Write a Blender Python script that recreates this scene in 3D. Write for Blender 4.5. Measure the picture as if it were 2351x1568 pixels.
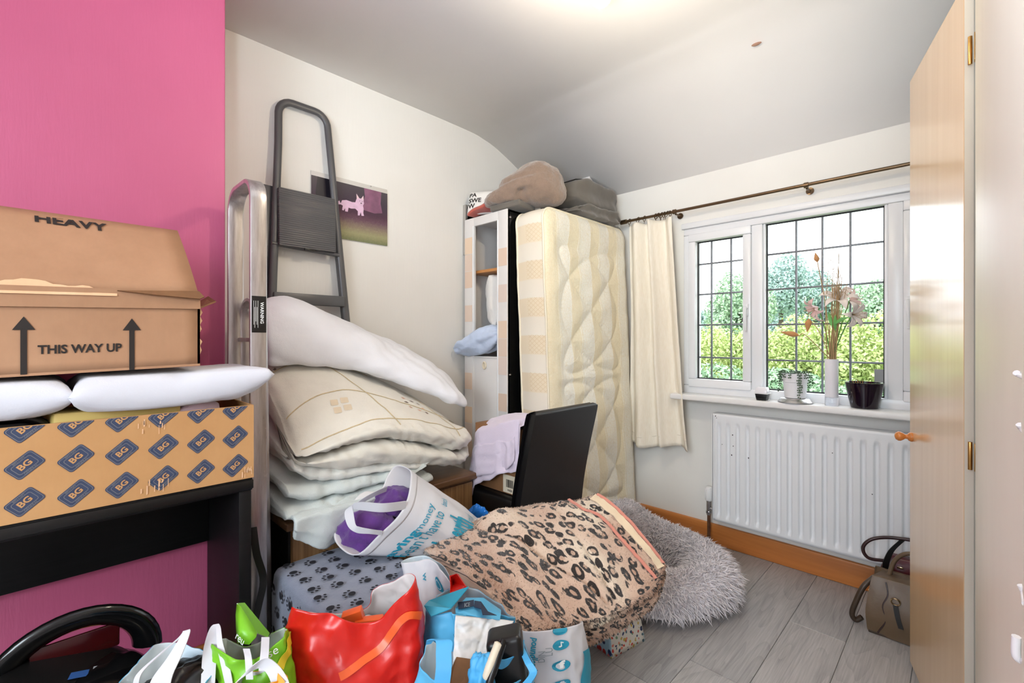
import bpy, bmesh, math, random
import numpy as np
from mathutils import Vector, Matrix, noise as mnoise

for o in list(bpy.data.objects):
    bpy.data.objects.remove(o, do_unlink=True)
scene = bpy.context.scene
C = scene.collection
R = math.radians

# ------------------------------------------------------------------ camera
# room axes: left wall is x = -2.23, window wall is y = 2.72, floor is z = 0
cam_d = bpy.data.cameras.new('camera')
cam_d.sensor_fit = 'HORIZONTAL'
cam_d.sensor_width = 36.0
cam_d.lens = 36.0 * 1060.0 / 2351.0
cam_d.shift_y = -6.0 / 2351.0
cam_d.clip_start = 0.02
cam_d.clip_end = 1000
cam = bpy.data.objects.new('camera', cam_d)
cam.location = (0, 0, 1.18)
cam.rotation_euler = (R(90), 0, R(44.5))
C.objects.link(cam)
scene.camera = cam

# ------------------------------------------------------------------ sky, lights, exposure
world = bpy.data.worlds.new('overcast_sky')
scene.world = world
world.use_nodes = True
wn = world.node_tree.nodes
bg = wn['Background']
bg.inputs['Color'].default_value = (0.88, 0.95, 1.0, 1)
bg.inputs['Strength'].default_value = 3.6
vs = scene.view_settings
vs.view_transform = 'Standard'
vs.look = 'None'
vs.exposure = 0.1
vs.gamma = 1.0
vs.use_curve_mapping = False

def light(name, kind, loc, energy, color=(1, 1, 1), target=None, **kw):
    l = bpy.data.lights.new(name, kind)
    l.energy = energy
    l.color = color
    for k, v in kw.items():
        setattr(l, k, v)
    o = bpy.data.objects.new(name, l)
    C.objects.link(o)
    o.location = loc
    if target is not None:
        o.rotation_euler = (Vector(target) - Vector(loc)).to_track_quat('-Z', 'Y').to_euler()
    return o

# daylight enters through the window (a portal only guides the sky's own light)
pl = light('window_portal', 'AREA', (-0.45, 2.86, 1.35), 1, target=(-0.45, 0, 1.35), shape='RECTANGLE', size=1.7, size_y=1.1)
pl.data.cycles.is_portal = True
# added soft fill light, unseen, well behind the camera
light('rear_fill', 'AREA', (0.05, -2.15, 1.75), 70, (0.80, 0.91, 1.0), target=(-0.75, 2.0, 0.75), shape='SQUARE', size=1.2)
# added unseen spot behind the camera pointed up: fills the room off the ceiling
light('ceiling_bounce_fill', 'SPOT', (-0.05, -0.25, 1.05), 120, (0.79, 0.90, 1.0), target=(-0.72, 0.85, 2.49), spot_size=R(92), spot_blend=0.9, shadow_soft_size=0.08)

# ------------------------------------------------------------------ mesh helpers
def V3(p): return np.array(p, dtype=float)

def cr(pts, n, closed=False):
    """Catmull-Rom resample of control points."""
    P = np.array(pts, dtype=float)
    m = len(P)
    out = []
    segs = m if closed else m - 1
    for i in range(n):
        t = i / n * segs if closed else i / (n - 1) * segs
        k = min(int(t), segs - 1)
        f = t - k
        if closed:
            p0, p1, p2, p3 = P[(k - 1) % m], P[k % m], P[(k + 1) % m], P[(k + 2) % m]
        else:
            p1, p2 = P[k], P[k + 1]
            p0 = P[k - 1] if k > 0 else 2 * p1 - p2
            p3 = P[k + 2] if k + 2 < m else 2 * p2 - p1
        out.append(0.5 * ((2 * p1) + (-p0 + p2) * f + (2 * p0 - 5 * p1 + 4 * p2 - p3) * f * f + (-p0 + 3 * p1 - 3 * p2 + p3) * f ** 3))
    return np.array(out)

def ns(p, s, seed=0.0):
    return mnoise.noise(Vector((p[0] * s + seed, p[1] * s - seed * 1.7, p[2] * s + seed * 0.6)))

def fbm(p, s, seed=0.0, octv=3):
    v, a = 0.0, 1.0
    for _ in range(octv):
        v += a * ns(p, s, seed); s *= 2.1; a *= 0.5; seed += 7.3
    return v

class MB:
    """collects shapes; build() links them as one mesh object"""
    def __init__(s):
        s.v = []; s.f = []; s.uv = {}; s.mi = []
    def add(s, vs, fs, mi=0, uvs=None):
        b = len(s.v)
        s.v.extend([tuple(map(float, p)) for p in vs])
        for f in fs:
            s.f.append(tuple(i + b for i in f)); s.mi.append(mi)
        if uvs is not None:
            for i, u in enumerate(uvs): s.uv[b + i] = u
        return s
    def box(s, x0, x1, y0, y1, z0, z1, mi=0):
        vs = [(x, y, z) for z in (z0, z1) for y in (y0, y1) for x in (x0, x1)]
        return s.add(vs, [(0, 2, 3, 1), (4, 5, 7, 6), (0, 1, 5, 4), (2, 6, 7, 3), (0, 4, 6, 2), (1, 3, 7, 5)], mi)
    def obox(s, c, ax, ay, az, mi=0):
        """oriented box: centre, half-axis vectors"""
        c, ax, ay, az = map(V3, (c, ax, ay, az))
        vs = [c + i * ax + j * ay + k * az for k in (-1, 1) for j in (-1, 1) for i in (-1, 1)]
        return s.add(vs, [(0, 2, 3, 1), (4, 5, 7, 6), (0, 1, 5, 4), (2, 6, 7, 3), (0, 4, 6, 2), (1, 3, 7, 5)], mi)
    def tube(s, path, r, n=8, closed=False, mi=0, cap=True, prof=None, up=(0, 0, 1)):
        P = np.array(path, dtype=float); m = len(P)
        rr = r if hasattr(r, '__len__') else [r] * m
        T = np.zeros_like(P)
        for i in range(m):
            a = P[(i + 1) % m] if (closed or i < m - 1) else P[i]
            b = P[i - 1] if (closed or i > 0) else P[i]
            t = a - b; T[i] = t / (np.linalg.norm(t) + 1e-12)
        N = V3(up); N = N - T[0] * N.dot(T[0])
        if np.linalg.norm(N) < 1e-3:
            N = V3((1, 0, 0)); N = N - T[0] * N.dot(T[0])
        N /= np.linalg.norm(N)
        vs = []
        if prof is None:
            prof = [(math.cos(2 * math.pi * k / n), math.sin(2 * math.pi * k / n)) for k in range(n)]
        n = len(prof)
        for i in range(m):
            N = N - T[i] * N.dot(T[i]); N /= (np.linalg.norm(N) + 1e-12)
            B = np.cross(T[i], N)
            for (a, b) in prof: vs.append(P[i] + (N * a + B * b) * rr[i])
        fs = []
        for i in range(m if closed else m - 1):
            j = (i + 1) % m
            for k in range(n):
                l = (k + 1) % n
                fs.append((i * n + k, i * n + l, j * n + l, j * n + k))
        if cap and not closed:
            fs.append(tuple(range(n))[::-1]); fs.append(tuple((m - 1) * n + k for k in range(n)))
        return s.add(vs, fs, mi)
    def lathe(s, prof, c=(0, 0, 0), n=24, mi=0, sx=1.0, sy=1.0, M=None):
        """profile of (radius, z) turned about z"""
        vs = []; fs = []; m = len(prof)
        for (r, z) in prof:
            for k in range(n):
                a = 2 * math.pi * k / n
                p = V3((r * math.cos(a) * sx, r * math.sin(a) * sy, z))
                if M is not None: p = np.array(M @ Vector(p))
                vs.append(p + V3(c))
        for i in range(m - 1):
            for k in range(n):
                l = (k + 1) % n
                fs.append((i * n + k, i * n + l, (i + 1) * n + l, (i + 1) * n + k))
        if prof[0][0] > 1e-6: fs.append(tuple(range(n))[::-1])
        if prof[-1][0] > 1e-6: fs.append(tuple((m - 1) * n + k for k in range(n)))
        return s.add(vs, fs, mi)
    def grid(s, fn, nu, nv, mi=0, uvfn=None, cu=False, cv=False):
        vs = []; uvs = []
        for j in range(nv):
            for i in range(nu):
                u = i / nu if cu else i / (nu - 1)
                v = j / nv if cv else j / (nv - 1)
                vs.append(fn(u, v)); uvs.append(uvfn(u, v) if uvfn else (u, v))
        fs = []
        for j in range(nv if cv else nv - 1):
            for i in range(nu if cu else nu - 1):
                i2 = (i + 1) % nu; j2 = (j + 1) % nv
                fs.append((j * nu + i, j * nu + i2, j2 * nu + i2, j2 * nu + i))
        return s.add(vs, fs, mi, uvs)
    def loft(s, secs, nu=40, nv=28, mi=0, cap=True, disp=None, uvs=(1, 1)):
        """closed cross-sections (same point count) swept smoothly one to the next"""
        S = [cr(q, nu, True) for q in secs]
        A = np.array(S)                                   # k, nu, 3
        L = np.array([cr(A[:, i, :], nv) for i in range(nu)])   # nu, nv, 3
        if disp is not None:
            Pu = np.roll(L, -1, 0) - np.roll(L, 1, 0)
            Pv = np.gradient(L, axis=1)
            Nn = np.cross(Pu, Pv); Nn /= (np.linalg.norm(Nn, axis=2, keepdims=True) + 1e-9)
            for i in range(nu):
                for j in range(nv): L[i, j] += Nn[i, j] * disp(L[i, j], i / nu, j / (nv - 1))
        def Sf(u, v):
            a = (u % 1.0) * nu; b = min(max(v, 0), 1) * (nv - 1)
            i0 = int(a) % nu; j0 = min(int(b), nv - 2); fa, fb = a - int(a), b - j0
            i1 = (i0 + 1) % nu
            return (L[i0, j0] * (1 - fa) + L[i1, j0] * fa) * (1 - fb) + (L[i0, j0 + 1] * (1 - fa) + L[i1, j0 + 1] * fa) * fb
        s.S = Sf
        vs = [L[i, j] for j in range(nv) for i in range(nu)]
        uv = [(i / nu * uvs[0], j / (nv - 1) * uvs[1]) for j in range(nv) for i in range(nu)]
        fs = [(j * nu + i, j * nu + (i + 1) % nu, (j + 1) * nu + (i + 1) % nu, (j + 1) * nu + i) for j in range(nv - 1) for i in range(nu)]
        if cap:
            for j in (0, nv - 1):
                b = len(vs); vs.append(sum(L[i, j] for i in range(nu)) / nu); uv.append((0.5, j))
                for i in range(nu):
                    f = (b, j * nu + (i + 1) % nu, j * nu + i)
                    fs.append(f if j == 0 else f[::-1])
        return s.add(vs, fs, mi, uv)
    def prism(s, poly, d, mi=0):
        """polygon of 3D points pushed along d"""
        n = len(poly); d = V3(d)
        vs = [V3(p) for p in poly] + [V3(p) + d for p in poly]
        return s.add(vs, [tuple(range(n))[::-1], tuple(range(n, 2 * n))] + [(i, (i + 1) % n, n + (i + 1) % n, n + i) for i in range(n)], mi)
    def ribbon(s, path, wdir, th=0.002, mi=0, n=None):
        """flat strap along path; wdir = half-width vector or list of them"""
        P = cr(path, n) if n else np.array(path, dtype=float)
        m = len(P)
        if hasattr(wdir[0], '__len__'):
            W = cr(wdir, m)
        else: W = np.array([wdir] * m, dtype=float)
        T = np.gradient(P, axis=0)
        N = np.cross(T, W); N /= (np.linalg.norm(N, axis=1, keepdims=True) + 1e-9)
        vs = []
        for i in range(m):
            vs += [P[i] - W[i] - N[i] * th / 2, P[i] + W[i] - N[i] * th / 2, P[i] + W[i] + N[i] * th / 2, P[i] - W[i] + N[i] * th / 2]
        fs = [(0, 1, 2, 3)]
        for i in range(m - 1):
            for k in range(4): fs.append((i * 4 + k, (i + 1) * 4 + k, (i + 1) * 4 + (k + 1) % 4, i * 4 + (k + 1) % 4))
        fs.append(tuple((m - 1) * 4 + k for k in range(4))[::-1])
        return s.add(vs, fs, mi)
    def build(s, name, mats, parent=None, smooth=40, bevel=0, local=False, seg=2, solid=0, sub=0, noreverse=False):
        org = V3((0, 0, 0)) if (local or parent is None) else ORG.get(parent, V3((0, 0, 0)))
        me = bpy.data.meshes.new(name)
        me.from_pydata([tuple(V3(p) - org) for p in s.v], [], s.f)
        me.update()
        if s.uv:
            ul = me.uv_layers.new(name='UVMap')
            for lp in me.loops: ul.data[lp.index].uv = s.uv.get(lp.vertex_index, (0, 0))
        if not isinstance(mats, (list, tuple)): mats = [mats]
        for m in mats: me.materials.append(MAT(m))
        if len(mats) > 1:
            for p, k in zip(me.polygons, s.mi): p.material_index = k
        bm = bmesh.new(); bm.from_mesh(me)
        if not noreverse: bmesh.ops.recalc_face_normals(bm, faces=bm.faces)
        if bevel > 0:
            es = [e for e in bm.edges if len(e.link_faces) == 2 and e.calc_face_angle(0) > R(35)]
            bmesh.ops.bevel(bm, geom=es, offset=bevel, segments=seg, affect='EDGES', profile=0.5, clamp_overlap=True)
        bm.to_mesh(me); bm.free()
        if smooth:
            for p in me.polygons: p.use_smooth = True
            if smooth < 180: me.set_sharp_from_angle(angle=R(smooth))
        o = bpy.data.objects.new(name, me)
        C.objects.link(o)
        if parent is not None:
            o.parent = parent; ORG[o] = org
        if solid:
            md = o.modifiers.new('thickness', 'SOLIDIFY'); md.thickness = abs(solid); md.offset = -1 if solid > 0 else 1
            if len(mats) > 1: md.material_offset = 1
        if sub:
            md = o.modifiers.new('smooth', 'SUBSURF'); md.levels = sub; md.render_levels = sub
        return o

ORG = {}
def thing(name, label, cat, loc=(0, 0, 0), group=None, rotz=0):
    o = bpy.data.objects.new(name, None)
    o.empty_display_size = 0.05
    C.objects.link(o); o.location = loc; o.rotation_euler = (0, 0, rotz)
    ORG[o] = V3(loc)
    return tag(o, label, cat, group)
def tag(o, label, cat, group=None):
    o['label'] = label; o['category'] = cat
    if group: o['group'] = group
    return o
def struct(o, label=None):
    o['kind'] = 'structure'
    if label: o['label'] = label
    return o
def stuff(o):
    o['kind'] = 'stuff'
    return o
def copy_part(o, parent, loc=None, rot=None):
    c = o.copy(); C.objects.link(c); c.parent = parent
    if loc is not None: c.location = loc
    if rot is not None: c.rotation_euler = rot
    return c

_tc = {}
def text2d(body, size=1.0, bold=0.0, align='CENTER', shear=0.0):
    """flat mesh of lettering (2D verts, faces)"""
    key = (body, bold, align, shear)
    if key not in _tc:
        cu = bpy.data.curves.new('lettering', 'FONT')
        cu.body = body; cu.align_x = align; cu.align_y = 'CENTER'; cu.offset = bold; cu.resolution_u = 3; cu.shear = shear
        o = bpy.data.objects.new('lettering', cu); C.objects.link(o)
        dg = bpy.context.evaluated_depsgraph_get()
        me = o.evaluated_get(dg).to_mesh()
        _tc[key] = ([(v.co.x, v.co.y) for v in me.vertices], [tuple(p.vertices) for p in me.polygons])
        o.evaluated_get(dg).to_mesh_clear()
        bpy.data.objects.remove(o); bpy.data.curves.remove(cu)
    vs, fs = _tc[key]
    return [(x * size, y * size) for x, y in vs], fs
def plane_map(o, ux, uy, off=0.0015):
    o, ux, uy = V3(o), V3(ux), V3(uy)
    n = np.cross(ux, uy); n /= np.linalg.norm(n)
    return lambda x, y: o + ux * x + uy * y + n * off
def put2d(mb, vf, fn, mi=0):
    vs, fs = vf
    mb.add([fn(x, y) for x, y in vs], fs, mi)
def surf_map(S, u0, v0, du, dv, off=0.002, rot=0.0):
    """map flat print (x,y) to surface S(u,v) lifted along its normal"""
    c, s_ = math.cos(rot), math.sin(rot)
    def fn(x, y):
        xr, yr = x * c - y * s_, x * s_ + y * c
        u, v = u0 + xr * du, v0 + yr * dv
        e = 0.004
        p = V3(S(u, v)); a = V3(S(u + e, v)) - p; b = V3(S(u, v + e)) - p
        n = np.cross(a, b); n /= (np.linalg.norm(n) + 1e-12)
        if n.dot(V3((0.0, 0.0, 1.7)) - p) < 0: n = -n      # print sits on the outer side
        return p + n * abs(off)
    return fn
def disc2d(n=14, rx=1, ry=1, cx=0, cy=0):
    return [(cx + rx * math.cos(2 * math.pi * k / n), cy + ry * math.sin(2 * math.pi * k / n)) for k in range(n)], [tuple(range(n))]

# ------------------------------------------------------------------ materials (all procedural)
_mats = {}
_recipes = {}
def MAT(name):
    if isinstance(name, bpy.types.Material): return name
    if name not in _mats: _mats[name] = _recipes[name]()
    return _mats[name]
class NT:
    def __init__(s, name):
        s.m = bpy.data.materials.new(name); s.m.use_nodes = True
        s.t = s.m.node_tree; s.n = s.t.nodes; s.b = s.n['Principled BSDF']
    def node(s, typ, **kw):
        n = s.n.new(typ)
        for k, v in kw.items():
            if k in n.inputs.keys() if isinstance(k, str) else False: n.inputs[k].default_value = v
            else: setattr(n, k, v)
        return n
    def link(s, a, b): s.t.links.new(a, b)
    def coord(s, which='Object'):
        return s.n.new('ShaderNodeTexCoord').outputs[which]
    def mapping(s, src, scale=(1, 1, 1), rot=(0, 0, 0), loc=(0, 0, 0)):
        m = s.n.new('ShaderNodeMapping'); s.link(src, m.inputs['Vector'])
        m.inputs['Scale'].default_value = scale; m.inputs['Rotation'].default_value = rot; m.inputs['Location'].default_value = loc
        return m.outputs['Vector']
    def noise(s, vec, scale=5, detail=4, rough=0.55, dist=0.0):
        n = s.n.new('ShaderNodeTexNoise'); s.link(vec, n.inputs['Vector'])
        n.inputs['Scale'].default_value = scale; n.inputs['Detail'].default_value = detail; n.inputs['Roughness'].default_value = rough; n.inputs['Distortion'].default_value = dist
        return n.outputs['Fac']
    def vor(s, vec, scale=5, feature='F1', out='Distance', rnd=1.0):
        n = s.n.new('ShaderNodeTexVoronoi'); n.feature = feature; s.link(vec, n.inputs['Vector'])
        n.inputs['Scale'].default_value = scale; n.inputs['Randomness'].default_value = rnd
        return n.outputs[out]
    def wave(s, vec, scale=5, dist=0, axis='X', detail=2, dscale=1.0, prof='SIN'):
        n = s.n.new('ShaderNodeTexWave'); n.bands_direction = axis; n.wave_profile = prof; s.link(vec, n.inputs['Vector'])
        n.inputs['Scale'].default_value = scale; n.inputs['Distortion'].default_value = dist; n.inputs['Detail'].default_value = detail; n.inputs['Detail Scale'].default_value = dscale
        return n.outputs['Fac']
    def ramp(s, fac, stops, interp='LINEAR'):
        n = s.n.new('ShaderNodeValToRGB'); s.link(fac, n.inputs['Fac']); n.color_ramp.interpolation = interp
        e = n.color_ramp.elements
        while len(e) > 1: e.remove(e[-1])
        e[0].position = stops[0][0]; e[0].color = c4(stops[0][1])
        for p, c in stops[1:]:
            q = e.new(p); q.color = c4(c)
        return n.outputs['Color']
    def mix(s, fac, a, b, mode='MIX'):
        n = s.n.new('ShaderNodeMix'); n.data_type = 'RGBA'; n.blend_type = mode
        for inp, v in ((n.inputs[0], fac), (n.inputs[6], a), (n.inputs[7], b)):
            if isinstance(v, (int, float)): inp.default_value = v
            elif isinstance(v, (tuple, list)): inp.default_value = c4(v)
            else: s.link(v, inp)
        return n.outputs[2]
    def math(s, op, a, b=0.0):
        n = s.n.new('ShaderNodeMath'); n.operation = op
        for inp, v in ((n.inputs[0], a), (n.inputs[1], b)):
            if isinstance(v, (int, float)): inp.default_value = v
            else: s.link(v, inp)
        return n.outputs[0]
    def bump(s, h, strength=0.3, dist=0.01):
        n = s.n.new('ShaderNodeBump'); n.inputs['Strength'].default_value = strength; n.inputs['Distance'].default_value = dist
        s.link(h, n.inputs['Height']); s.link(n.outputs['Normal'], s.b.inputs['Normal'])
    def set(s, **kw):
        for k, v in kw.items():
            k = k.replace('_', ' ')
            inp = s.b.inputs[k]
            if isinstance(v, (int, float)): inp.default_value = v
            elif isinstance(v, (tuple, list)): inp.default_value = c4(v) if len(inp.default_value) == 4 else v
            else: s.link(v, inp)
        return s
def c4(c):
    return tuple(c) if len(c) == 4 else (c[0], c[1], c[2], 1.0)
def S(r, g, b):
    """sRGB 0-255 to linear"""
    f = lambda c: (c / 255 / 12.92) if c / 255 <= 0.04045 else ((c / 255 + 0.055) / 1.055) ** 2.4
    return (f(r), f(g), f(b))
def simple(name, col, rough=0.6, metal=0.0, var=0.12, vscale=6, bump=0.0, bscale=60, **kw):
    def rec():
        t = NT(name)
        co = t.coord()
        if var:
            f = t.noise(co, vscale, 4)
            a = tuple(c * (1 - var) for c in col); b = tuple(min(1, c * (1 + var * 0.6)) for c in col)
            t.set(Base_Color=t.ramp(f, [(0.3, a), (0.7, b)]))
        else: t.set(Base_Color=col)
        t.set(Roughness=rough, Metallic=metal)
        if bump: t.bump(t.noise(co, bscale, 5), bump, 0.004)
        t.set(**kw)
        return t.m
    _recipes[name] = rec
    return name
def recipe(name):
    def deco(fn):
        def rec():
            t = NT(name); fn(t); return t.m
        _recipes[name] = rec
        return fn
    return deco
@recipe('wallpaper_white')
def _(t):
    co = t.coord()
    st = t.noise(t.mapping(co, (70, 70, 6)), 1.0, 4, 0.6)
    f = t.noise(co, 1.4, 3)
    t.set(Base_Color=t.ramp(f, [(0.3, S(230, 227, 221)), (0.7, S(238, 236, 231))]), Roughness=0.65)
    t.bump(st, 0.18, 0.004)
@recipe('wallpaper_pink')
def _(t):
    co = t.coord()
    st = t.noise(t.mapping(co, (80, 80, 9)), 1.0, 4, 0.65)
    f = t.noise(co, 1.6, 3)
    t.set(Base_Color=t.ramp(f, [(0.3, S(192, 90, 128)), (0.7, S(198, 97, 135))]), Roughness=0.42)
    t.bump(st, 0.22, 0.004)
simple('ceiling_paint', S(236, 233, 231), 0.8, var=0.03, vscale=1.2, bump=0.05, bscale=12)
@recipe('laminate')
def _(t):
    co = t.coord()
    oi = t.n.new('ShaderNodeObjectInfo')
    sh = t.n.new('ShaderNodeVectorMath'); sh.operation = 'ADD'; t.link(co, sh.inputs[0])
    cm = t.n.new('ShaderNodeCombineXYZ'); t.link(t.math('MULTIPLY', oi.outputs['Random'], 37.0), cm.inputs[0]); t.link(t.math('MULTIPLY', oi.outputs['Random'], 91.0), cm.inputs[1]); t.link(cm.outputs[0], sh.inputs[1])
    v = sh.outputs[0]
    big = t.noise(t.mapping(v, (7, 1.5, 1)), 1.0, 3, 0.5, 0.6)
    ringv = t.mapping(v, (5.0, 0.75, 1))
    rings = t.math('FRACT', t.math('MULTIPLY', t.noise(ringv, 1.3, 2, 0.45, 0.25), 16.0))
    fine = t.noise(t.mapping(v, (190, 6, 1)), 1.0, 4, 0.6)
    knots = t.vor(t.mapping(v, (4.5, 1.7, 1)), 1.0)
    base = t.ramp(big, [(0.25, S(134, 131, 131)), (0.5, S(166, 163, 163)), (0.8, S(192, 189, 189))])
    g = t.mix(0.30, base, t.ramp(rings, [(0.0, S(124, 120, 120)), (0.35, S(180, 177, 176)), (1.0, S(194, 190, 188))]))
    g = t.mix(0.35, g, t.ramp(fine, [(0.3, S(120, 117, 117)), (0.7, S(202, 199, 198))]))
    g = t.mix(t.ramp(knots, [(0.03, (0.75,) * 3), (0.16, (0, 0, 0))]), g, S(84, 77, 74))
    tint = t.ramp(oi.outputs['Random'], [(0.0, (0.90,) * 3), (1.0, (1.06, 1.05, 1.04))])
    t.set(Base_Color=t.mix(1.0, g, tint, 'MULTIPLY'), Roughness=0.34)
    t.bump(fine, 0.08, 0.002)
@recipe('pine')
def _(t):
    co = t.coord()
    g = t.noise(t.mapping(co, (1.5, 1.5, 22)), 1.0, 3, 0.5, 0.4)
    k = t.vor(t.mapping(co, (2.6, 2.6, 9)), 1.0)
    c = t.ramp(g, [(0.25, S(176, 103, 48)), (0.55, S(199, 124, 62)), (0.8, S(213, 142, 80))])
    c = t.mix(t.ramp(k, [(0.05, (0.8,) * 3), (0.14, (0, 0, 0))]), c, S(110, 62, 34))
    t.set(Base_Color=c, Roughness=0.35)
simple('upvc', S(236, 237, 240), 0.3, var=0.02)
simple('sill_paint', S(240, 239, 238), 0.35, var=0.03)
simple('lead', S(120, 124, 130), 0.45, 0.4, var=0.15, vscale=40)
simple('gasket', S(24, 25, 28), 0.6, var=0)
@recipe('glass_pane')
def _(t):
    t.set(Base_Color=(1, 1, 1), Roughness=0.0, Transmission_Weight=1.0, IOR=1.02)
    t.bump(t.noise(t.coord(), 3, 2), 0.01, 0.001)
@recipe('clear_glass')
def _(t):
    t.set(Base_Color=(0.97, 0.98, 1), Roughness=0.02, Transmission_Weight=1.0, IOR=1.3)
simple('radiator_white', S(233, 235, 238), 0.35, var=0.02)
simple('chrome', S(205, 205, 208), 0.18, 1.0, var=0.05)
simple('brass', S(190, 150, 90), 0.3, 1.0, var=0.1)
simple('copper_pipe', S(120, 84, 62), 0.5, 0.6, var=0.3, vscale=30)
simple('bronze_pole', S(112, 92, 70), 0.32, 0.9, var=0.12)
simple('plastic_white', S(238, 238, 238), 0.3, var=0.02)
simple('plastic_cream', S(226, 214, 190), 0.4, var=0.03)
simple('plastic_black', S(22, 22, 24), 0.35, var=0.1)
simple('rubber_black', S(18, 18, 19), 0.7, var=0.1)
@recipe('curtain_cloth')
def _(t):
    co = t.coord()
    w = t.noise(t.mapping(co, (220, 220, 26)), 1.0, 3, 0.6)
    t.set(Base_Color=t.ramp(w, [(0.3, S(240, 230, 212)), (0.7, S(247, 240, 226))]), Roughness=0.9, Subsurface_Weight=0.0)
    t.bump(w, 0.12, 0.002)
def cardboard(name, a, b):
    @recipe(name)
    def _(t):
        co = t.coord()
        f = t.noise(co, 7, 5, 0.6)
        fib = t.noise(t.mapping(co, (140, 140, 30)), 1.0, 3)
        t.set(Base_Color=t.mix(0.18, t.ramp(f, [(0.25, a), (0.75, b)]), t.ramp(fib, [(0.3, a), (0.7, b)]), 'OVERLAY'), Roughness=0.75)
        t.bump(fib, 0.05, 0.002)
cardboard('cardboard', S(170, 131, 100), S(186, 147, 115))
cardboard('cardboard_tan', S(192, 148, 98), S(204, 161, 111))
cardboard('cardboard_torn', S(222, 178, 142), S(238, 200, 166))
cardboard('cardboard_dark', S(120, 84, 52), S(150, 108, 70))
simple('ink_black', S(38, 30, 26), 0.75, var=0.1, vscale=30)
simple('ink_navy', S(58, 68, 96), 0.75, var=0.12, vscale=40)
simple('ink_navy_light', S(118, 118, 122), 0.75, var=0.08)
def fabric(name, col, rough=0.95, var=0.06, vs=9, weave=350, bs=0.25, sheen=0.3):
    @recipe(name)
    def _(t):
        co = t.coord()
        f = t.noise(co, vs, 4, 0.6)
        a = tuple(c * (1 - var) for c in col); b = tuple(min(1, c * (1 + var * 0.5)) for c in col)
        t.set(Base_Color=t.ramp(f, [(0.3, a), (0.7, b)]), Roughness=rough, Sheen_Weight=sheen)
        n1 = t.noise(co, 26, 5, 0.65); n2 = t.noise(co, weave, 2)
        t.bump(t.math('ADD', t.math('MULTIPLY', n1, 1.0), t.math('MULTIPLY', n2, 0.25)), bs, 0.012)
fabric('cotton_white', S(220, 221, 230), var=0.03, bs=0.16)
fabric('cotton_bright', S(238, 239, 245), var=0.03, bs=0.16)
fabric('cotton_white_warm', S(236, 232, 226), var=0.03, bs=0.2)
fabric('cream_duvet', S(228, 223, 211), var=0.05, bs=0.22)
fabric('sage_duvet', S(208, 215, 213), var=0.05, bs=0.4)
fabric('grey_sheet', S(222, 222, 216), var=0.04, bs=0.3)
fabric('mauve_cotton', S(216, 204, 220), var=0.04, bs=0.14)
fabric('blue_cotton', S(198, 212, 236), var=0.10, vs=14, bs=0.35)
fabric('purple_cloth', S(98, 54, 134), var=0.14, bs=0.3)
fabric('red_cloth', S(196, 92, 76), var=0.1, bs=0.2)
fabric('fleece_brown', S(142, 120, 104), var=0.16, vs=30, bs=0.9, weave=160, sheen=0.6)
fabric('felt_grey', S(106, 100, 92), var=0.1, bs=0.2)
fabric('paw_fleece', S(134, 140, 158), var=0.05, vs=40, bs=0.3)
fabric('fur_base', S(222, 214, 217), var=0.1, bs=0.6)
fabric('pink_towel', S(232, 202, 208), var=0.05)
simple('stitch_tan', S(206, 186, 148), 0.9, var=0.15, vscale=60)
simple('motif_dark', S(122, 106, 96), 0.9, var=0.1)
simple('motif_rose', S(214, 170, 146), 0.9, var=0.1)
simple('motif_tan', S(222, 205, 178), 0.9, var=0.06)
simple('paw_ink', S(30, 30, 38), 0.95, var=0.1)
@recipe('aluminium')
def _(t):
    co = t.coord()
    sc = t.noise(t.mapping(co, (60, 60, 5)), 1.0, 5, 0.7)
    sp = t.noise(co, 34, 5, 0.7)
    c = t.ramp(sc, [(0.25, S(160, 152, 150)), (0.7, S(206, 202, 202))])
    c = t.mix(t.ramp(sp, [(0.66, (0, 0, 0)), (0.74, (0.8,) * 3)]), c, S(232, 226, 222))
    t.set(Base_Color=c, Metallic=0.85, Roughness=t.math('ADD', t.math('MULTIPLY', sc, 0.25), 0.2))
@recipe('ladder_grey')
def _(t):
    t.set(Base_Color=S(86, 86, 88), Roughness=0.38, Metallic=0.15)
@recipe('ladder_tread')
def _(t):
    co = t.coord()
    w = t.wave(co, 33, 0, 'Z')
    t.set(Base_Color=t.mix(t.ramp(t.noise(t.mapping(co, (5, 5, 60)), 1.0, 3), [(0.5, (0, 0, 0)), (0.75, (0.5,) * 3)]), S(84, 84, 86), S(112, 108, 104)), Roughness=0.42)
    t.bump(w, 0.55, 0.003)
@recipe('black_ash')
def _(t):
    co = t.coord()
    g = t.noise(t.mapping(co, (30, 4, 120)), 1.0, 3)
    t.set(Base_Color=t.ramp(g, [(0.3, S(9, 9, 10)), (0.7, S(18, 17, 18))]), Roughness=0.5, Specular_IOR_Level=0.3)
simple('gloss_black', S(12, 12, 13), 0.12, var=0)
simple('satin_black', S(16, 15, 15), 0.35, var=0.1)
@recipe('leatherette')
def _(t):
    co = t.coord()
    t.set(Base_Color=S(17, 16, 17), Roughness=0.34)
    t.bump(t.vor(co, 420), 0.06, 0.001)
@recipe('chest_wood')
def _(t):
    co = t.coord()
    g = t.noise(t.mapping(co, (60, 60, 2.2)), 1.0, 4, 0.6, 0.3)
    t.set(Base_Color=t.ramp(g, [(0.3, S(104, 72, 44)), (0.5, S(134, 98, 62)), (0.72, S(162, 124, 84))]), Roughness=0.4)
@recipe('chest_top')
def _(t):
    co = t.coord()
    g = t.noise(t.mapping(co, (40, 2.2, 40)), 1.0, 4, 0.6, 0.3)
    t.set(Base_Color=t.ramp(g, [(0.3, S(84, 56, 36)), (0.7, S(122, 88, 58))]), Roughness=0.35)
simple('cabinet_white', S(228, 224, 220), 0.35, var=0.03)
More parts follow.
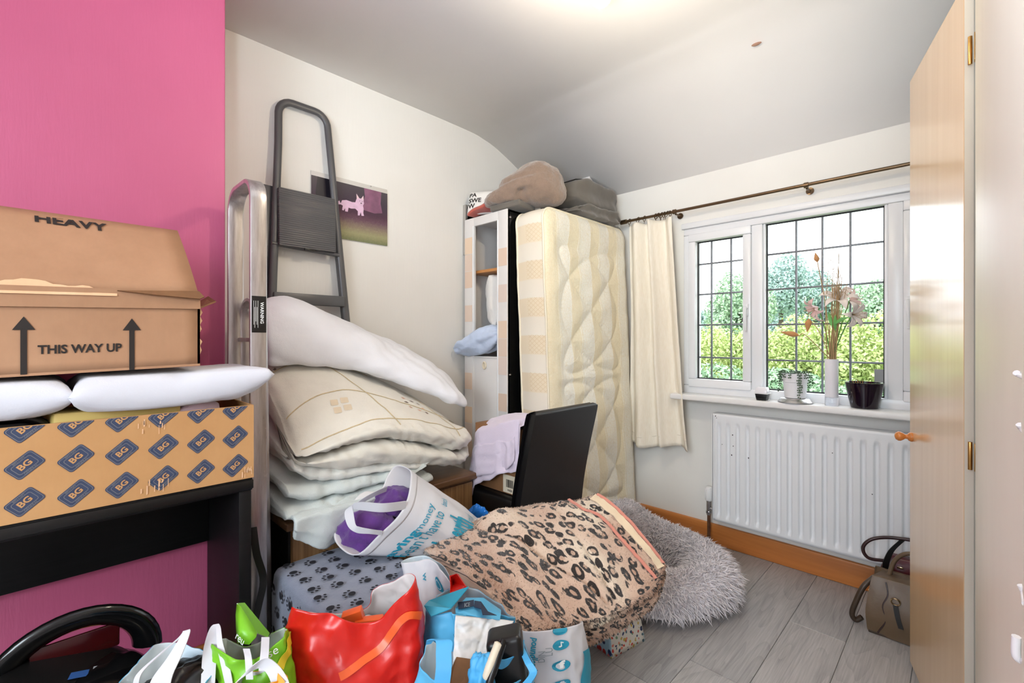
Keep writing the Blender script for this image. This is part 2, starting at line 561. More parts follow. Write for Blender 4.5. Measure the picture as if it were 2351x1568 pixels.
@recipe('cabinet_peach')
def _(t):
    oi = t.n.new('ShaderNodeObjectInfo')
    t.set(Base_Color=t.ramp(oi.outputs['Random'], [(0.0, S(226, 200, 178)), (0.5, S(228, 210, 198)), (1.0, S(234, 206, 176))]), Roughness=0.4)
simple('cabinet_inside', S(118, 110, 98), 0.5, var=0.05)
simple('shelf_orange', S(196, 134, 74), 0.4, var=0.1)
@recipe('mattress_face')
def _(t):
    uv = t.coord('UV')
    sx = t.n.new('ShaderNodeSeparateXYZ'); t.link(uv, sx.inputs[0])
    st = t.math('FRACT', t.math('MULTIPLY', sx.outputs[0], 5.0))
    band = t.ramp(st, [(0.0, S(236, 224, 194)), (0.44, S(240, 230, 202)), (0.46, S(252, 248, 236)), (0.5, S(234, 224, 198)), (0.52, S(240, 236, 222)), (0.96, S(242, 238, 226)), (1.0, S(250, 246, 232))])
    dm = t.vor(t.mapping(uv, (60, 60, 1)), 1.0, 'DISTANCE_TO_EDGE')
    col = t.mix(t.ramp(dm, [(0.02, (0.25,) * 3), (0.08, (0, 0, 0))]), band, S(222, 200, 150))
    t.set(Base_Color=col, Roughness=0.36, Sheen_Weight=0.2)
    n1 = t.noise(t.mapping(uv, (16, 16, 1)), 1.0, 4, 0.6, 1.5)
    t.bump(n1, 0.30, 0.02)
@recipe('mattress_border')
def _(t):
    uv = t.coord('UV')
    sx = t.n.new('ShaderNodeSeparateXYZ'); t.link(uv, sx.inputs[0])
    fr = t.math('FRACT', t.math('MULTIPLY', sx.outputs[1], 5.0))
    rows = t.ramp(fr, [(0.0, S(240, 232, 216)), (0.46, S(236, 226, 208)), (0.5, S(236, 220, 192)), (0.97, S(234, 217, 188)), (1.0, S(240, 232, 216))])
    q = t.mapping(uv, (6.2, 42.0, 1), (0, 0, 0))
    a = t.n.new('ShaderNodeSeparateXYZ'); t.link(q, a.inputs[0])
    d1 = t.math('ABSOLUTE', t.math('SUBTRACT', t.math('FRACT', t.math('ADD', a.outputs[0], a.outputs[1])), 0.5))
    d2 = t.math('ABSOLUTE', t.math('SUBTRACT', t.math('FRACT', t.math('SUBTRACT', a.outputs[0], a.outputs[1])), 0.5))
    dl = t.math('MINIMUM', d1, d2)
    msk = t.math('MULTIPLY', t.math('LESS_THAN', dl, 0.07), t.math('GREATER_THAN', fr, 0.5))
    msk = t.math('MULTIPLY', msk, t.math('LESS_THAN', sx.outputs[0], 0.62))
    t.set(Base_Color=t.mix(t.math('MULTIPLY', msk, 0.5), rows, S(214, 188, 140)), Roughness=0.5)
simple('piping_cream', S(240, 230, 206), 0.5, var=0.05)
@recipe('leopard')
def _(t):
    uv = t.coord('UV')
    nz = t.n.new('ShaderNodeTexNoise'); t.link(uv, nz.inputs['Vector']); nz.inputs['Scale'].default_value = 34; nz.inputs['Detail'].default_value = 2
    ad = t.n.new('ShaderNodeVectorMath'); ad.operation = 'MULTIPLY_ADD'
    t.link(nz.outputs['Color'], ad.inputs[0]); ad.inputs[1].default_value = (0.016,) * 3; t.link(uv, ad.inputs[2])
    v = ad.outputs[0]
    d = t.vor(v, 35.0, 'F1', 'Distance', 0.85)
    ring = t.ramp(d, [(0.17, (0, 0, 0)), (0.22, (1, 1, 1)), (0.43, (1, 1, 1)), (0.48, (0, 0, 0))])
    gap = t.ramp(t.noise(uv, 48, 3), [(0.37, (0, 0, 0)), (0.43, (1, 1, 1))])
    core = t.ramp(d, [(0.18, (1, 1, 1)), (0.24, (0, 0, 0))])
    big = t.noise(uv, 2.6, 2)
    ground = t.ramp(big, [(0.36, S(188, 150, 126)), (0.5, S(216, 186, 164)), (0.62, S(242, 228, 206))])
    c = t.mix(t.math('MULTIPLY', core, 0.55), ground, S(176, 132, 104))
    c = t.mix(t.math('MULTIPLY', ring, gap), c, S(40, 32, 28))
    t.set(Base_Color=c, Roughness=0.9, Sheen_Weight=0.5)
    t.bump(t.noise(uv, 420, 3), 0.4, 0.006)
fabric('leopard_plain', S(240, 218, 186), var=0.06, bs=0.3)
fabric('hem_pink', S(224, 146, 128), var=0.06, bs=0.2)
simple('red_plastic', S(214, 34, 24), 0.3, var=0.10, vscale=9, bump=0.25, bscale=16)
simple('orange_print', S(240, 96, 36), 0.32, var=0.05)
simple('bag_inner_white', S(226, 222, 220), 0.4, var=0.06, bump=0.2, bscale=20)
simple('bag_white', S(216, 216, 221), 0.6, var=0.04, bump=0.15, bscale=18)
simple('bag_pinkish', S(240, 222, 224), 0.6, var=0.04)
simple('bag_teal', S(32, 150, 180), 0.5, var=0.06)
simple('bag_blue', S(92, 184, 228), 0.42, var=0.10, vscale=8, bump=0.25, bscale=18)
simple('bag_blue_inner', S(206, 222, 232), 0.45, var=0.06)
simple('blue_strap', S(78, 172, 226), 0.5, var=0.06)
simple('bag_green', S(128, 202, 42), 0.36, var=0.12, vscale=8, bump=0.3, bscale=18)
simple('bag_green_inner', S(214, 232, 218), 0.4, var=0.08)
simple('bag_yellow', S(232, 222, 60), 0.4, var=0.06)
simple('bag_orange', S(246, 164, 40), 0.4, var=0.06)
simple('print_white', S(244, 246, 244), 0.5, var=0)
simple('print_navy', S(24, 40, 66), 0.5, var=0)
simple('print_grey', S(150, 160, 164), 0.6, var=0)
simple('blue_film', S(30, 120, 210), 0.25, var=0.3, vscale=30)
simple('yellow_folder', S(224, 196, 116), 0.5, var=0.06)
simple('yellow_label', S(190, 170, 60), 0.5, var=0.2, vscale=40)
simple('sticker_blue', S(44, 82, 140), 0.4, var=0.1)
simple('sticker_silver', S(150, 152, 158), 0.35, var=0.1)
simple('dark_red_gloss', S(58, 8, 10), 0.2, var=0.2)
simple('tissue_white', S(234, 234, 234), 0.7, var=0.04, bump=0.3, bscale=24)
@recipe('floral_print')
def _(t):
    co = t.coord('UV')
    nz = t.n.new('ShaderNodeTexNoise'); t.link(co, nz.inputs['Vector']); nz.inputs['Scale'].default_value = 30
    ad = t.n.new('ShaderNodeVectorMath'); ad.operation = 'MULTIPLY_ADD'
    t.link(nz.outputs['Color'], ad.inputs[0]); ad.inputs[1].default_value = (0.02,) * 3; t.link(co, ad.inputs[2])
    n = t.n.new('ShaderNodeTexVoronoi'); n.inputs['Scale'].default_value = 62; t.link(ad.outputs[0], n.inputs['Vector'])
    sp = t.n.new('ShaderNodeSeparateColor'); t.link(n.outputs['Color'], sp.inputs[0])
    pal = t.ramp(sp.outputs[0], [(0.0, S(206, 72, 62)), (0.2, S(230, 140, 120)), (0.3, S(40, 58, 104)), (0.5, S(70, 110, 130)), (0.6, S(206, 178, 90)), (0.72, S(120, 160, 130)), (0.8, S(232, 226, 216))], 'CONSTANT')
    t.set(Base_Color=t.mix(t.ramp(n.outputs['Distance'], [(0.36, (1, 1, 1)), (0.44, (0, 0, 0))]), S(232, 230, 222), pal), Roughness=0.5)
@recipe('floral_print_blue')
def _(t):
    co = t.coord('UV')
    n = t.n.new('ShaderNodeTexVoronoi'); n.inputs['Scale'].default_value = 34; t.link(co, n.inputs['Vector'])
    sp = t.n.new('ShaderNodeSeparateColor'); t.link(n.outputs['Color'], sp.inputs[0])
    pal = t.ramp(sp.outputs[1], [(0.0, S(206, 56, 56)), (0.3, S(32, 48, 98)), (0.55, S(70, 128, 104)), (0.75, S(226, 200, 72)), (0.85, S(228, 120, 120))], 'CONSTANT')
    t.set(Base_Color=t.mix(t.ramp(n.outputs['Distance'], [(0.38, (1, 1, 1)), (0.46, (0, 0, 0))]), S(168, 206, 226), pal), Roughness=0.5)
@recipe('photo_print')
def _(t):
    uv = t.coord('UV')
    sx = t.n.new('ShaderNodeSeparateXYZ'); t.link(uv, sx.inputs[0])
    f = t.noise(t.mapping(uv, (30, 18, 1)), 1.0, 6, 0.75)
    y = t.math('ADD', sx.outputs[1], t.math('MULTIPLY', t.math('SUBTRACT', f, 0.5), 0.16))
    c = t.ramp(y, [(0.0, S(120, 124, 90)), (0.14, S(160, 156, 118)), (0.28, S(136, 118, 106)), (0.40, S(104, 74, 88)), (0.52, S(80, 52, 68)), (0.72, S(66, 52, 66)), (1.0, S(74, 66, 72))])
    sp = t.ramp(t.noise(t.mapping(uv, (70, 40, 1)), 1.0, 3, 0.6), [(0.62, (0, 0, 0)), (0.7, (0.6,) * 3)])
    low = t.ramp(sx.outputs[1], [(0.3, (1, 1, 1)), (0.48, (0, 0, 0))])
    c = t.mix(t.math('MULTIPLY', sp, low), c, S(190, 180, 160))
    t.set(Base_Color=c, Roughness=0.15)
simple('photo_margin', S(214, 210, 204), 0.15, var=0.02)
simple('photo_trunk', S(138, 92, 118), 0.2, var=0.25, vscale=18)
simple('photo_dark', S(40, 36, 44), 0.2, var=0.2)
simple('photo_dog', S(226, 190, 216), 0.25, var=0.12, vscale=30)
simple('photo_dog_ear', S(236, 206, 214), 0.25, var=0.05)
simple('photo_dog_nose', S(40, 32, 38), 0.3, var=0)
@recipe('door_veneer')
def _(t):
    co = t.coord()
    g = t.noise(t.mapping(co, (30, 30, 1.3)), 1.0, 3, 0.5, 0.3)
    t.set(Base_Color=t.ramp(g, [(0.3, S(222, 186, 142)), (0.7, S(230, 197, 154))]), Roughness=0.3, Coat_Weight=1.0, Coat_Roughness=0.17)
simple('door_cream', S(226, 219, 205), 0.4, var=0.03)
simple('knob_pine', S(206, 128, 62), 0.22, var=0.12, vscale=20)
simple('leather_taupe', S(104, 84, 62), 0.38, var=0.12, bump=0.1, bscale=120)
simple('leather_taupe_dark', S(66, 52, 40), 0.4, var=0.1)
simple('leather_red', S(84, 14, 22), 0.3, var=0.15)
simple('leather_maroon', S(46, 20, 22), 0.35, var=0.1)
simple('gold_metal', S(214, 190, 150), 0.2, 1.0, var=0.05)
simple('pot_white', S(236, 236, 240), 0.3, var=0.02)
simple('pot_black', S(26, 12, 26), 0.08, var=0)
simple('silver_dish', S(200, 198, 196), 0.25, 1.0, var=0.05)
simple('soil', S(50, 40, 34), 0.95, var=0.3, vscale=60)
simple('vase_milk', S(238, 236, 242), 0.15, var=0.02)
simple('petal_white', S(244, 232, 224), 0.6, var=0.05)
simple('petal_pink', S(244, 208, 206), 0.6, var=0.08)
simple('petal_dry', S(204, 148, 96), 0.8, var=0.15)
simple('stem_tan', S(176, 146, 106), 0.8, var=0.15)
simple('stem_green', S(96, 150, 70), 0.6, var=0.15)
simple('leaf_green', S(110, 176, 96), 0.5, var=0.2)
simple('leaf_dark', S(58, 84, 60), 0.6, var=0.2)
def foliage(name, a, b, c):
    @recipe(name)
    def _(t):
        g = t.n.new('ShaderNodeNewGeometry')
        t.set(Base_Color=t.ramp(g.outputs['Random Per Island'], [(0.0, a), (0.5, b), (1.0, c)]), Roughness=0.6)
foliage('foliage_far', S(150, 176, 170), S(170, 194, 186), S(192, 212, 198))  # pale blue-green: distance haze put into the leaf colour
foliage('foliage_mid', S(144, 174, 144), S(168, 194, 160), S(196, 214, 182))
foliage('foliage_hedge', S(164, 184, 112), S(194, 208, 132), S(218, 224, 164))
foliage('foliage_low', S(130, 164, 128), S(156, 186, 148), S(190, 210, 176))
simple('bark', S(96, 84, 72), 0.9, var=0.2)
simple('lawn', S(110, 140, 80), 0.95, var=0.2, vscale=3)
simple('roof_slate', S(150, 150, 160), 0.8, var=0.1)
simple('brick_far', S(190, 160, 150), 0.9, var=0.1)
simple('fence_dark', S(82, 76, 78), 0.8, var=0.15)
simple('paint_stain', S(180, 140, 120), 0.8, var=0.1)
@recipe('bulb_glow')
def _(t):
    t.set(Base_Color=(1, 0.93, 0.8), Emission_Color=(1.0, 0.86, 0.66), Emission_Strength=430.0, Roughness=0.3)
simple('fur_tuft', S(236, 230, 233), 0.85, var=0.14, vscale=12)
simple('fur_tuft_deep', S(190, 180, 184), 0.9, var=0.14, vscale=12)
# ================================================================== the room
XL, YW, ZC = -2.23, 2.72, 2.49
XR, YB = 0.62, -2.45
# floor: base slab with grey laminate planks laid towards the window
fl = MB().box(XL - 0.1, XR + 0.1, YB - 0.1, YW + 0.1, -0.08, -0.012).build('floor', 'fence_dark', smooth=0)
struct(fl, 'grey wood-effect laminate floor of long planks')
rng = random.Random(3)
pw, plen = 0.196, 1.285
joint = {0: 2.19, -1: 1.67, -2: 1.456, -3: 2.0, -4: 1.1, 1: 1.3, 2: 1.75}
k = -10
while True:
    x0 = -0.332 - 0.196 + 0.196 * k
    if x0 > XR: break
    xa, xb = max(x0, XL), min(x0 + pw, XR)
    if xb - xa > 0.02:
        j = joint.get(k, 0.3 + ((k * 0.37) % 1.0) * plen)
        y = j - plen * 4
        while y < YW:
            ya, yb = max(y, YB), min(y + plen, YW)
            if yb - ya > 0.02:
                MB().box(xa + 0.0006, xb - 0.0006, ya + 0.0006, yb - 0.0006, -0.012, 0.0).build('plank', 'laminate', fl, smooth=0, bevel=0.0012, seg=1)
            y += plen
    k += 1
# walls
struct(MB().box(XL - 0.12, XL, YB - 0.12, YW + 0.25, -0.05, 2.7).build('wall_left', 'wallpaper_white', smooth=0), 'white textured wallpaper on the long left wall')
WX0, WX1, WZ0, WZ1 = -1.215, 0.20, 0.835, 1.868
w = MB()
w.box(XL - 0.12, WX0, YW, YW + 0.25, -0.05, 2.7); w.box(WX1, XR + 0.12, YW, YW + 0.25, -0.05, 2.7)
w.box(WX0, WX1, YW, YW + 0.25, -0.05, WZ0); w.box(WX0, WX1, YW, YW + 0.25, WZ1, 2.7)
struct(w.build('wall_window', 'wallpaper_white', smooth=0), 'cream white papered wall around the window')
struct(MB().box(XR, XR + 0.12, YB - 0.12, YW + 0.25, -0.05, 2.7).build('wall_right', 'wallpaper_white', smooth=0), 'white papered wall behind the wardrobe')
struct(MB().box(XL - 0.12, XR + 0.12, YB - 0.12, YB, -0.05, 2.7).build('wall_front', 'wallpaper_white', smooth=0), 'white papered wall behind the viewer')
struct(MB().box(XL, -1.90, YB, 0.462, -0.02, ZC + 0.03).build('wall_chimney', 'wallpaper_pink', smooth=0, bevel=0.004), 'bright pink textured chimney breast wall')
# ceiling: flat, then a soft plaster slope down to the window wall
prof = [(YB - 0.1, ZC), (0.6, ZC), (1.75, ZC), (2.02, 2.472), (2.2, 2.418), (2.42, 2.318), (2.72, 2.150), (2.80, 2.106)]
pc = cr(prof, 60)
struct(MB().grid(lambda u, v: (XL - 0.1 + u * (XR - XL + 0.2), pc[int(round(v * 59))][0], pc[int(round(v * 59))][1]), 3, 60).build('ceiling', 'ceiling_paint', smooth=180, solid=-0.05), 'off-white plaster ceiling sloping down to the window')
# baseboards in orange pine
def skirting(name, pts_box, label):
    m = MB()
    for b in pts_box: m.box(*b)
    struct(m.build(name, 'pine', bevel=0.006, seg=3), label)
skirting('baseboard_window', [(XL, XR, YW - 0.02, YW, 0, 0.118)], 'orange pine skirting board under the radiator')
skirting('baseboard_left', [(XL, XL + 0.02, 0.462, YW, 0, 0.118)], 'pine skirting board along the white wall')
skirting('baseboard_chimney', [(-1.90, -1.88, YB, 0.462, 0, 0.118)], 'pine skirting board under the pink wall')

# ------------------------------------------------------------------ window
win = bpy.data.objects.new('window_1', None); C.objects.link(win); win.location = (-0.5, 2.73, 0.85); ORG[win] = V3((-0.5, 2.73, 0.85))
struct(win, 'white plastic casement window with leaded square panes')
def bar(name, x0, x1, z0, z1, y0=2.715, y1=2.79, mat='upvc', bev=0.006, par=win):
    return MB().box(x0, x1, y0, y1, z0, z1).build(name, mat, par, bevel=bev)
bar('head_trim', WX0 - 0.01, WX1 + 0.01, 1.838, 1.872, 2.700, 2.79)
bar('frame_head', WX0, WX1, 1.800, 1.838)
bar('frame_foot', WX0, WX1, 0.858, 0.905)
bar('frame_jamb', WX0, -1.180, 0.905, 1.80); bar('frame_jamb', 0.165, WX1, 0.905, 1.80)
bar('mullion', -0.835, -0.780, 0.90, 1.80); bar('mullion', -0.255, -0.200, 0.90, 1.80)
# central fixed light beading
bar('bead', -0.780, -0.770, 0.905, 1.80, 2.73, 2.77, bev=0.002); bar('bead', -0.268, -0.256, 0.905, 1.80, 2.73, 2.77, bev=0.002)
def sash(x0, x1, handle_x, hy):
    s_ = bpy.data.objects.new('casement', None); C.objects.link(s_); s_.parent = win
    s_.location = tuple(V3(((x0 + x1) / 2, 2.71, 0.86)) - ORG[win]); ORG[s_] = V3(((x0 + x1) / 2, 2.71, 0.86))
    a = 0.042
    for nm, b in (('rail', (x0, x1, 1.755, 1.80)), ('rail', (x0, x1, 0.897, 0.945)), ('stile', (x0, x0 + a, 0.945, 1.755)), ('stile', (x1 - a, x1, 0.945, 1.755))):
        bar(nm, *b, y0=2.702, y1=2.775, par=s_)
    h = MB().box(handle_x - 0.011, handle_x + 0.011, 2.690, 2.703, hy - 0.03, hy + 0.035)
    h.tube([(handle_x, 2.692, hy + 0.012), (handle_x, 2.672, hy + 0.010), (handle_x + 0.002, 2.664, hy - 0.03), (handle_x + 0.004, 2.668, hy - 0.11)], [0.011, 0.011, 0.009, 0.007], 8)
    h.build('handle', 'upvc', s_, bevel=0.003)
    return s_
sL = sash(-1.182, -0.835, -0.856, 1.335)
sR = sash(-0.200, 0.165, -0.182, 1.335)
def light_grid(xs, zs, yg, par, gas=True):
    for i in range(len(xs) - 1):
        for j in range(len(zs) - 1):
            MB().box(xs[i] + 0.001, xs[i + 1] - 0.001, yg, yg + 0.004, zs[j] + 0.001, zs[j + 1] - 0.001).build('pane', 'glass_pane', par, smooth=0)
    for x in xs[1:-1]:
        MB().box(x - 0.0045, x + 0.0045, yg - 0.004, yg + 0.008, zs[0], zs[-1]).build('lead_came', 'lead', par, bevel=0.002)
    for z in zs[1:-1]:
        MB().box(xs[0], xs[-1], yg - 0.003, yg + 0.007, z - 0.0045, z + 0.0045).build('lead_came', 'lead', par, bevel=0.002)
    g = MB(); e = 0.006
    g.box(xs[0], xs[-1], yg - 0.006, yg + 0.006, zs[0], zs[0] + e); g.box(xs[0], xs[-1], yg - 0.006, yg + 0.006, zs[-1] - e, zs[-1])
    g.box(xs[0], xs[0] + e, yg - 0.006, yg + 0.006, zs[0], zs[-1]); g.box(xs[-1] - e, xs[-1], yg - 0.006, yg + 0.006, zs[0], zs[-1])
    g.build('gasket', 'gasket', par, smooth=0)
light_grid([-0.770, -0.630, -0.515, -0.400, -0.268], [0.905, 1.066, 1.256, 1.445, 1.635, 1.80], 2.755, win)
light_grid([-1.140, -1.060, -0.951, -0.877], [0.945, 1.071, 1.262, 1.443, 1.622, 1.755], 2.745, sL)
light_grid([-0.158, -0.05, 0.05, 0.123], [0.945, 1.071, 1.262, 1.443, 1.622, 1.755], 2.745, sR)
sill = MB().box(WX0 - 0.03, WX1 + 0.05, 2.592, 2.75, 0.828, 0.860)
sill.build('window_board', 'sill_paint', win, bevel=0.008, seg=3)

# ------------------------------------------------------------------ marks on the ceiling
b = MB().lathe([(0.0, 2.4905), (0.017, 2.4895), (0.012, 2.486), (0.0, 2.4845)], (0, 0, 0), 12, sx=1.2, sy=0.7)
MK = b.build('ceiling_hook_plate', 'paint_stain'); MK.location = (-0.635, 2.13, -0.055)
tag(MK, 'small brownish patch stuck on the sloping ceiling above the window', 'ceiling mark')

# pendant bulb hanging near the middle of the room
pd = thing('pendant_lamp', 'bare pendant bulb hanging from the ceiling at the top edge', 'lamp', (-0.79, 1.19, 2.49))
MB().lathe([(0.045, 2.492), (0.045, 2.480), (0.03, 2.465), (0.008, 2.46)], (-0.79, 1.19, 0), 20).build('ceiling_rose', 'plastic_white', pd)
MB().tube([(-0.79, 1.19, 2.465), (-0.79, 1.19, 2.30)], 0.004, 8).build('flex', 'plastic_white', pd)
MB().lathe([(0.008, 2.315), (0.018, 2.305), (0.019, 2.27), (0.016, 2.262)], (-0.79, 1.19, 0), 16).build('lamp_holder', 'plastic_white', pd)
MB().lathe([(0.012, 2.266), (0.018, 2.255), (0.027, 2.238), (0.030, 2.222), (0.027, 2.206), (0.018, 2.196), (0.006, 2.192), (0.0, 2.1915)], (-0.79, 1.19, 0), 20).build('bulb', 'bulb_glow', pd)

# ------------------------------------------------------------------ radiator
rd = thing('radiator', 'white fluted panel radiator under the window', 'radiator', (-0.55, 2.64, 0.17))
rx0, rx1, rz0, rz1 = -1.008, 0.10, 0.172, 0.765
def radfn(u, v):
    x = rx0 + u * (rx1 - rx0); z = rz0 + v * (rz1 - rz0)
    ph = ((x + 0.974 + 0.0245) / 0.0493) % 1.0
    g = math.exp(-((ph - 0.5) / 0.19) ** 6)
    e = min(1, max(0, (z - rz0 - 0.026) / 0.014)) * min(1, max(0, (rz1 - 0.048 - z) / 0.02))
    rim = 0.0
    if u < 0.012 or u > 0.988: rim = 0.004; g = 0
    return (x, 2.620 + 0.013 * g * e + rim, z)
m = MB(); m.grid(radfn, 330, 46)
m.build('front_panel', 'radiator_white', rd, smooth=60, solid=0.008)
MB().box(rx0, rx1, 2.628, 2.70, rz1 - 0.006, rz1 + 0.0).box(rx0 + 0.01, rx1, 2.665, 2.685, rz0 + 0.02, rz1 - 0.02).build('back_panel', 'radiator_white', rd, bevel=0.002)
for sx in (rx0, rx1):
    MB().box(sx - 0.004, sx + 0.004, 2.624, 2.70, rz0 + 0.01, rz1).build('side_cover', 'radiator_white', rd, bevel=0.002)
MB().tube([(rx0 - 0.035, 2.66, 0.215), (rx0 + 0.01, 2.66, 0.215)], 0.011, 10).tube([(rx0 - 0.035, 2.66, 0.18), (rx0 - 0.035, 2.66, 0.26)], 0.013, 10).tube([(rx0 - 0.035, 2.66, 0.19), (rx0 - 0.035, 2.66, 0.20)], 0.018, 6).build('valve_body', 'chrome', rd)
vk = MB().lathe([(0.014, 0.258), (0.020, 0.264), (0.021, 0.30), (0.0195, 0.335), (0.012, 0.341), (0.0, 0.342)], (rx0 - 0.035, 2.66, 0), 16)
for q in range(10):
    a = 2 * math.pi * q / 10
    vk.obox((rx0 - 0.035 + 0.020 * math.cos(a), 2.66 + 0.020 * math.sin(a), 0.30), (0.0025 * math.cos(a), 0.0025 * math.sin(a), 0), (-0.003 * math.sin(a), 0.003 * math.cos(a), 0), (0, 0, 0.026))
vk.build('thermostat_head', 'plastic_white', rd, bevel=0.001)
MB().tube([(rx0 - 0.035, 2.66, 0.0), (rx0 - 0.035, 2.66, 0.19)], 0.009, 10).build('pipe', 'copper_pipe', rd)
# paint chips on the left end
ch = MB()
rr = random.Random(8)
for (cx, cz, s_) in [(-0.99, 0.752, 3), (-0.985, 0.742, 2.2), (-0.90, 0.66, 3), (-0.897, 0.60, 2.5), (-0.905, 0.55, 3.5), (-0.955, 0.60, 2), (-0.82, 0.55, 3.5), (-0.30, 0.48, 2.2), (-0.45, 0.64, 2)]:
    ch.add([(cx + s_ * 0.001 * math.cos(a) * rr.uniform(0.7, 1.2), 2.6192, cz + s_ * 0.0013 * math.sin(a) * rr.uniform(0.7, 1.2)) for a in [i * 0.9 for i in range(7)]], [tuple(range(7))])
stuff(ch.build('paint_chips', 'rubber_black', rd, smooth=0))

# ------------------------------------------------------------------ curtain pole and curtain
cp = thing('curtain_pole', 'bronze metal curtain pole across the window wall', 'curtain pole', (-0.7, 2.64, 1.94))
MB().tube([(-1.555, 2.635, 1.935), (0.30, 2.635, 1.940)], 0.0085, 12).build('pole', 'bronze_pole', cp)
MB().tube([(-1.60, 2.635, 1.9345), (-1.598, 2.635, 1.9345), (-1.556, 2.635, 1.935), (-1.553, 2.635, 1.935)], [0.010, 0.0145, 0.0145, 0.010], 14).build('finial', 'bronze_pole', cp)
for bx in (-1.235, -0.56):
    MB().tube([(bx, 2.718, 1.925), (bx, 2.65, 1.925)], 0.006, 8).tube([(bx - 0.009, 2.635, 1.936), (bx + 0.009, 2.635, 1.936)], 0.014, 12).lathe([(0.018, 0), (0.018, 0.005)], (bx, 2.716, 1.925), 14, M=Matrix.Rotation(R(90), 3, 'X')).build('bracket', 'bronze_pole', cp)
def ring(x, tilt):
    pts = []
    for q in range(16):
        a = 2 * math.pi * q / 16
        pts.append((x + tilt * math.sin(a) * 0.014, 2.635 + 0.0155 * math.cos(a), 1.931 + 0.0155 * math.sin(a)))
    m = MB().tube(pts, 0.0022, 6, closed=True)
    m.tube([(x - tilt * 0.012, 2.635, 1.915), (x - tilt * 0.012, 2.640, 1.908), (x - tilt * 0.012, 2.636, 1.901)], 0.0016, 6)
    m.build('curtain_ring', 'bronze_pole', cp)
for x, tl in [(-1.535, 0.3), (-1.475, 0.5), (-1.43, 0.3), (-1.355, 0.2), (-1.345, 0.9), (-1.33, -0.3), (-1.318, 0.5), (-1.30, 0.4), (-1.285, 0.8), (-1.262, 0.1)]:
    ring(x, tl)
cu = thing('curtain', 'cream cotton curtain bunched beside the mattress', 'curtain', (-1.36, 2.64, 0.53))
def curfn(u, v):
    # v: 0 bottom .. 1 top
    wl = -1.548 + 0.012 * math.sin(v * 3); wr = -1.135 - 0.105 * v ** 0.8
    x = wl + u * (wr - wl)
    A = 0.016 + 0.012 * (1 - v)
    y = 2.628 + A * math.sin(u * 2 * math.pi * 2.6 + 0.6 + 0.5 * math.sin(v * 2)) + 0.012 * math.sin(u * 17 + v * 1.5) * (0.4 + 0.6 * v)
    crease = -0.030 * math.exp(-((u - 0.62 + 0.05 * v) / 0.035) ** 2)
    y += crease + 0.010 * fbm((u * 3, v * 2, 0), 2.0, 3)
    z = 0.525 + v * 1.385 - (1 - v) * 0.02 * math.sin(u * 6) - 0.012 * v * abs(math.sin(u * 12))
    return (x, min(y, 2.665), z)
MB().grid(curfn, 110, 70).build('cloth', 'curtain_cloth', cu, smooth=180, solid=0.004)
hem = MB().grid(lambda u, v: V3(curfn(u, 0.045 + v * 0.006)) + V3((0, -0.0025, 0)), 110, 2)
hem.build('hem', 'curtain_cloth', cu, smooth=180, solid=0.002)
# ================================================================== left side: black table and what stands on it
TX = -1.50                      # front plane of the table
tb = thing('desk', 'black wooden desk with solid side panel against the pink wall', 'desk', (-1.69, 0.0, 0))
MB().box(-1.885, TX, -0.75, 0.435, 0.735, 0.772).build('table_top', 'black_ash', tb, bevel=0.003)
MB().box(-1.868, -1.846, -0.715, 0.400, 0.490, 0.735).build('modesty_panel', 'black_ash', tb, bevel=0.002)
MB().box(TX - 0.010, TX + 0.003, -0.75, 0.437, 0.740, 0.766).build('top_edging', 'satin_black', tb, bevel=0.002)
for (y0, y1) in ((0.400, 0.433), (-0.75, -0.717)):
    MB().box(-1.872, TX - 0.004, y0, y1, 0.0, 0.735).build('side_panel', 'black_ash', tb, bevel=0.003)

# ------------------------------------------------------------------ printed cardboard tray box
bx = thing('cardboard_tray', 'tan cardboard box printed all over with navy diamond logos', 'box', (-1.69, 0.0, 0.772))
FX = -1.493                     # its front face
y0b, y1b, z0b, z1b = -0.62, 0.436, 0.7795, 0.986
def panel(nm, a, b, c, d, th, mat, par, **kw):
    """thin board from 4 corners, thickness along its normal"""
    a, b, c, d = map(V3, (a, b, c, d)); n = np.cross(b - a, d - a); n /= np.linalg.norm(n)
    return MB().prism([a, b, c, d], n * th).build(nm, mat, par, smooth=0, **kw)
panel('front_board', (FX, y0b, z0b), (FX, y1b, z0b), (FX, y1b, z1b), (FX, y0b, z1b), -0.006, 'cardboard_tan', bx)
panel('side_board', (FX - 0.006, y1b, z0b), (-1.875, y1b, z0b), (-1.875, y1b, z1b), (FX - 0.006, y1b, z1b), -0.006, 'cardboard_tan', bx)
panel('side_board', (FX - 0.006, y0b, z0b), (-1.875, y0b, z0b), (-1.875, y0b, z1b), (FX - 0.006, y0b, z1b), 0.006, 'cardboard_tan', bx)
panel('back_board', (-1.875, y0b, z0b), (-1.875, y1b, z0b), (-1.875, y1b, z1b), (-1.875, y0b, z1b), 0.006, 'cardboard_tan', bx)
panel('base_board', (FX, y0b, z0b), (-1.875, y0b, z0b), (-1.875, y1b, z0b), (FX, y1b, z0b), 0.006, 'cardboard_tan', bx)
def rrect(hw, hh, r, n=4):
    pts = []
    for (sx, sy, a0) in ((1, 1, 0), (-1, 1, 90), (-1, -1, 180), (1, -1, 270)):
        for q in range(n + 1):
            a = R(a0 + 90 * q / n)
            pts.append((sx * (hw - r) + r * math.cos(a), sy * (hh - r) + r * math.sin(a)))
    return pts
def frame2d(o, i):
    n = len(o)
    return o + i, [(k, (k + 1) % n, n + (k + 1) % n, n + k) for k in range(n)]
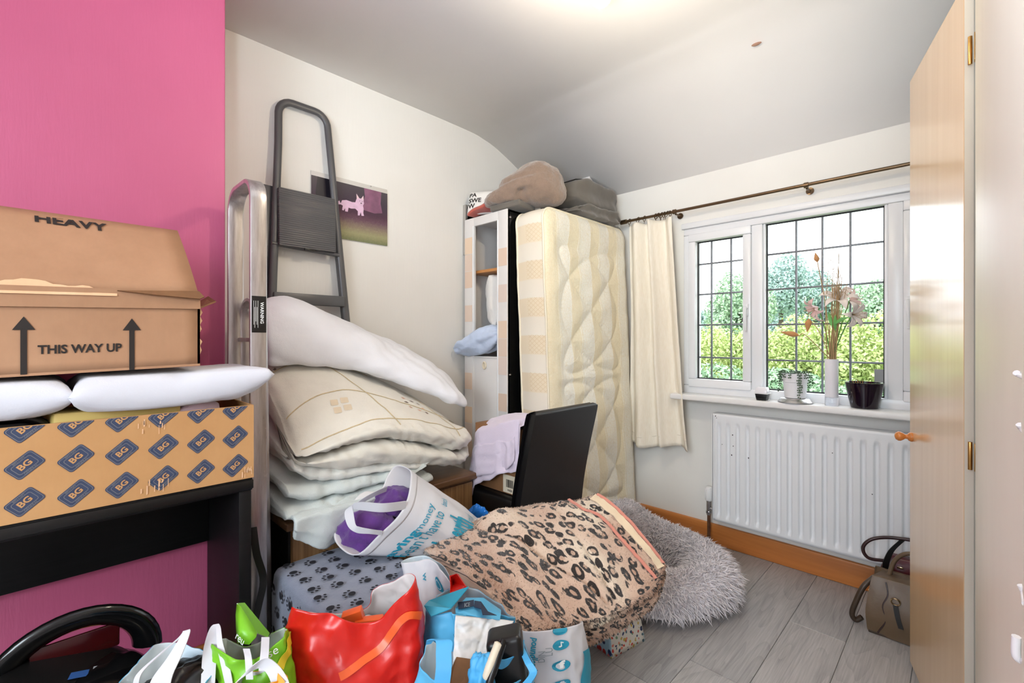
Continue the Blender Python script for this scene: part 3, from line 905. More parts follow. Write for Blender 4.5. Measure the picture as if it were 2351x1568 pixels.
def clip_top(vf, ymax):
    """cut print off where the board ends"""
    bm = bmesh.new(); vv = [bm.verts.new((x, y, 0)) for x, y in vf[0]]
    for f in vf[1]:
        try: bm.faces.new([vv[i] for i in f])
        except ValueError: pass
    bmesh.ops.bisect_plane(bm, geom=bm.verts[:] + bm.edges[:] + bm.faces[:], plane_co=(0, ymax, 0), plane_no=(0, 1, 0), clear_outer=True)
    bm.verts.ensure_lookup_table(); bm.verts.index_update()
    r = [(v.co.x, v.co.y) for v in bm.verts], [tuple(v.index for v in f.verts) for f in bm.faces]
    bm.free(); return r
def rot2(vf, a, dx=0, dy=0):
    c, s_ = math.cos(a), math.sin(a)
    return [(x * c - y * s_ + dx, x * s_ + y * c + dy) for x, y in vf[0]], vf[1]
def logo_layers():
    L = []
    hw, hh = 0.0285, 0.0195
    L.append((rrect(hw, hh, 0.006), [tuple(range(20))], 0, 0.0006))
    L.append((*frame2d(rrect(hw - 0.0018, hh - 0.0018, 0.0052), rrect(hw - 0.003, hh - 0.003, 0.0045)), 1, 0.0009))
    L.append((*frame2d(rrect(hw - 0.008, hh - 0.0075, 0.0045), rrect(hw - 0.0092, hh - 0.0087, 0.0036)), 1, 0.0009))
    t = text2d('BG', 0.0175, 0.03); L.append(([(x * 1.15, y) for x, y in t[0]], t[1], 2, 0.0012))
    t = text2d('BRITISH', 0.0066, 0.01); L.append(([(x * 1.05, y + 0.0149) for x, y in t[0]], t[1], 1, 0.0012))
    t = text2d('GENERAL', 0.0066, 0.01); L.append(([(x * 1.0, y - 0.0149) for x, y in t[0]], t[1], 1, 0.0012))
    return L
LL = logo_layers()
def make_logo(ymax=None):
    m = MB()
    for vs, fs, mi, off in LL:
        vf = rot2((vs, fs), R(42))
        if ymax is not None: vf = clip_top(vf, ymax)
        put2d(m, vf, plane_map((0, 0, 0), (0, 1, 0), (0, 0, 1), off), mi)
    return m
proto_logo, proto_cut = None, None
for ci in range(11):
    y = 0.388 - 0.083 * ci
    for ri, z in enumerate((0.8175, 0.8995, 0.981)):
        if ri == 2:
            if proto_cut is None:
                proto_cut = make_logo(0.004).build('printed_logo', ['ink_navy', 'ink_navy_light', 'cardboard_tan'], bx, smooth=0, local=True, noreverse=True); o = proto_cut
            else: o = copy_part(proto_cut, bx)
        else:
            if proto_logo is None:
                proto_logo = make_logo().build('printed_logo', ['ink_navy', 'ink_navy_light', 'cardboard_tan'], bx, smooth=0, local=True, noreverse=True); o = proto_logo
            else: o = copy_part(proto_logo, bx)
        o.location = tuple(V3((FX + 0.0004, y, z)) - ORG[bx])
# worn white tape scuffs on the front
m = MB(); rr = random.Random(5)
for (cy, cz) in ((0.205, 0.80), (0.20, 0.955), (0.415, 0.79)):
    for q in range(9):
        y = cy + rr.uniform(-0.03, 0.03) if cy < 0.4 else cy + rr.uniform(-0.012, 0.015); z = cz + rr.uniform(-0.012, 0.012); h = rr.uniform(0.004, 0.012); wv = rr.uniform(0.0007, 0.0018)
        m.add([(FX + 0.002, y - wv, z - h), (FX + 0.002, y + wv, z - h * 0.8), (FX + 0.002, y + wv, z + h), (FX + 0.002, y - wv * 0.6, z + h)], [(0, 1, 2, 3)])
stuff(m.build('scuff_marks', 'cardboard_torn', bx, smooth=0))

# things packed in the tray
fo = tag(MB().obox((-1.60, 0.13, 0.93), (0.07, 0.01, 0.0), (-0.012, 0.125, -0.004), (0, 0.004, 0.072)).build('yellow_folder', 'yellow_folder', bevel=0.006), 'pale yellow plastic folder sticking out of the diamond-logo box', 'folder')
hb = MB().tube(cr([(-1.56, -0.13, 0.93), (-1.54, -0.12, 0.995), (-1.545, -0.05, 1.002), (-1.55, 0.0, 0.98), (-1.57, 0.02, 0.92)], 24), 0.011, 10)
hb.obox((-1.66, -0.06, 0.90), (0.09, 0, 0), (0, 0.14, 0), (0, 0, 0.085))
tag(hb.build('black_bag', 'satin_black', bevel=0.006), 'black bag with a rounded handle inside the diamond-logo box', 'bag')
def towel(u, v):
    return (-1.60 + 0.09 * v, 0.26 + u * 0.10, 0.975 + 0.018 * math.sin(u * 3.1) + 0.008 * math.sin(v * 14 + u * 5) - 0.05 * v * v)
tag(MB().grid(towel, 24, 18).build('pink_towel', 'pink_towel', smooth=180, solid=0.012), 'pale pink folded towel peeping out of the diamond-logo box', 'towel')

# ------------------------------------------------------------------ pillows
def pillow(name, label, c, hx, hy, hz, mat, dz=None, warp=None, wr=0.012, seed=1, group=None, nu=56):
    m = MB()
    def pt(u, v, sgn):
        a, b = 2 * u - 1, 2 * v - 1
        k = 0.10
        x = hx * a * (1 - k * (1 - abs(a)) * 0.3 - 0.07 * (1 - b * b) * abs(a))
        y = hy * b * (1 - 0.07 * (1 - a * a) * abs(b))
        h = hz * (max(0, (1 - a ** 4)) * max(0, (1 - b ** 4))) ** 0.42
        z = sgn * h
        edge = (1 - a * a) * (1 - b * b)
        z += wr * fbm((x, y, sgn), 9, seed) * min(1, edge * 4)
        # puckers that run in from the seams
        z += 0.002 * math.sin(a * 26 + 3 * seed) * math.exp(-((1 - abs(b)) / 0.16) ** 2) * sgn * (1 - abs(b))* 6
        p = V3((x, y, z))
        if warp: p = V3(warp(p, a, b))
        return p + V3(c)
    m.grid(lambda u, v: pt(u, v, 1), nu, nu)
    m.grid(lambda u, v: pt(u, v, -1), nu, nu)
    o = m.build(name, mat, smooth=180)
    bm = bmesh.new(); bm.from_mesh(o.data); bmesh.ops.remove_doubles(bm, verts=bm.verts, dist=0.0015); bmesh.ops.recalc_face_normals(bm, faces=bm.faces); bm.to_mesh(o.data); bm.free()
    return tag(o, label, 'pillow', group)
def warpR(p, a, b):
    z = p[2] - 0.012 * math.cos(b * 2.2) + 0.016 * b
    top = 0.034 + 0.006 * max(0, b)
    if z > top: z = top + (z - top) * 0.2
    if z < -0.048: z = -0.048 + (z + 0.048) * 0.3
    return (p[0], p[1], z)
pillow('pillow', 'white pillow with pointed corner squashed under the right of the heavy box', (-1.655, 0.262, 1.052), 0.19, 0.222, 0.066, 'cotton_white', warp=warpR, seed=2)
pillow('pillow', 'white pillow squashed under the left half of the heavy box', (-1.66, -0.20, 1.045), 0.19, 0.258, 0.066, 'cotton_white', warp=lambda p, a, b: (p[0], p[1], max(-0.045, min(p[2], 0.036 + (p[2] - 0.036) * 0.15)) ), seed=4)

# ------------------------------------------------------------------ the HEAVY / THIS WAY UP box
hv = thing('moving_box', 'brown cardboard moving box with raised lid flap and black arrows', 'box', (-1.68, 0.05, 1.10))
hx_ = -1.505
def zb(y): return 1.112 - 0.018 * (0.30 - y) / 0.6          # slightly tipped
A_ = lambda y, dz, dx=0.0: (hx_ + dx, y, zb(y) + dz)
fy0, fy1 = -0.42, 0.305
hgt = 0.185
m = MB()
# front panel, slightly bowed
m.grid(lambda u, v: (hx_, fy0 + u * (fy1 - fy0), zb(fy0 + u * (fy1 - fy0)) + v * hgt), 20, 10)
m.build('front_board', 'cardboard', hv, solid=0.006)
panel('side_board', A_(fy1, 0), A_(fy1, 0, -0.33), A_(fy1 - 0.004, hgt, -0.33), A_(fy1, hgt), -0.006, 'cardboard', hv)
panel('side_board', A_(fy0, 0), A_(fy0, 0, -0.33), A_(fy0, hgt, -0.33), A_(fy0, hgt), 0.006, 'cardboard', hv)
panel('back_board', A_(fy0, 0, -0.33), A_(fy1, 0, -0.33), A_(fy1, hgt, -0.33), A_(fy0, hgt, -0.33), 0.006, 'cardboard', hv)
panel('base_board', A_(fy0, 0), A_(fy0, 0, -0.33), A_(fy1, 0, -0.33), A_(fy1, 0), 0.006, 'cardboard', hv)
# folded-over strip at the top with torn paper, then the lid flap leaning back
panel('top_strip', A_(fy0, hgt - 0.035, 0.006), A_(fy1, hgt - 0.035, 0.006), A_(fy1 - 0.002, hgt + 0.012, 0.009), A_(fy0, hgt + 0.012, 0.009), -0.004, 'cardboard', hv)
torn = MB()
rr = random.Random(12); top = []; bot = []
ys = [fy0 + (0.13 - fy0) * i / 44 for i in range(45)]
for i, y in enumerate(ys):
    hgt_t = 0.020 + 0.013 * max(0, math.sin(i * 0.42 + 0.8)) + rr.uniform(-0.002, 0.002)
    if i > 40: hgt_t *= 0.6
    top.append(A_(y, hgt - 0.003 + hgt_t, 0.0105 - hgt_t * 0.45)); bot.append(A_(y, hgt - 0.006, 0.0108))
torn.add(bot + top, [(i, i + 1, 46 + i, 45 + i) for i in range(44)])
torn.build('torn_paper', 'cardboard_torn', hv, smooth=0, solid=0.001)
tr2 = MB().prism([A_(0.13, hgt + 0.006, 0.010), A_(0.20, hgt - 0.002, 0.016), A_(0.30, hgt - 0.010, 0.018), A_(0.312, hgt - 0.004, 0.014), A_(0.30, hgt + 0.012, 0.006)], (0.003, 0, 0.002))
tr2.build('torn_edge', 'cardboard_dark', hv, smooth=0)
lean = V3((-0.145, -0.010, 0.190))
f0, f1, f2, f3 = V3(A_(fy0, hgt + 0.008)), V3(A_(fy1 - 0.004, hgt + 0.008)), V3(A_(fy1 - 0.016, hgt + 0.008)) + lean * 1.02, V3(A_(fy0, hgt + 0.022)) + lean * 1.08
fl_ = MB(); nn = np.cross(f1 - f0, f3 - f0); nn /= np.linalg.norm(nn)
def flapfn(u, v):
    p = (f0 * (1 - u) + f1 * u) * (1 - v) + (f3 * (1 - u) + f2 * u) * v
    return p + nn * (0.006 * math.sin(v * 3.1) * (0.6 + 0.4 * u))
fl_.grid(flapfn, 16, 10)
fl_.build('lid_flap', 'cardboard', hv, solid=0.005)
# inner side flap and ragged dark corner on the right
panel('end_flap', A_(fy1 + 0.001, hgt - 0.03, -0.02), A_(fy1 + 0.001, hgt - 0.03, -0.26), A_(fy1 + 0.075, hgt + 0.02, -0.26), A_(fy1 + 0.06, hgt - 0.005, -0.10), 0.004, 'cardboard_dark', hv)
rg = MB()
pts = [A_(fy1 + 0.002, 0.02 + 0.012 * i, -0.02 - 0.004 * i) for i in range(12)]
pts2 = [V3(p) + V3((-0.01, (0.004, 0.009, 0.006, 0.012, 0.005, 0.007, 0.013, 0.010, 0.016, 0.012, 0.018, 0.014)[i], 0.004)) for i, p in enumerate(pts)]
rg.add(pts + pts2, [(i, i + 1, 13 + i, 12 + i) for i in range(11)])
rg.build('ragged_edge', 'cardboard_torn', hv, smooth=0, solid=0.002)
# print
fm = lambda y, dz, off=0.0016: plane_map((hx_ + off, y, zb(y) + dz), (0, 1, 0.024), (0, 0, 1), 0)
m = MB(); t = text2d('THIS WAY UP', 0.0275, 0.03); k_ = 0.147 / (max(p[0] for p in t[0]) - min(p[0] for p in t[0])); put2d(m, ([(x * k_, y) for x, y in t[0]], t[1]), fm(0.066, 0.051)); m.build('printed_words', 'ink_black', hv, smooth=0)
m = MB(); t = text2d('HEAVY', 0.040, 0.035); kh = 0.135 / (max(p[0] for p in t[0]) - min(p[0] for p in t[0]))
ux = (f1 - f0) / np.linalg.norm(f1 - f0)
uy = lean / np.linalg.norm(lean)
oo = f0 * 0.38 + f1 * 0.62 + lean * 0.905 + nn * 0.0035
# the words run off the top edge of the flap: cut there
tv = clip_top(([(x * kh, y - x * 0.06) for x, y in t[0]], t[1]), 0.0125)
put2d(m, tv, plane_map(V3((oo[0], 0.052, oo[2] + 0.005)), ux + V3((0, 0, -0.01)), uy, 0.001)); m.build('printed_words', 'ink_black', hv, smooth=0)
for ya in (-0.029, 0.159):
    m = MB(); s_ = 1.0
    ar = [(-0.0052, 0.0), (0.0052, 0.0), (0.0052, 0.100), (0.018, 0.100), (0, 0.130), (-0.018, 0.100), (-0.0052, 0.100)]
    put2d(m, (ar, [(0, 1, 2, 6), (3, 4, 5)]), fm(ya, -0.006 if ya > 0.1 else -0.002)); m.build('printed_arrow', 'ink_black', hv, smooth=0)

# ------------------------------------------------------------------ aluminium stepladder folded beside the pink wall
al = thing('aluminium_stepladder', 'scuffed aluminium stepladder folded upright beside the pink wall', 'stepladder', (-1.72, 0.50, 0))
flat = [(-0.006, -0.024), (0.006, -0.024), (0.008, -0.020), (0.008, 0.020), (0.006, 0.024), (-0.006, 0.024), (-0.008, 0.020), (-0.008, -0.020)]
def urail(xa, xb, y, ztop, zbot, lean=0.0, rad=0.07):
    P_ = []
    P_.append((xa, y + lean, zbot)); P_.append((xa, y + lean * 0.4, (ztop + zbot) / 2)); P_.append((xa, y, ztop - rad - 0.03))
    for q in range(9):
        a = math.pi - math.pi * q / 8 * 0.5
        P_.append((xa + rad + rad * math.cos(a), y, ztop - rad + rad * math.sin(a)))
    for q in range(9):
        a = math.pi / 2 - math.pi / 2 * q / 8
        P_.append((xb - rad + rad * math.cos(a), y, ztop - rad + rad * math.sin(a)))
    P_.append((xb, y, ztop - rad - 0.03)); P_.append((xb, y + lean * 0.4, (ztop + zbot) / 2)); P_.append((xb, y + lean, zbot))
    return P_
MB().tube(urail(-1.845, -1.600, 0.480, 1.690, 0.03), 1.0, prof=flat, up=(1, 0, 0)).build('front_rail', 'aluminium', al, smooth=50)
MB().tube(urail(-1.842, -1.690, 0.513, 1.315, 0.03, lean=0.02), 0.85, prof=flat, up=(1, 0, 0)).build('rear_rail', 'aluminium', al, smooth=50)
for z in (0.25, 0.48, 0.71, 0.94, 1.17):
    MB().box(-1.84, -1.608, 0.486, 0.505, z, z + 0.014).build('tread', 'aluminium', al, bevel=0.002)
MB().box(-1.5919, -1.5908, 0.4590, 0.5010, 1.20, 1.315).build('warning_label', 'satin_black', al, smooth=0)
m = MB(); t = text2d('WARNING', 0.014, 0.02)
lm = plane_map((-1.5904, 0.488, 1.262), (0, 0, -1), (0, 1, 0), 0.0)
put2d(m, t, lm)
for q in range(5):
    m.add([(-1.5904, 0.476 - q * 0.003, 1.215 + (q % 3) * 0.01), (-1.5904, 0.477 - q * 0.003, 1.215 + (q % 3) * 0.01), (-1.5904, 0.477 - q * 0.003, 1.30 - (q % 2) * 0.02), (-1.5904, 0.476 - q * 0.003, 1.30 - (q % 2) * 0.02)], [(0, 1, 2, 3)])
m.build('label_print', 'print_white', al, smooth=0)
for (x, y) in ((-1.845, 0.478), (-1.60, 0.478), (-1.842, 0.535), (-1.69, 0.535)):
    MB().box(x - 0.02, x + 0.02, y - 0.014, y + 0.014, 0, 0.045).build('rubber_foot', 'rubber_black', al, bevel=0.004)
for z in (1.33, 0.96):
    MB().lathe([(0.010, 0), (0.009, 0.005), (0.0, 0.007)], (-1.665, 0.520, z), 12, M=Matrix.Rotation(R(90), 3, 'X')).build('pivot_cap', 'rubber_black', al)
# black strap hanging from the ladder beside the table
(MB().ribbon([(-1.565, 0.455, 0.60), (-1.555, 0.462, 0.52), (-1.545, 0.478, 0.44), (-1.560, 0.470, 0.36), (-1.57, 0.46, 0.30)], (0.003, 0.010, 0), 0.002, n=24).build('hanging_strap', 'satin_black', al, smooth=60))

# ------------------------------------------------------------------ grey folding steps leaning on the white wall
gs = thing('step_ladder', 'dark grey folding stepladder leaning on the white wall', 'stepladder', (-2.05, 0.86, 0.56))
def lx(z): return -2.205 + (2.26 - z) * 0.035           # leans away from the wall towards its foot
Pg = []
for z in (0.60, 0.9, 1.2, 1.5, 1.8, 2.05): Pg.append((lx(z) + 0.008, 0.672 + (z - 0.6) * 0.046, z))
for q in range(7):
    a = math.pi - q / 6 * math.pi / 2
    Pg.append((lx(2.2) + 0.004, 0.805 + 0.062 * math.cos(a), 2.196 + 0.062 * math.sin(a)))
for q in range(7):
    a = math.pi / 2 - q / 6 * math.pi / 2
    Pg.append((lx(2.2) + 0.004, 0.905 + 0.062 * math.cos(a), 2.196 + 0.062 * math.sin(a)))
for z in (2.05, 1.8, 1.5, 1.2, 0.9, 0.60): Pg.append((lx(z) + 0.008, 1.098 - (z - 0.6) * 0.083, z))
oval = [(math.cos(2 * math.pi * q / 12) * 0.017, math.sin(2 * math.pi * q / 12) * 0.012) for q in range(12)]
MB().tube(Pg, 1.0, prof=oval, up=(0, 1, 0)).build('hoop_frame', 'ladder_grey', gs, smooth=60)
for (ya, yb_, top) in ((0.660, 0.700, 1.86), (1.115, 1.005, 1.80)):
    MB().tube([(lx(0.6) - 0.022, ya - 0.004, 0.60), (lx(1.2) - 0.020, ya + (yb_ - ya) * 0.5, 1.2), (lx(top) - 0.016, yb_, top)], 1.0, prof=[(0.019 * a, 0.010 * b) for a, b in [(-1, -1), (1, -1), (1, 1), (-1, 1)]], up=(0, 1, 0)).build('rear_leg', 'ladder_grey', gs, bevel=0.003)
def tread(z0, z1, ya, yb_, mat='ladder_tread', nm='folded_platform', th=0.022, ox=0.028):
    c = V3((lx((z0 + z1) / 2) + ox, (ya + yb_) / 2, (z0 + z1) / 2)); up = V3((-0.035, 0, 1)); up /= np.linalg.norm(up)
    MB().obox(c, V3((th / 2, 0, th / 2 * 0.035)), (0, (yb_ - ya) / 2, 0), up * (z1 - z0) / 2).build(nm, mat, gs, bevel=0.005)
tread(1.592, 1.850, 0.728, 0.985)
MB().tube([(lx(1.59) + 0.012, 0.705, 1.60), (lx(1.59) + 0.012, 1.01, 1.585)], 0.010, 10).build('cross_bar', 'ladder_grey', gs)
MB().obox((lx(1.58) + 0.038, 0.857, 1.588), (0.006, 0, 0), (0, 0.022, 0), (0, 0, 0.006)).build('catch', 'plastic_black', gs, bevel=0.003)
tread(1.335, 1.385, 0.705, 1.025, 'ladder_grey', 'step', 0.03, 0.02)
tread(1.08, 1.13, 0.695, 1.05, 'ladder_grey', 'step', 0.03, 0.02)
tread(0.83, 0.88, 0.685, 1.07, 'ladder_grey', 'step', 0.03, 0.02)

# ------------------------------------------------------------------ dog photograph on the wall
dp = thing('dog_photo_print', 'acrylic photo print of a small white dog in a wood', 'picture', (-2.225, 1.10, 1.68))
yA, yB_, zA, zB_ = 0.897, 1.303, 1.680, 1.983
MB().box(-2.229, -2.222, yA, yB_, zA, zB_).build('acrylic_sheet', 'photo_margin', dp, bevel=0.001)
MB().grid(lambda u, v: (-2.2212, yA + u * (yB_ - yA), zA + v * (zB_ - zA - 0.022)), 2, 2).build('photo', 'photo_print', dp, smooth=0)
pm = lambda o_: plane_map((-2.2212, yA, zA), (0, 1, 0), (0, 0, 1), o_)
ov = MB(); put2d(ov, ([(0.04, 0.13), (0.10, 0.12), (0.105, 0.22), (0.09, 0.28), (0.03, 0.281), (0.02, 0.2)], [(0, 1, 2, 3, 4, 5)]), pm(0.0008)); ov.build('dark_trunk', 'photo_dark', dp, smooth=0)
ov = MB(); put2d(ov, ([(0.235, 0.17), (0.26, 0.19), (0.275, 0.24), (0.27, 0.281), (0.37, 0.281), (0.365, 0.22), (0.375, 0.17), (0.33, 0.16)], [(0, 1, 2, 3, 4, 5, 6, 7)]), pm(0.0008)); ov.build('tree_trunk', 'photo_trunk', dp, smooth=0)
dog = [(0.145, 0.175), (0.152, 0.192), (0.175, 0.198), (0.205, 0.194), (0.222, 0.196), (0.228, 0.214), (0.238, 0.222), (0.255, 0.222), (0.266, 0.216), (0.270, 0.200), (0.264, 0.188), (0.268, 0.172), (0.266, 0.150), (0.270, 0.136), (0.256, 0.134), (0.252, 0.152), (0.246, 0.134), (0.236, 0.132), (0.236, 0.154), (0.222, 0.164), (0.200, 0.160), (0.186, 0.162), (0.182, 0.140), (0.168, 0.140), (0.168, 0.156), (0.160, 0.142), (0.152, 0.144), (0.156, 0.166), (0.146, 0.170), (0.134, 0.168), (0.130, 0.180), (0.138, 0.188)]
ov = MB(); put2d(ov, (dog, [tuple(range(len(dog)))]), pm(0.0012))
ov.build('printed_dog', 'photo_dog', dp, smooth=0)
ov = MB(); put2d(ov, ([(0.230, 0.214), (0.228, 0.242), (0.244, 0.222)], [(0, 1, 2)]), pm(0.0014)); put2d(ov, ([(0.254, 0.222), (0.266, 0.240), (0.268, 0.214)], [(0, 1, 2)]), pm(0.0014)); ov.build('printed_ears', 'photo_dog_ear', dp, smooth=0)
ov = MB(); put2d(ov, disc2d(8, 0.004, 0.003, 0.254, 0.198), pm(0.0018)); put2d(ov, disc2d(6, 0.002, 0.002, 0.246, 0.208), pm(0.0018)); put2d(ov, disc2d(6, 0.002, 0.002, 0.260, 0.208), pm(0.0018)); ov.build('printed_nose', 'photo_dog_nose', dp, smooth=0)
MB().lathe([(0.004, 0), (0.003, 0.003), (0, 0.004)], (-2.222, 1.205, 1.978), 8, M=Matrix.Rotation(R(90), 3, 'Y')).build('pin', 'chrome', dp)

# ------------------------------------------------------------------ black domed appliance under the table
vc = thing('domed_appliance', 'glossy black domed appliance with arched handle before the desk', 'appliance', (-1.40, 0.02, 0))
cxv, cyv = -1.385, 0.045
tiltM = Matrix.Rotation(R(-14), 3, 'X') @ Matrix.Rotation(R(10), 3, 'Y')
MB().lathe([(0.13, 0.0), (0.165, 0.03), (0.178, 0.12), (0.182, 0.25), (0.175, 0.33), (0.158, 0.385), (0.125, 0.425), (0.08, 0.448), (0.0, 0.455)], (cxv, cyv, 0), 40, sy=1.0).build('body', 'gloss_black', vc, smooth=180)
MB().lathe([(0.118, 0.0), (0.128, 0.010), (0.122, 0.024), (0.10, 0.032), (0.0, 0.034)], (cxv + 0.01, cyv - 0.01, 0.425), 36, M=tiltM).build('lid', 'satin_black', vc, smooth=60)
arch = []
for q in range(22):
    a = math.pi * q / 21
    arch.append((cxv - 0.065 + 0.012 * math.sin(a), cyv + 0.01 + 0.128 * math.cos(a), 0.425 + 0.118 * math.sin(a)))
ovp = [(math.cos(2 * math.pi * q / 12) * 0.018, math.sin(2 * math.pi * q / 12) * 0.034) for q in range(12)]
MB().tube(arch, 1.0, prof=ovp, up=(0, 0, 1)).build('handle', 'gloss_black', vc, smooth=60)
MB().obox((cxv - 0.058, cyv + 0.01, 0.478), (0.004, 0, 0), (0, 0.075, 0), (0, 0, 0.028)).build('handle_grip', 'dark_red_gloss', vc, bevel=0.004)
def topmap(o_, s_=1): return plane_map(V3((cxv + 0.01, cyv - 0.01, 0)) + np.array(tiltM @ Vector((0.0, 0.02, 0.0355))) + V3((0, 0, 0.425)), np.array(tiltM @ Vector((0, 1, 0))), np.array(tiltM @ Vector((-1, 0, 0))), o_)
m = MB(); put2d(m, ([(-0.026, -0.014), (0.006, -0.014), (0.010, 0.006), (-0.02, 0.006)], [(0, 1, 2, 3)]), topmap(0.001)); m.build('sticker', 'sticker_blue', vc, smooth=0)
m = MB(); put2d(m, ([(0.014, -0.006), (0.040, -0.006), (0.044, 0.012), (0.017, 0.012)], [(0, 1, 2, 3)]), topmap(0.001)); m.build('sticker', 'sticker_silver', vc, smooth=0)
m = MB()
m.grid(lambda u, v: (cxv + 0.1795 * math.cos(-0.10 - 0.62 + u * 0.62), cyv + 0.1795 * math.sin(-0.10 - 0.62 + u * 0.62), 0.318 + 0.026 * v + 0.0), 14, 2)
m.build('energy_label', 'yellow_label', vc, smooth=180, solid=-0.001)
# ================================================================== wooden chest with a heap of bedding
CT = 0.556
chst = thing('blanket_chest', 'brown wood-grain chest beneath the heap of duvets', 'chest', (-1.93, 1.0, 0))
MB().box(-2.20, -1.625, 0.575, 1.425, CT - 0.028, CT).build('lid', 'chest_top', chst, bevel=0.006, seg=3)
MB().box(-2.19, -1.65, 0.60, 1.405, 0.0, CT - 0.03).build('body', 'chest_wood', chst, bevel=0.002)
MB().box(-1.655, -1.640, 0.60, 1.405, 0.03, CT - 0.04).build('front_panel', 'chest_wood', chst, bevel=0.002)
MB().box(-2.18, -1.66, 0.592, 0.606, 0.02, CT - 0.04).build('end_panel', 'black_ash', chst, bevel=0.002)

def lin(a, b, t): return a + (b - a) * t
def bed_layer(name, label, Y0, Y1, front, back, zfb, zft, zbb, zbt, mat, amp=0.006, seed=1, cat='duvet', round_=0.55, fsc=9, group=None, nsec=8):
    """folded layer of bedding; every argument past Y1 may depend on t (0 at Y0, 1 at Y1)"""
    ev = lambda q, t: q(t) if callable(q) else q
    secs = []
    for i in range(nsec):
        t = i / (nsec - 1)
        y = lin(Y0, Y1, t)
        k = 1.0 if 0 < i < nsec - 1 else round_
        f_, b_ = ev(front, t), ev(back, t)
        a0, a1, b0, b1 = ev(zfb, t), ev(zft, t), ev(zbb, t), ev(zbt, t)
        mid = lin(a0, a1, .5)
        pts = []
        for (s_, w) in ((0.02, 0), (0.35, 0), (0.7, 0), (0.93, 0.03), (1.0, 0.28), (1.0, 0.72), (0.93, 0.97), (0.7, 1), (0.35, 1), (0.02, 1), (0, 0.5)):
            x = lin(b_, f_, s_); lo = lin(b0, a0, s_); hi = lin(b1, a1, s_)
            pts.append([x, y, lin(lo, hi, w)])
        P_ = np.array(pts); c_ = P_.mean(0)
        secs.append([(c_[0] + (p[0] - c_[0]) * (0.98 if k < 1 else 1), y, c_[2] + (p[2] - c_[2]) * k) for p in P_])
    m = MB()
    m.loft(secs, 66, 70, disp=lambda p, u, v: amp * fbm((p[0] * 0.8, p[1] * 1.6, p[2] * 1.4), fsc, seed) + amp * 0.30 * math.sin(p[1] * 70 + p[0] * 40 + 14 * ns(p, 4, seed)) * max(0, math.sin((u - 0.25) * math.pi * 2.2)) )
    return tag(m.build(name, mat, smooth=180), label, cat, group), m
bed_layer('folded_duvet', 'pale sage white duvet lowest in the heap drooping over the chest edge', 0.56, 1.16, lambda t: -1.585 - 0.03 * t, -2.09, lambda t: CT + 0.002, lambda t: 0.612 - 0.01 * t, CT + 0.002, 0.70, 'sage_duvet', 0.010, 3)
# corner of the sheet hanging down over the chest front
def drape(u, v):
    y = 0.575 + 0.40 * u
    x = -1.625 + 0.075 * min(1, v * 2.2) ** 0.6
    hang = max(0, v - 0.42) * (0.175 * math.exp(-((u - 0.30) / 0.33) ** 2) + 0.01)
    z = 0.602 - 0.02 * v - hang * 1.1 + 0.006 * fbm((u * 3, v * 2, 1), 3, 5)
    x += 0.006 * math.sin(u * 22 + v * 3) * v - max(0, v - 0.75) * 0.05
    return (x, y, z)
tag(MB().grid(drape, 60, 34).build('cot_sheet', 'sage_duvet', smooth=180, solid=0.014), 'pale sage sheet corner hanging over the chest front', 'sheet')
bed_layer('folded_duvet', 'pale sage quilt second from the bottom of the heap', 0.575, 1.13, -1.61, -2.085, lambda t: 0.616 - 0.012 * t, lambda t: 0.668 - 0.03 * t, 0.702, 0.80, 'sage_duvet', 0.009, 9)
bed_layer('folded_sheet', 'off-white folded sheet just under the cream duvet', 0.60, 1.20, -1.625, -2.08, lambda t: 0.672 - 0.045 * t, lambda t: 0.735 - 0.085 * t, 0.802, lambda t: 0.93 - 0.10 * t, 'grey_sheet', 0.008, 14, cat='sheet')
# cream embroidered duvet, folded in two, sloping up to the wall
st_y = [0.605, 0.64, 0.75, 0.90, 1.05, 1.20, 1.33, 1.42, 1.465]
zbf = [0.76, 0.742, 0.712, 0.690, 0.662, 0.632, 0.600, 0.60, 0.64]
zgr = [0.775, 0.765, 0.775, 0.788, 0.758, 0.712, 0.664, 0.665, 0.70]
zfr = [0.79, 0.80, 0.835, 0.862, 0.845, 0.805, 0.765, 0.75, 0.74]
ztb = [1.02, 1.075, 1.10, 1.08, 1.02, 0.95, 0.875, 0.80, 0.76]
zbb_ = [0.97, 0.945, 0.935, 0.90, 0.86, 0.82, 0.75, 0.68, 0.70]
secs = []
for i, y in enumerate(st_y):
    a, g, f, t_, b = zbf[i], zgr[i], zfr[i], ztb[i], zbb_[i]
    d = [0.03, 0.0, 0.0, 0.0, 0.0, 0.01, 0.03, 0.08, 0.16][i]
    xs = lambda x: x - d * (1 if x > -1.8 else -0.3)
    L_ = [(-2.05, b), (-1.85, lin(b, a, 0.5)), (-1.66, a + 0.004), (-1.606, lin(a, g, 0.45)), (-1.630, g - 0.010), (-1.715, g), (-1.632, g + 0.012), (-1.595, lin(g, f, 0.55)), (-1.635, f), (-1.75, lin(f, t_, 0.42)), (-1.90, lin(f, t_, 0.78)), (-2.03, t_), (-2.09, lin(b, t_, 0.75)), (-2.095, lin(b, t_, 0.3))]
    secs.append([(xs(x), y, z) for x, z in L_])
cm = MB()
cm.loft(secs, 112, 90, disp=lambda p, u, v: 0.006 * fbm((p[0], p[1], p[2]), 7, 21) - 0.010 * abs(ns((p[0] * 1.5 - p[1], p[1] * 0.7, p[2] * 1.4), 8, 61)) * (1.0 if 0.14 < u < 0.58 else 0.4) + 0.0026 * math.sin(p[1] * 120 + p[2] * 150 + 12 * ns(p, 5, 2)) * (1.0 if 0.14 < u < 0.56 else 0.15))
cd = thing('cream_duvet', 'cream embroidered duvet folded double sloping against the wall', 'duvet', (-1.85, 1.0, 0.65))
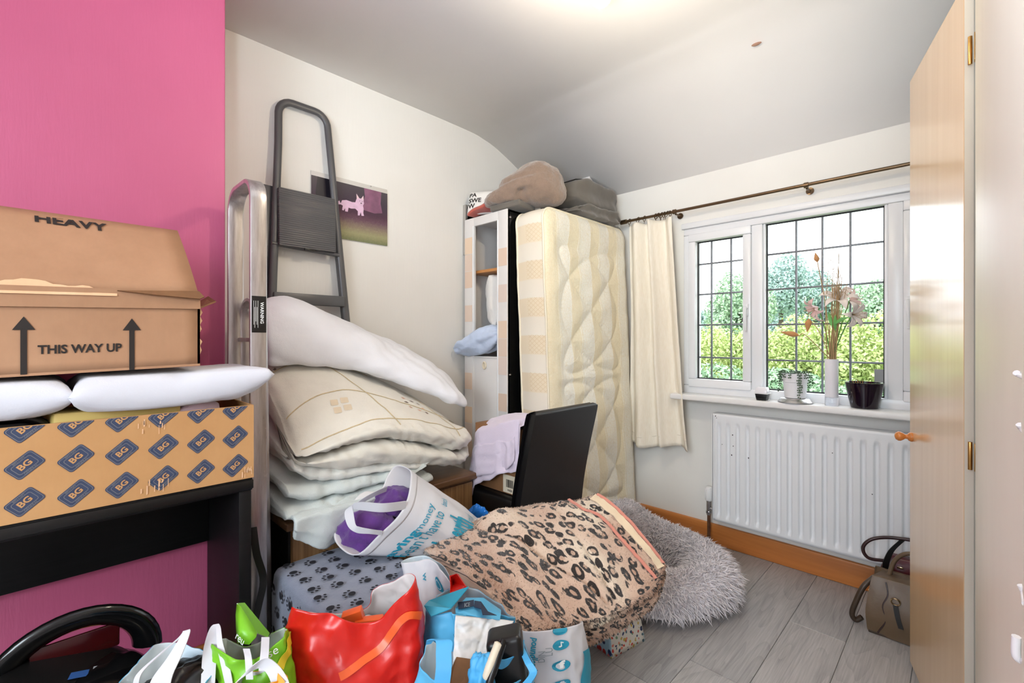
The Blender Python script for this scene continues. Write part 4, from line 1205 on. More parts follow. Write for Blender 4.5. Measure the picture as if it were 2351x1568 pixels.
cm.build('duvet', 'cream_duvet', cd, smooth=180)
Sd = cm.S
def stitch(path_uv, w=0.0022):
    m = MB(); pts = []
    for (u, v) in cr(path_uv, 40):
        p = V3(Sd(u, v)); a = V3(Sd(u + 0.01, v)) - p; b = V3(Sd(u, v + 0.02)) - p
        n = np.cross(a, b); n /= np.linalg.norm(n)
        if n.dot(V3((0, 0, 1.7)) - p) < 0: n = -n
        pts.append((p + n * 0.0018, n, b))
    P_ = np.array([q[0] for q in pts]); T = np.gradient(P_, axis=0)
    W = np.array([np.cross(T[i], pts[i][1]) for i in range(len(pts))]); W = W / np.linalg.norm(W, axis=1, keepdims=True) * w
    m.ribbon(P_, [tuple(x) for x in W], 0.0012)
    m.build('stitched_seam', 'stitch_tan', cd, smooth=60)
U = lambda k: (k) / 14.0
stitch([(U(8.9), 0.06), (U(9.2), 0.3), (U(9.0), 0.5), (U(8.9), 0.75), (U(8.7), 0.95)][::1])
stitch([(U(8.0), 0.10), (U(8.0), 0.3), (U(8.05), 0.5), (U(8.0), 0.72), (U(8.1), 0.92)])
stitch([(U(7.6), 0.46), (U(8.2), 0.45), (U(9.2), 0.40), (U(10.4), 0.33), (U(11.4), 0.28)])
stitch([(U(7.4), 0.74), (U(8.2), 0.74), (U(9.2), 0.70), (U(10.2), 0.64)])
stitch([(U(10.3), 0.05), (U(10.45), 0.2), (U(10.5), 0.33), (U(10.5), 0.5)])
def motif(u0, v0, kind):
    m = MB()
    if kind == 'sq':
        for (dx, dy) in ((-1, -1), (1, -1), (-1, 1), (1, 1)):
            put2d(m, rot2((rrect(0.011, 0.011, 0.003), [tuple(range(20))]), 0.15, dx * 0.015, dy * 0.015), surf_map(Sd, u0, v0, 0.55, 1.1, 0.0012))
        stuff(m.build('embroidered_squares', 'motif_tan', cd, smooth=0))
        return
    for q, (dx, dy) in enumerate(((-0.035, 0.03), (0.0, 0.034), (0.035, 0.03), (-0.03, 0), (0.034, 0), (-0.02, -0.03), (0.012, -0.032), (0.044, -0.028))):
        m = MB()
        for k in range(4):
            a = k * math.pi / 2 + 0.4
            put2d(m, disc2d(7, 0.0036, 0.0036, dx + 0.0042 * math.cos(a), dy + 0.0042 * math.sin(a)), surf_map(Sd, u0, v0, 0.55, 1.1, 0.0014))
        stuff(m.build('embroidered_flower', 'motif_dark' if q % 2 == 0 else 'motif_rose', cd, smooth=0))
motif(U(9.0), 0.60, 'fl'); motif(U(8.75), 0.30, 'sq'); motif(U(10.75), 0.11, 'fl')
# the white duvet rolled on top, leaning on the wall
secs = []
for (y, cx, cz, rx, rz) in ((0.600, -2.00, 1.20, 0.05, 0.07), (0.625, -1.99, 1.205, 0.095, 0.115), (0.74, -1.985, 1.215, 0.112, 0.122), (0.92, -1.98, 1.172, 0.118, 0.098), (1.10, -1.965, 1.106, 0.135, 0.080), (1.28, -1.94, 1.035, 0.15, 0.066), (1.42, -1.91, 0.960, 0.135, 0.055), (1.50, -1.89, 0.905, 0.09, 0.040), (1.525, -1.88, 0.885, 0.03, 0.018)):
    q = []
    for k in range(12):
        a = 2 * math.pi * k / 12
        x = cx + rx * math.copysign(abs(math.cos(a)) ** 0.8, math.cos(a)); z = cz + rz * math.copysign(abs(math.sin(a)) ** 0.8, math.sin(a)) - 0.55 * (x - cx)
        q.append((x, y, z))
    secs.append(q)
wm = MB(); wm.loft(secs, 72, 80, disp=lambda p, u, v: 0.010 * fbm((p[0], p[1] * 0.7, p[2]), 6, 33) + 0.004 - 0.016 * abs(ns((p[0] * 1.2 + p[1] * 0.5, p[1] * 0.6, p[2] * 1.3), 8, 44)) * (0.5 + v) + 0.004 * math.sin(p[1] * 60 - p[0] * 70 + 4 * ns(p, 5, 8)) * v ** 1.5 - 0.010 * math.exp(-((v - 0.09) / 0.03) ** 2) * (0.5 + ns(p, 14, 3)))
tag(wm.build('white_duvet', 'cotton_bright', smooth=180), 'smooth white duvet rolled on top of the cream duvet', 'duvet')

# ================================================================== tall narrow cabinet
cb = thing('tall_cabinet', 'tall narrow white cabinet with peach squares and open glazed door', 'cabinet', (-2.0, 2.0, 0))
kx0, kx1, ky0, ky1, kz = -2.184, -1.816, 1.81, 2.25, 1.905
MB().box(kx0, kx0 + 0.016, ky0 + 0.02, ky1, 0.0, kz).build('left_side', 'cabinet_white', cb, bevel=0.002)
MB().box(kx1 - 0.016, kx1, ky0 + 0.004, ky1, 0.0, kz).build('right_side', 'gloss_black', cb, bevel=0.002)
MB().box(kx0, kx1, ky0 + 0.02, ky1, kz - 0.016, kz).build('top', 'cabinet_white', cb, bevel=0.002)
MB().box(kx0 + 0.016, kx1 - 0.016, ky1 - 0.012, ky1, 0.0, kz - 0.016).build('back', 'cabinet_inside', cb, smooth=0)
MB().box(kx0 + 0.016, kx1 - 0.016, ky0 + 0.03, ky1 - 0.012, 1.575, 1.592).build('shelf', 'shelf_orange', cb, bevel=0.002)
MB().box(kx0 + 0.016, kx1 - 0.016, ky1 - 0.03, ky1 - 0.0125, 1.50, 1.575).build('shelf_rail', 'shelf_orange', cb, bevel=0.002)
MB().box(kx0 + 0.016, kx1 - 0.016, ky0 + 0.03, ky1 - 0.012, 1.050, 1.068).build('shelf', 'cabinet_white', cb, bevel=0.002)
sw = 0.083
for nm, b in (('stile', (kx0, kx0 + sw, 0.02, kz)), ('stile', (kx1 - sw + 0.008, kx1, 0.02, kz)), ('rail', (kx0 + sw, kx1 - sw + 0.008, kz - 0.052, kz)), ('rail', (kx0 + sw, kx1 - sw + 0.008, 1.068, 1.078))):
    MB().box(b[0], b[1], ky0, ky0 + 0.020, b[2], b[3]).build(nm, 'cabinet_white', cb, bevel=0.002)
MB().box(kx0 + sw, kx1 - sw + 0.008, ky0 + 0.004, ky0 + 0.018, 0.02, 1.068).build('lower_door', 'cabinet_white', cb, bevel=0.002)
MB().box(kx0 + sw - 0.006, kx0 + sw + 0.003, ky0 - 0.004, ky0 + 0.012, 1.07, kz - 0.05).build('moulding', 'plastic_white', cb, bevel=0.002)
MB().box(kx1 - sw + 0.004, kx1 - sw + 0.012, ky0 - 0.004, ky0 + 0.012, 0.02, kz - 0.05).build('moulding', 'plastic_white', cb, bevel=0.002)
tl = None
for side, xa in ((0, kx0 + 0.004), (1, kx1 - sw + 0.014)):
    for q in range(18):
        if (q + side) % 2 and q % 5: continue
        z = 0.06 + q * 0.102
        if z > kz - 0.12: continue
        o = MB().box(xa, xa + 0.066, ky0 - 0.0015, ky0 + 0.002, z, z + 0.099).build('peach_tile', 'cabinet_peach', cb, smooth=0)
MB().tube([(-2.005 + 0.013 * math.cos(2 * math.pi * q / 20), ky0 - 0.001, 1.025 + 0.020 * math.sin(2 * math.pi * q / 20)) for q in range(20)], 0.0045, 8, closed=True).build('oval_pull', 'plastic_cream', cb)
m = MB(); put2d(m, disc2d(16, 0.011, 0.018), plane_map((-2.005, ky0 + 0.0035, 1.025), (1, 0, 0), (0, 0, 1), 0.001)); m.build('pull_recess', 'plastic_cream', cb, smooth=0)
for z in (1.86, 0.98):
    MB().lathe([(0.008, 0), (0.006, 0.006), (0.0, 0.008)], (kx1 + 0.001, ky0 + 0.022, z), 12, M=Matrix.Rotation(R(90), 3, 'Y')).build('cam_screw', 'chrome', cb)
# linen in the cabinet
secs = []
for (s_, rx, rz) in ((0, 0.02, 0.02), (0.03, 0.075, 0.06), (0.10, 0.088, 0.075), (0.19, 0.088, 0.078), (0.27, 0.08, 0.07), (0.30, 0.045, 0.04), (0.325, 0.02, 0.02)):
    c_ = V3((-2.015 + 0.12 * s_, 1.93 + 0.0 * s_, 1.555 - s_ * 0.93))
    secs.append([(c_[0] + rx * math.cos(2 * math.pi * k / 10), c_[1] + 0.075 * math.sin(2 * math.pi * k / 10), c_[2] + 0.35 * rz * math.cos(2 * math.pi * k / 10)) for k in range(10)])
m = MB(); m.loft(secs, 44, 50, disp=lambda p, u, v: 0.005 * fbm(p, 16, 4) + (0.007 * math.sin(u * 75) * max(0, v - 0.8) * 5))
tag(m.build('rolled_pillow', 'cotton_white_warm', smooth=180), 'white rolled pillow standing inside the tall cabinet', 'pillow')
secs = []
for (s_, rx, ry, rz) in ((0, 0.02, 0.02, 0.01), (0.02, 0.06, 0.07, 0.035), (0.10, 0.07, 0.09, 0.062), (0.20, 0.065, 0.09, 0.078), (0.27, 0.055, 0.07, 0.060), (0.295, 0.02, 0.03, 0.02)):
    c_ = V3((-2.19 + s_, 1.785 + 0.22 * s_, 1.098 + 0.30 * s_ + 0.02))
    secs.append([(c_[0] + 0.15 * rx * math.cos(2 * math.pi * k / 10), c_[1] + ry * math.cos(2 * math.pi * k / 10), c_[2] + rz * math.sin(2 * math.pi * k / 10)) for k in range(10)])
m = MB(); m.loft(secs, 44, 50, disp=lambda p, u, v: 0.011 * fbm((p[0], p[1], p[2] * 1.5), 15, 6) + 0.004 * math.sin(u * 40 + v * 9))
tag(m.build('blue_laundry', 'blue_cotton', smooth=180), 'pale blue crumpled linen spilling out of the tall cabinet', 'linen')

# framed mirror on the wall behind the cabinet
mr = thing('wall_mirror', 'silver framed mirror on the wall half hidden behind the cabinet', 'mirror', (-2.22, 2.0, 1.70))
MB().box(-2.229, -2.216, 1.845, 2.16, 1.715, 1.995).build('glass', 'gloss_black', mr, smooth=0)
for b in ((1.832, 1.847, 1.70, 2.01), (2.158, 2.173, 1.70, 2.01), (1.847, 2.158, 1.70, 1.715), (1.847, 2.158, 1.995, 2.01)):
    MB().box(-2.229, -2.200, *b).build('frame', 'silver_dish', mr, bevel=0.002)

# ================================================================== mattress on end
mt = thing('mattress', 'single mattress with cream quilted cover standing on end', 'mattress', (-1.62, 2.25, 0))
MY0, MY1, MZ1, MT = 1.850, 2.662, 1.885, 0.19
lis = [(0.40 + 0.275 * math.sin(3 * t), vc + 0.355 * math.sin(2 * t)) for vc in (1.345, 0.585, -0.175) for t in np.linspace(0, 2 * math.pi, 260)]
LIS = np.array(lis)
def faceX(z): return -1.498 - 0.088 * (z / MZ1)
def mface(u, v):
    y, z = u * (MY1 - MY0), v * MZ1
    d = np.sqrt(((LIS - V3((y, z))[:2]) ** 2).sum(1)).min()
    puff = 0.014 * (1 - math.exp(-(d / 0.05) ** 2)) - 0.006 * math.exp(-(d / 0.010) ** 2)
    ed = min(y, (MY1 - MY0) - y, MZ1 - z, z + 0.1)
    puff *= min(1, ed / 0.05); rnd = 0.012 * max(0, 1 - ed / 0.03) ** 2
    wob = 0.004 * fbm((y, z, 0), 9, 7)
    # round the corners of the outline
    yy, zz = y, z
    cr_ = 0.07
    for (cy, sy) in ((cr_, -1), (MY1 - MY0 - cr_, 1)):
        if (y - cy) * sy > 0 and z > MZ1 - cr_:
            dy, dz = (y - cy) * sy / cr_, (z - (MZ1 - cr_)) / cr_
            mx = max(dy, dz); l = math.hypot(dy, dz)
            if l > 1e-6: yy = cy + sy * dy * mx / l * cr_; zz = MZ1 - cr_ + dz * mx / l * cr_
    return V3((faceX(zz) + puff - rnd + wob, MY0 + yy, zz))
m = MB(); m.grid(mface, 110, 230, uvfn=lambda u, v: (u * (MY1 - MY0), v * MZ1))
m.build('quilted_face', 'mattress_face', mt, smooth=180, noreverse=True)
# border: runs round the rim from face to back
rim = [mface(0, j / 60) for j in range(61)]
rim = [mface(0.0, v) for v in np.linspace(0, 1, 70)] + [mface(u, 1.0) for u in np.linspace(0, 1, 40)[1:]] + [mface(1.0, v) for v in np.linspace(1, 0, 70)[1:]]
rim = np.array(rim)
def bord(u, v):
    p = rim[int(round(v * (len(rim) - 1)))].copy()
    bulge = 0.012 * math.sin(math.pi * u)
    c_ = V3((p[0], (MY0 + MY1) / 2, 0.95)); d = p - c_; d[0] = 0; d /= np.linalg.norm(d)
    p = p + d * bulge * V3((0, 1, 0.4)); p[0] -= u * MT
    p += V3((0, 1, 0)) * 0.003 * fbm((p[0], p[1], p[2]), 10, 9)
    return p
m = MB(); m.grid(bord, 14, len(rim), uvfn=lambda u, v: (u, float(rim[int(round(v * (len(rim) - 1)))][2]) if v < 0.62 else 0.3 + v))
m.build('border', 'mattress_border', mt, smooth=180)
m = MB(); m.grid(lambda u, v: mface(u, v) - V3((MT + 2 * (mface(u, v)[0] - faceX(v * MZ1)), 0, 0)), 30, 60); m.build('back_face', 'mattress_face', mt, smooth=180)
for ox in (0.001, -MT + 0.001):
    MB().tube([p + V3((ox, 0, 0)) for p in rim], 0.006, 8).build('piping', 'piping_cream', mt, smooth=60)

# ================================================================== things piled on cabinet and mattress
ky = V3((0.713, 0.701, 0)); kf = V3((-0.701, 0.713, 0))
secs = []
for (s_, z, rf, rz, o) in ((-0.245, 1.972, 0.02, 0.010, 0), (-0.225, 1.974, 0.06, 0.030, 0), (-0.16, 1.992, 0.10, 0.054, 0), (-0.07, 2.030, 0.13, 0.092, 0), (0.02, 2.058, 0.15, 0.112, 0), (0.10, 2.062, 0.15, 0.116, 0), (0.17, 2.040, 0.12, 0.098, 0), (0.212, 2.02, 0.06, 0.06, 0), (0.225, 2.01, 0.02, 0.02, 0)):
    c_ = V3((-1.80, 1.955, 0)) + ky * s_ + kf * o
    secs.append([tuple(c_ + kf * rf * math.copysign(abs(math.cos(a)) ** 0.8, math.cos(a)) + V3((0, 0, z + rz * math.copysign(abs(math.sin(a)) ** 0.85, math.sin(a))))) for a in [2 * math.pi * k / 12 for k in range(12)]])
def fl_disp(p, u, v):
    q = 0.020 * fbm(p, 6, 12) + 0.003 * ns(p, 60, 2)
    s_ = (p - V3((-1.80, 1.955, 0))).dot(ky)
    # hollow where the fold tucks under, and a fold ridge running over the top
    if 0.55 < u < 0.85: q -= 0.040 * math.exp(-((s_ + 0.035) / 0.022) ** 2) * math.exp(-((p[2] - 1.995) / 0.03) ** 2)
    q -= 0.012 * math.exp(-((p[2] - (2.075 + 0.25 * s_)) / 0.008) ** 2) * (1 if s_ < 0.03 else 0.2)
    return q
m = MB(); m.loft(secs, 90, 70, disp=fl_disp)
tag(m.build('fleece_throw', 'fleece_brown', smooth=180), 'brown-grey fleece throw bundled on top of the mattress and cabinet', 'blanket')
def fcloth(u, v):
    x = -2.125 + 0.235 * u; y = 1.785 + 0.055 * v + 0.12 * u * v
    return (x, y, 1.915 + 0.050 * u ** 0.7 * (1 - 0.3 * v) + 0.004 * math.sin(u * 9))
tag(MB().grid(fcloth, 24, 16).build('red_cloth', 'red_cloth', smooth=180, solid=-0.016), 'folded red cloth on top of the tall cabinet', 'cloth')
tag(MB().obox((-1.86, 1.90, 1.927), (0.10, 0.02, 0.004), (-0.02, 0.09, 0), (0, 0, 0.018)).build('grey_cloth', 'felt_grey', bevel=0.012, seg=4, smooth=60), 'dark grey folded cloth between red cloth and fleece throw', 'cloth')
# word cushion
cu2 = thing('word_cushion', 'small white cushion with bold black words on cabinet top', 'cushion', (-2.11, 1.88, 1.92))
Mc = Matrix.Rotation(R(32), 3, 'Z') @ Matrix.Rotation(R(72), 3, 'X')
def cush(u, v, s_):
    a, b = 2 * u - 1, 2 * v - 1
    h = 0.032 * (max(0, 1 - a ** 4) * max(0, 1 - b ** 4)) ** 0.45 * s_
    return np.array(Mc @ Vector((a * 0.085, b * 0.075, h))) + V3((-2.085, 1.862, 2.000))
m = MB(); m.grid(lambda u, v: cush(u, v, 1), 24, 24); m.grid(lambda u, v: cush(u, v, -1), 24, 24); m.build('pad', 'cotton_white_warm', cu2, smooth=180)
for k, (wd, yy) in enumerate((('PA', 0.75), ('SWE', 0.49), ('W', 0.25))):
    m = MB(); t = text2d(wd, 0.040, 0.03, 'LEFT')
    def mp(x, y, yy=yy): 
        p = cush(0.06 + x / 0.17, yy + y / 0.15, 1); return p + np.array(Mc @ Vector((0, 0, 0.002)))
    put2d(m, t, mp); m.build('printed_word', 'ink_black', cu2, smooth=0)
# dark grey soft storage case
sc_ = thing('storage_case', 'dark grey soft storage case on top of the mattress near window', 'storage case', (-1.76, 2.4, 1.89))
def softbox(x0, x1, y0, y1, z0, z1, amp, seed, r=0.03, taper=0.0):
    m = MB(); secs = []
    n = 7
    for i in range(n):
        t = i / (n - 1); y = lin(y0, y1, t)
        e = 0.0 if 0 < i < n - 1 else r
        zz1 = z1 - taper * t
        secs.append([(x0 + e, y, z0 + e), (lin(x0, x1, .5), y, z0 + e), (x1 - e, y, z0 + e), (x1 - e, y, lin(z0, zz1, .5)), (x1 - e, y, zz1 - e), (lin(x0, x1, .5), y, zz1 - e), (x0 + e, y, zz1 - e), (x0 + e, y, lin(z0, zz1, .5))])
    m.loft(secs, 64, 40, disp=lambda p, u, v: amp * fbm(p, 8, seed))
    return m
softbox(-1.93, -1.60, 2.19, 2.625, 1.975, 2.135, 0.006, 3, taper=0.02).build('upper_case', 'felt_grey', sc_, smooth=180)
softbox(-1.93, -1.575, 2.16, 2.620, 1.898, 1.972, 0.014, 5).build('lower_case', 'felt_grey', sc_, smooth=180)
MB().tube([(-1.90, 2.205, 2.121), (-1.64, 2.205, 2.121), (-1.612, 2.24, 2.121), (-1.610, 2.40, 2.116), (-1.612, 2.60, 2.104)], 0.004, 6).build('binding', 'satin_black', sc_)
# white bracket on the sloping ceiling behind the case
bk = thing('white_bracket', 'small white plastic bracket on the sloping ceiling above the case', 'bracket', (-1.87, 2.56, 2.2))
c_ = V3((-1.80, 2.545, 2.235))
MB().obox(c_, (0.032, 0, 0), (0, 0.004, 0.007), (0, 0.020, -0.0115)).build('plate', 'plastic_white', bk, bevel=0.003)
for dx in (-0.016, 0.016):
    MB().lathe([(0.004, 0), (0.003, 0.002), (0, 0.0025)], c_ + V3((dx, -0.004, -0.008)), 8, M=Matrix.Rotation(R(60), 3, 'X')).build('screw', 'gasket', bk)

# ================================================================== black leatherette chair with box and shirt
chr_ = thing('dining_chair', 'black leather high-back dining chair facing the left wall', 'chair', (-1.50, 1.64, 0))
def backfn(x, y, z): return x
cbm = MB(); secs = []
for (z, dx) in ((0.30, 0.0), (0.34, 0.004), (0.5, 0.025), (0.68, 0.062), (0.845, 0.102), (0.868, 0.108), (0.876, 0.110)):
    e = {0.30: 0.006, 0.868: 0.006, 0.876: 0.018}.get(z, 0.0)
    xa, xb, ya, yb_ = -1.415 + dx, -1.362 + dx, 1.432, 1.850
    r = 0.012
    q = []
    for (cx_, cy_, a0) in ((xb - e - r, yb_ - e - r, 0), (xa + e + r, yb_ - e - r, 90), (xa + e + r, ya + e + r, 180), (xb - e - r, ya + e + r, 270)):
        for k in range(4):
            a = R(a0 + 30 * k); q.append((cx_ + r * math.cos(a), cy_ + r * math.sin(a), z))
    secs.append(q)
cbm.loft(secs, 64, 40); cbm.build('backrest', 'leatherette', chr_, smooth=60)
sm = MB(); secs = []
for (z, e) in ((0.385, 0.02), (0.39, 0.0), (0.43, -0.004), (0.462, 0.0), (0.476, 0.022)):
    q = []; xa, xb, ya, yb_ = -1.775, -1.40, 1.436, 1.836; r = 0.035
    for (cx_, cy_, a0) in ((xb - e - r, yb_ - e - r, 0), (xa + e + r, yb_ - e - r, 90), (xa + e + r, ya + e + r, 180), (xb - e - r, ya + e + r, 270)):
        for k in range(4):
            a = R(a0 + 30 * k); q.append((cx_ + r * math.cos(a), cy_ + r * math.sin(a), z))
    secs.append(q)
sm.loft(secs, 64, 16); sm.build('seat', 'leatherette', chr_, smooth=60)
for (x, y) in ((-1.745, 1.465), (-1.745, 1.805), (-1.40, 1.465), (-1.40, 1.805)):
    MB().add([(x + sx * 0.020, y + sy * 0.020, 0.39) for sx, sy in ((-1, -1), (1, -1), (1, 1), (-1, 1))] + [(x + sx * 0.015, y + sy * 0.015, 0.0) for sx, sy in ((-1, -1), (1, -1), (1, 1), (-1, 1))], [(0, 1, 2, 3), (7, 6, 5, 4), (0, 4, 5, 1), (1, 5, 6, 2), (2, 6, 7, 3), (3, 7, 4, 0)]).build('leg', 'black_ash', chr_, bevel=0.003)
bb = thing('brown_parcel', 'brown cardboard parcel with barcode label on the black chair seat', 'box', (-1.55, 1.60, 0.477))
MB().box(-1.70, -1.415, 1.475, 1.76, 0.479, 0.775).build('carton', 'cardboard_dark', bb, bevel=0.003)
MB().box(-1.505, -1.425, 1.4735, 1.475, 0.485, 0.565).build('label', 'plastic_cream', bb, smooth=0)
m = MB(); rr = random.Random(2); x = -1.485
while x < -1.440:
    wv = rr.choice((0.0012, 0.002, 0.003)); m.box(x, x + wv, 1.4728, 1.4736, 0.510, 0.545); x += wv + rr.choice((0.0012, 0.002))
stuff(m.build('barcode', 'ink_black', bb, smooth=0))
m = MB(); put2d(m, text2d('WEB', 0.014, 0.02), plane_map((-1.462, 1.4732, 0.497), (1, 0, 0), (0, 0, 1), 0.0006)); m.build('printed_word', 'ink_black', bb, smooth=0)
# shirt thrown over the parcel
def shirt(u, v):
    a = 2 * math.pi * u
    c_, s_ = math.cos(a), math.sin(a)
    sq = lambda q: math.copysign(abs(q) ** 0.55, q)
    ex, ey = sq(c_), sq(s_)
    r = min(1, v / 0.55)
    k = max(0, (v - 0.55) / 0.45)
    hx, hy = 0.172, 0.168
    flare = 1 + 0.10 * k + 0.05 * k * math.sin(a * 7 + 1) + 0.03 * k * math.sin(a * 13)
    x = -1.563 + hx * ex * r * flare; y = 1.618 + hy * ey * r * flare
    top = 0.800 + 0.075 * (x + 1.56) / 0.17 * r * 0.75 + 0.022 * (1 - r) + 0.010 * fbm((x, y, 0), 10, 3) - 0.024 * abs(ns((x, y, 0), 12, 5)) * r
    # hem hangs lowest at the near left corner
    hang = 0.20 + 0.10 * math.exp(-((a - 4.2) / 0.7) ** 2) + 0.02 * math.sin(a * 5)
    if s_ > 0.1 or (c_ > 0.75): hang = min(hang, 0.03 if c_ > 0.6 else 0.12)
    z = top - 0.02 * r ** 4 - hang * k ** 1.1 + 0.004 * math.sin(a * 9 + v * 12) * k
    cz_ = abs(ns((x, y, z), 16, 11)); x += 0.030 * k * (0.5 - cz_) * c_; y += 0.030 * k * (0.5 - cz_) * s_
    if x > -1.352: x = -1.352
    return (x, y, z)
sh = thing('mauve_shirt', 'pale mauve cotton shirt thrown over the parcel on the chair', 'shirt', (-1.55, 1.60, 0.5))
m = MB(); m.grid(shirt, 150, 60, cu=True); m.build('shirt', 'mauve_cotton', sh, smooth=180, solid=0.003)
def fold2(u, v):
    p = V3(shirt(0.50 + 0.36 * u, 0.70 + 0.03 * math.sin(u * 9)))
    n = V3((math.cos(2 * math.pi * (0.50 + 0.36 * u)), math.sin(2 * math.pi * (0.50 + 0.36 * u)), 0))
    return p + n * (0.006 + 0.010 * v * math.sin(u * 19 + 2) + 0.012 * v - 0.012 * abs(ns((u * 3, v, 0), 3, 7))) - V3((0, 0, v * (0.090 + 0.06 * math.sin(u * 2.9))))
m = MB(); m.grid(fold2, 60, 16); m.build('sleeve', 'mauve_cotton', sh, smooth=180, solid=0.003)
# ================================================================== crate with paw-print blanket
cr8 = thing('plastic_crate', 'black plastic lattice crate under the paw-print blanket', 'crate', (-1.42, 0.72, 0))
cx0, cx1, cy0, cy1, cz1 = -1.615, -1.215, 0.555, 0.865, 0.405
for z in (0.0, 0.09, 0.18, 0.27, 0.36, 0.385):
    h = 0.02 if z in (0.0, 0.385) else 0.010
    m = MB(); m.box(cx1 - 0.012, cx1, cy0, cy1, z, z + h); m.build('side_rail', 'plastic_black', cr8, bevel=0.002)
for q in range(9):
    y = cy0 + 0.006 + q * (cy1 - cy0 - 0.022) / 8
    w_ = 0.012 if q in (0, 8) else 0.005
    MB().box(cx1 - 0.010, cx1 - 0.002, y, y + w_, 0.0, cz1).build('lattice_bar', 'plastic_black', cr8, smooth=0)
for q in range(4):
    y = cy0 + 0.03 + q * 0.07
    MB().obox((cx1 - 0.007, y + 0.03, 0.20), (0.003, 0, 0), (0, 0.035, 0.10), (0, 0.003, -0.002)).build('lattice_brace', 'plastic_black', cr8, smooth=0)
MB().box(cx0, cx1 - 0.02, cy0 + 0.01, cy1, 0.01, 0.39).build('liner', 'rubber_black', cr8, bevel=0.005)
pb = thing('paw_blanket', 'grey fleece blanket with black paw prints draped over the crate', 'blanket', (-1.42, 0.70, 0.02))
def pawbl(u, v):
    # rounded box, open below, from the middle of the top down the sides
    a = 2 * math.pi * u
    sq = lambda q: math.copysign(min(1, abs(q) * 1.36), q)
    ex, ey = sq(math.cos(a)), sq(math.sin(a))
    hx, hy = 0.216, 0.172
    if v < 0.5:
        r = v / 0.5; x, y = ex * hx * r, ey * hy * r
        z = 0.424 + 0.004 * fbm((x, y, 0), 7, 3) - 0.014 * max(0, r - 0.86) ** 2 / 0.02
    else:
        k = (v - 0.5) / 0.5
        drop = 0.38
        if ex > 0.99 and abs(ey) < 0.999: drop = 0.03
        o = 1 + 0.05 * min(1, k * 6) + 0.008 * math.sin(a * 9) * k
        x, y = ex * hx * (1 + (o - 1) * 0.5), ey * hy * (1 + (o - 1) * 0.8)
        if drop < 0.1: x = ex * hx + 0.004
        z = 0.410 - drop * k
    return (-1.425 + x, 0.708 + y, z)
m = MB(); m.grid(pawbl, 160, 60, cu=True); m.build('fleece', 'paw_fleece', pb, smooth=60, solid=0.004)
def paw(mp):
    m = MB()
    put2d(m, disc2d(12, 0.0125, 0.0105, 0, -0.005), mp)
    for (dx, dy, r) in ((-0.017, 0.008, 0.004), (-0.0065, 0.016, 0.0044), (0.0065, 0.016, 0.0044), (0.017, 0.008, 0.004)):
        put2d(m, disc2d(8, r, r * 1.25, dx, dy), mp)
    return m
rr = random.Random(21)
for i in range(6):
    for j in range(5):
        px_ = -0.175 + i * 0.067 + (0.033 if j % 2 else 0) + rr.uniform(-0.006, 0.006); py_ = -0.140 + j * 0.068 + rr.uniform(-0.006, 0.006)
        if abs(px_) > 0.197: continue
        a = rr.uniform(-0.6, 0.6) + (2.5 if (i * 3 + j) % 3 else -1.2)
        c_, s_ = math.cos(a), math.sin(a)
        m = paw(plane_map((-1.425 + px_, 0.708 + py_, 0.4275), (c_, s_, 0), (-s_, c_, 0), 0.0022))
        stuff(m.build('paw_print', 'paw_ink', pb, smooth=0))
for i in range(6):
    for j in range(5):
        px_ = -0.175 + i * 0.067 + (0.033 if j % 2 else 0); pz = 0.372 - j * 0.068
        if abs(px_) > 0.197: continue
        a = rr.uniform(-3, 3); c_, s_ = math.cos(a), math.sin(a)
        m = paw(plane_map((-1.425 + px_, 0.708 - 0.1805, pz), (c_, 0, s_), (-s_, 0, c_), 0.0022))
        stuff(m.build('paw_print', 'paw_ink', pb, smooth=0))

# ================================================================== carrier bags
def bag(parent, rim, base, mats, nu=120, nv=56, belly=0.012, wr=0.008, seed=1, name='bag_body', solid=0.0016, mids=(), uvs=(1, 1)):
    """open bag skin from a base outline up to its rim; returns S(u, v)"""
    n = 16
    Rm, Bs = cr(rim, n, True), cr(base, n, True)
    cb_ = Bs.mean(0); cr_ = Rm.mean(0)
    secs = []
    for k in range(6):
        t = k / 5
        c_ = cb_ * (1 - t) + cr_ * t
        q = Bs * (1 - t) + Rm * t
        d = q - c_
        q = q + d / (np.linalg.norm(d, axis=1, keepdims=True) + 1e-6) * belly * math.sin(math.pi * t)
        secs.append(q)
    m = MB()
    m.loft(secs, nu, nv, cap=False, uvs=uvs, disp=lambda p, u, v: wr * (fbm(p, 7, seed) + 0.7 * math.sin(u * 50 + 7 * ns(p, 6, seed)) * ns(p, 9, seed + 2) + 0.5 - 1.6 * abs(ns((p[0], p[1], p[2] * 0.55), 13, seed + 5)) - 0.6 * abs(ns(p, 27, seed + 8))))
    # closed bottom
    b = [m.S(i / nu, 0) for i in range(nu)]
    m.add(b + [sum(b) / nu], [(i, (i + 1) % nu, nu) for i in range(nu)])
    m.build(name, mats, parent, smooth=180, solid=solid)
    return m.S
def lump(c, r, amp=0.15, seed=1, n=24, rot=0.0):
    """soft crumpled mass"""
    m = MB(); r = V3(r)
    def fn(u, v):
        a, b = 2 * math.pi * u, math.pi * v
        d = V3((math.sin(b) * math.cos(a), math.sin(b) * math.sin(a), -math.cos(b)))
        k = 1 + amp * fbm(d * 1.4, 1.6, seed)
        p = d * r * k
        c_, s_ = math.cos(rot), math.sin(rot)
        return V3((p[0] * c_ - p[1] * s_, p[0] * s_ + p[1] * c_, p[2])) + V3(c)
    m.grid(fn, n * 2, n, cu=True)
    return m
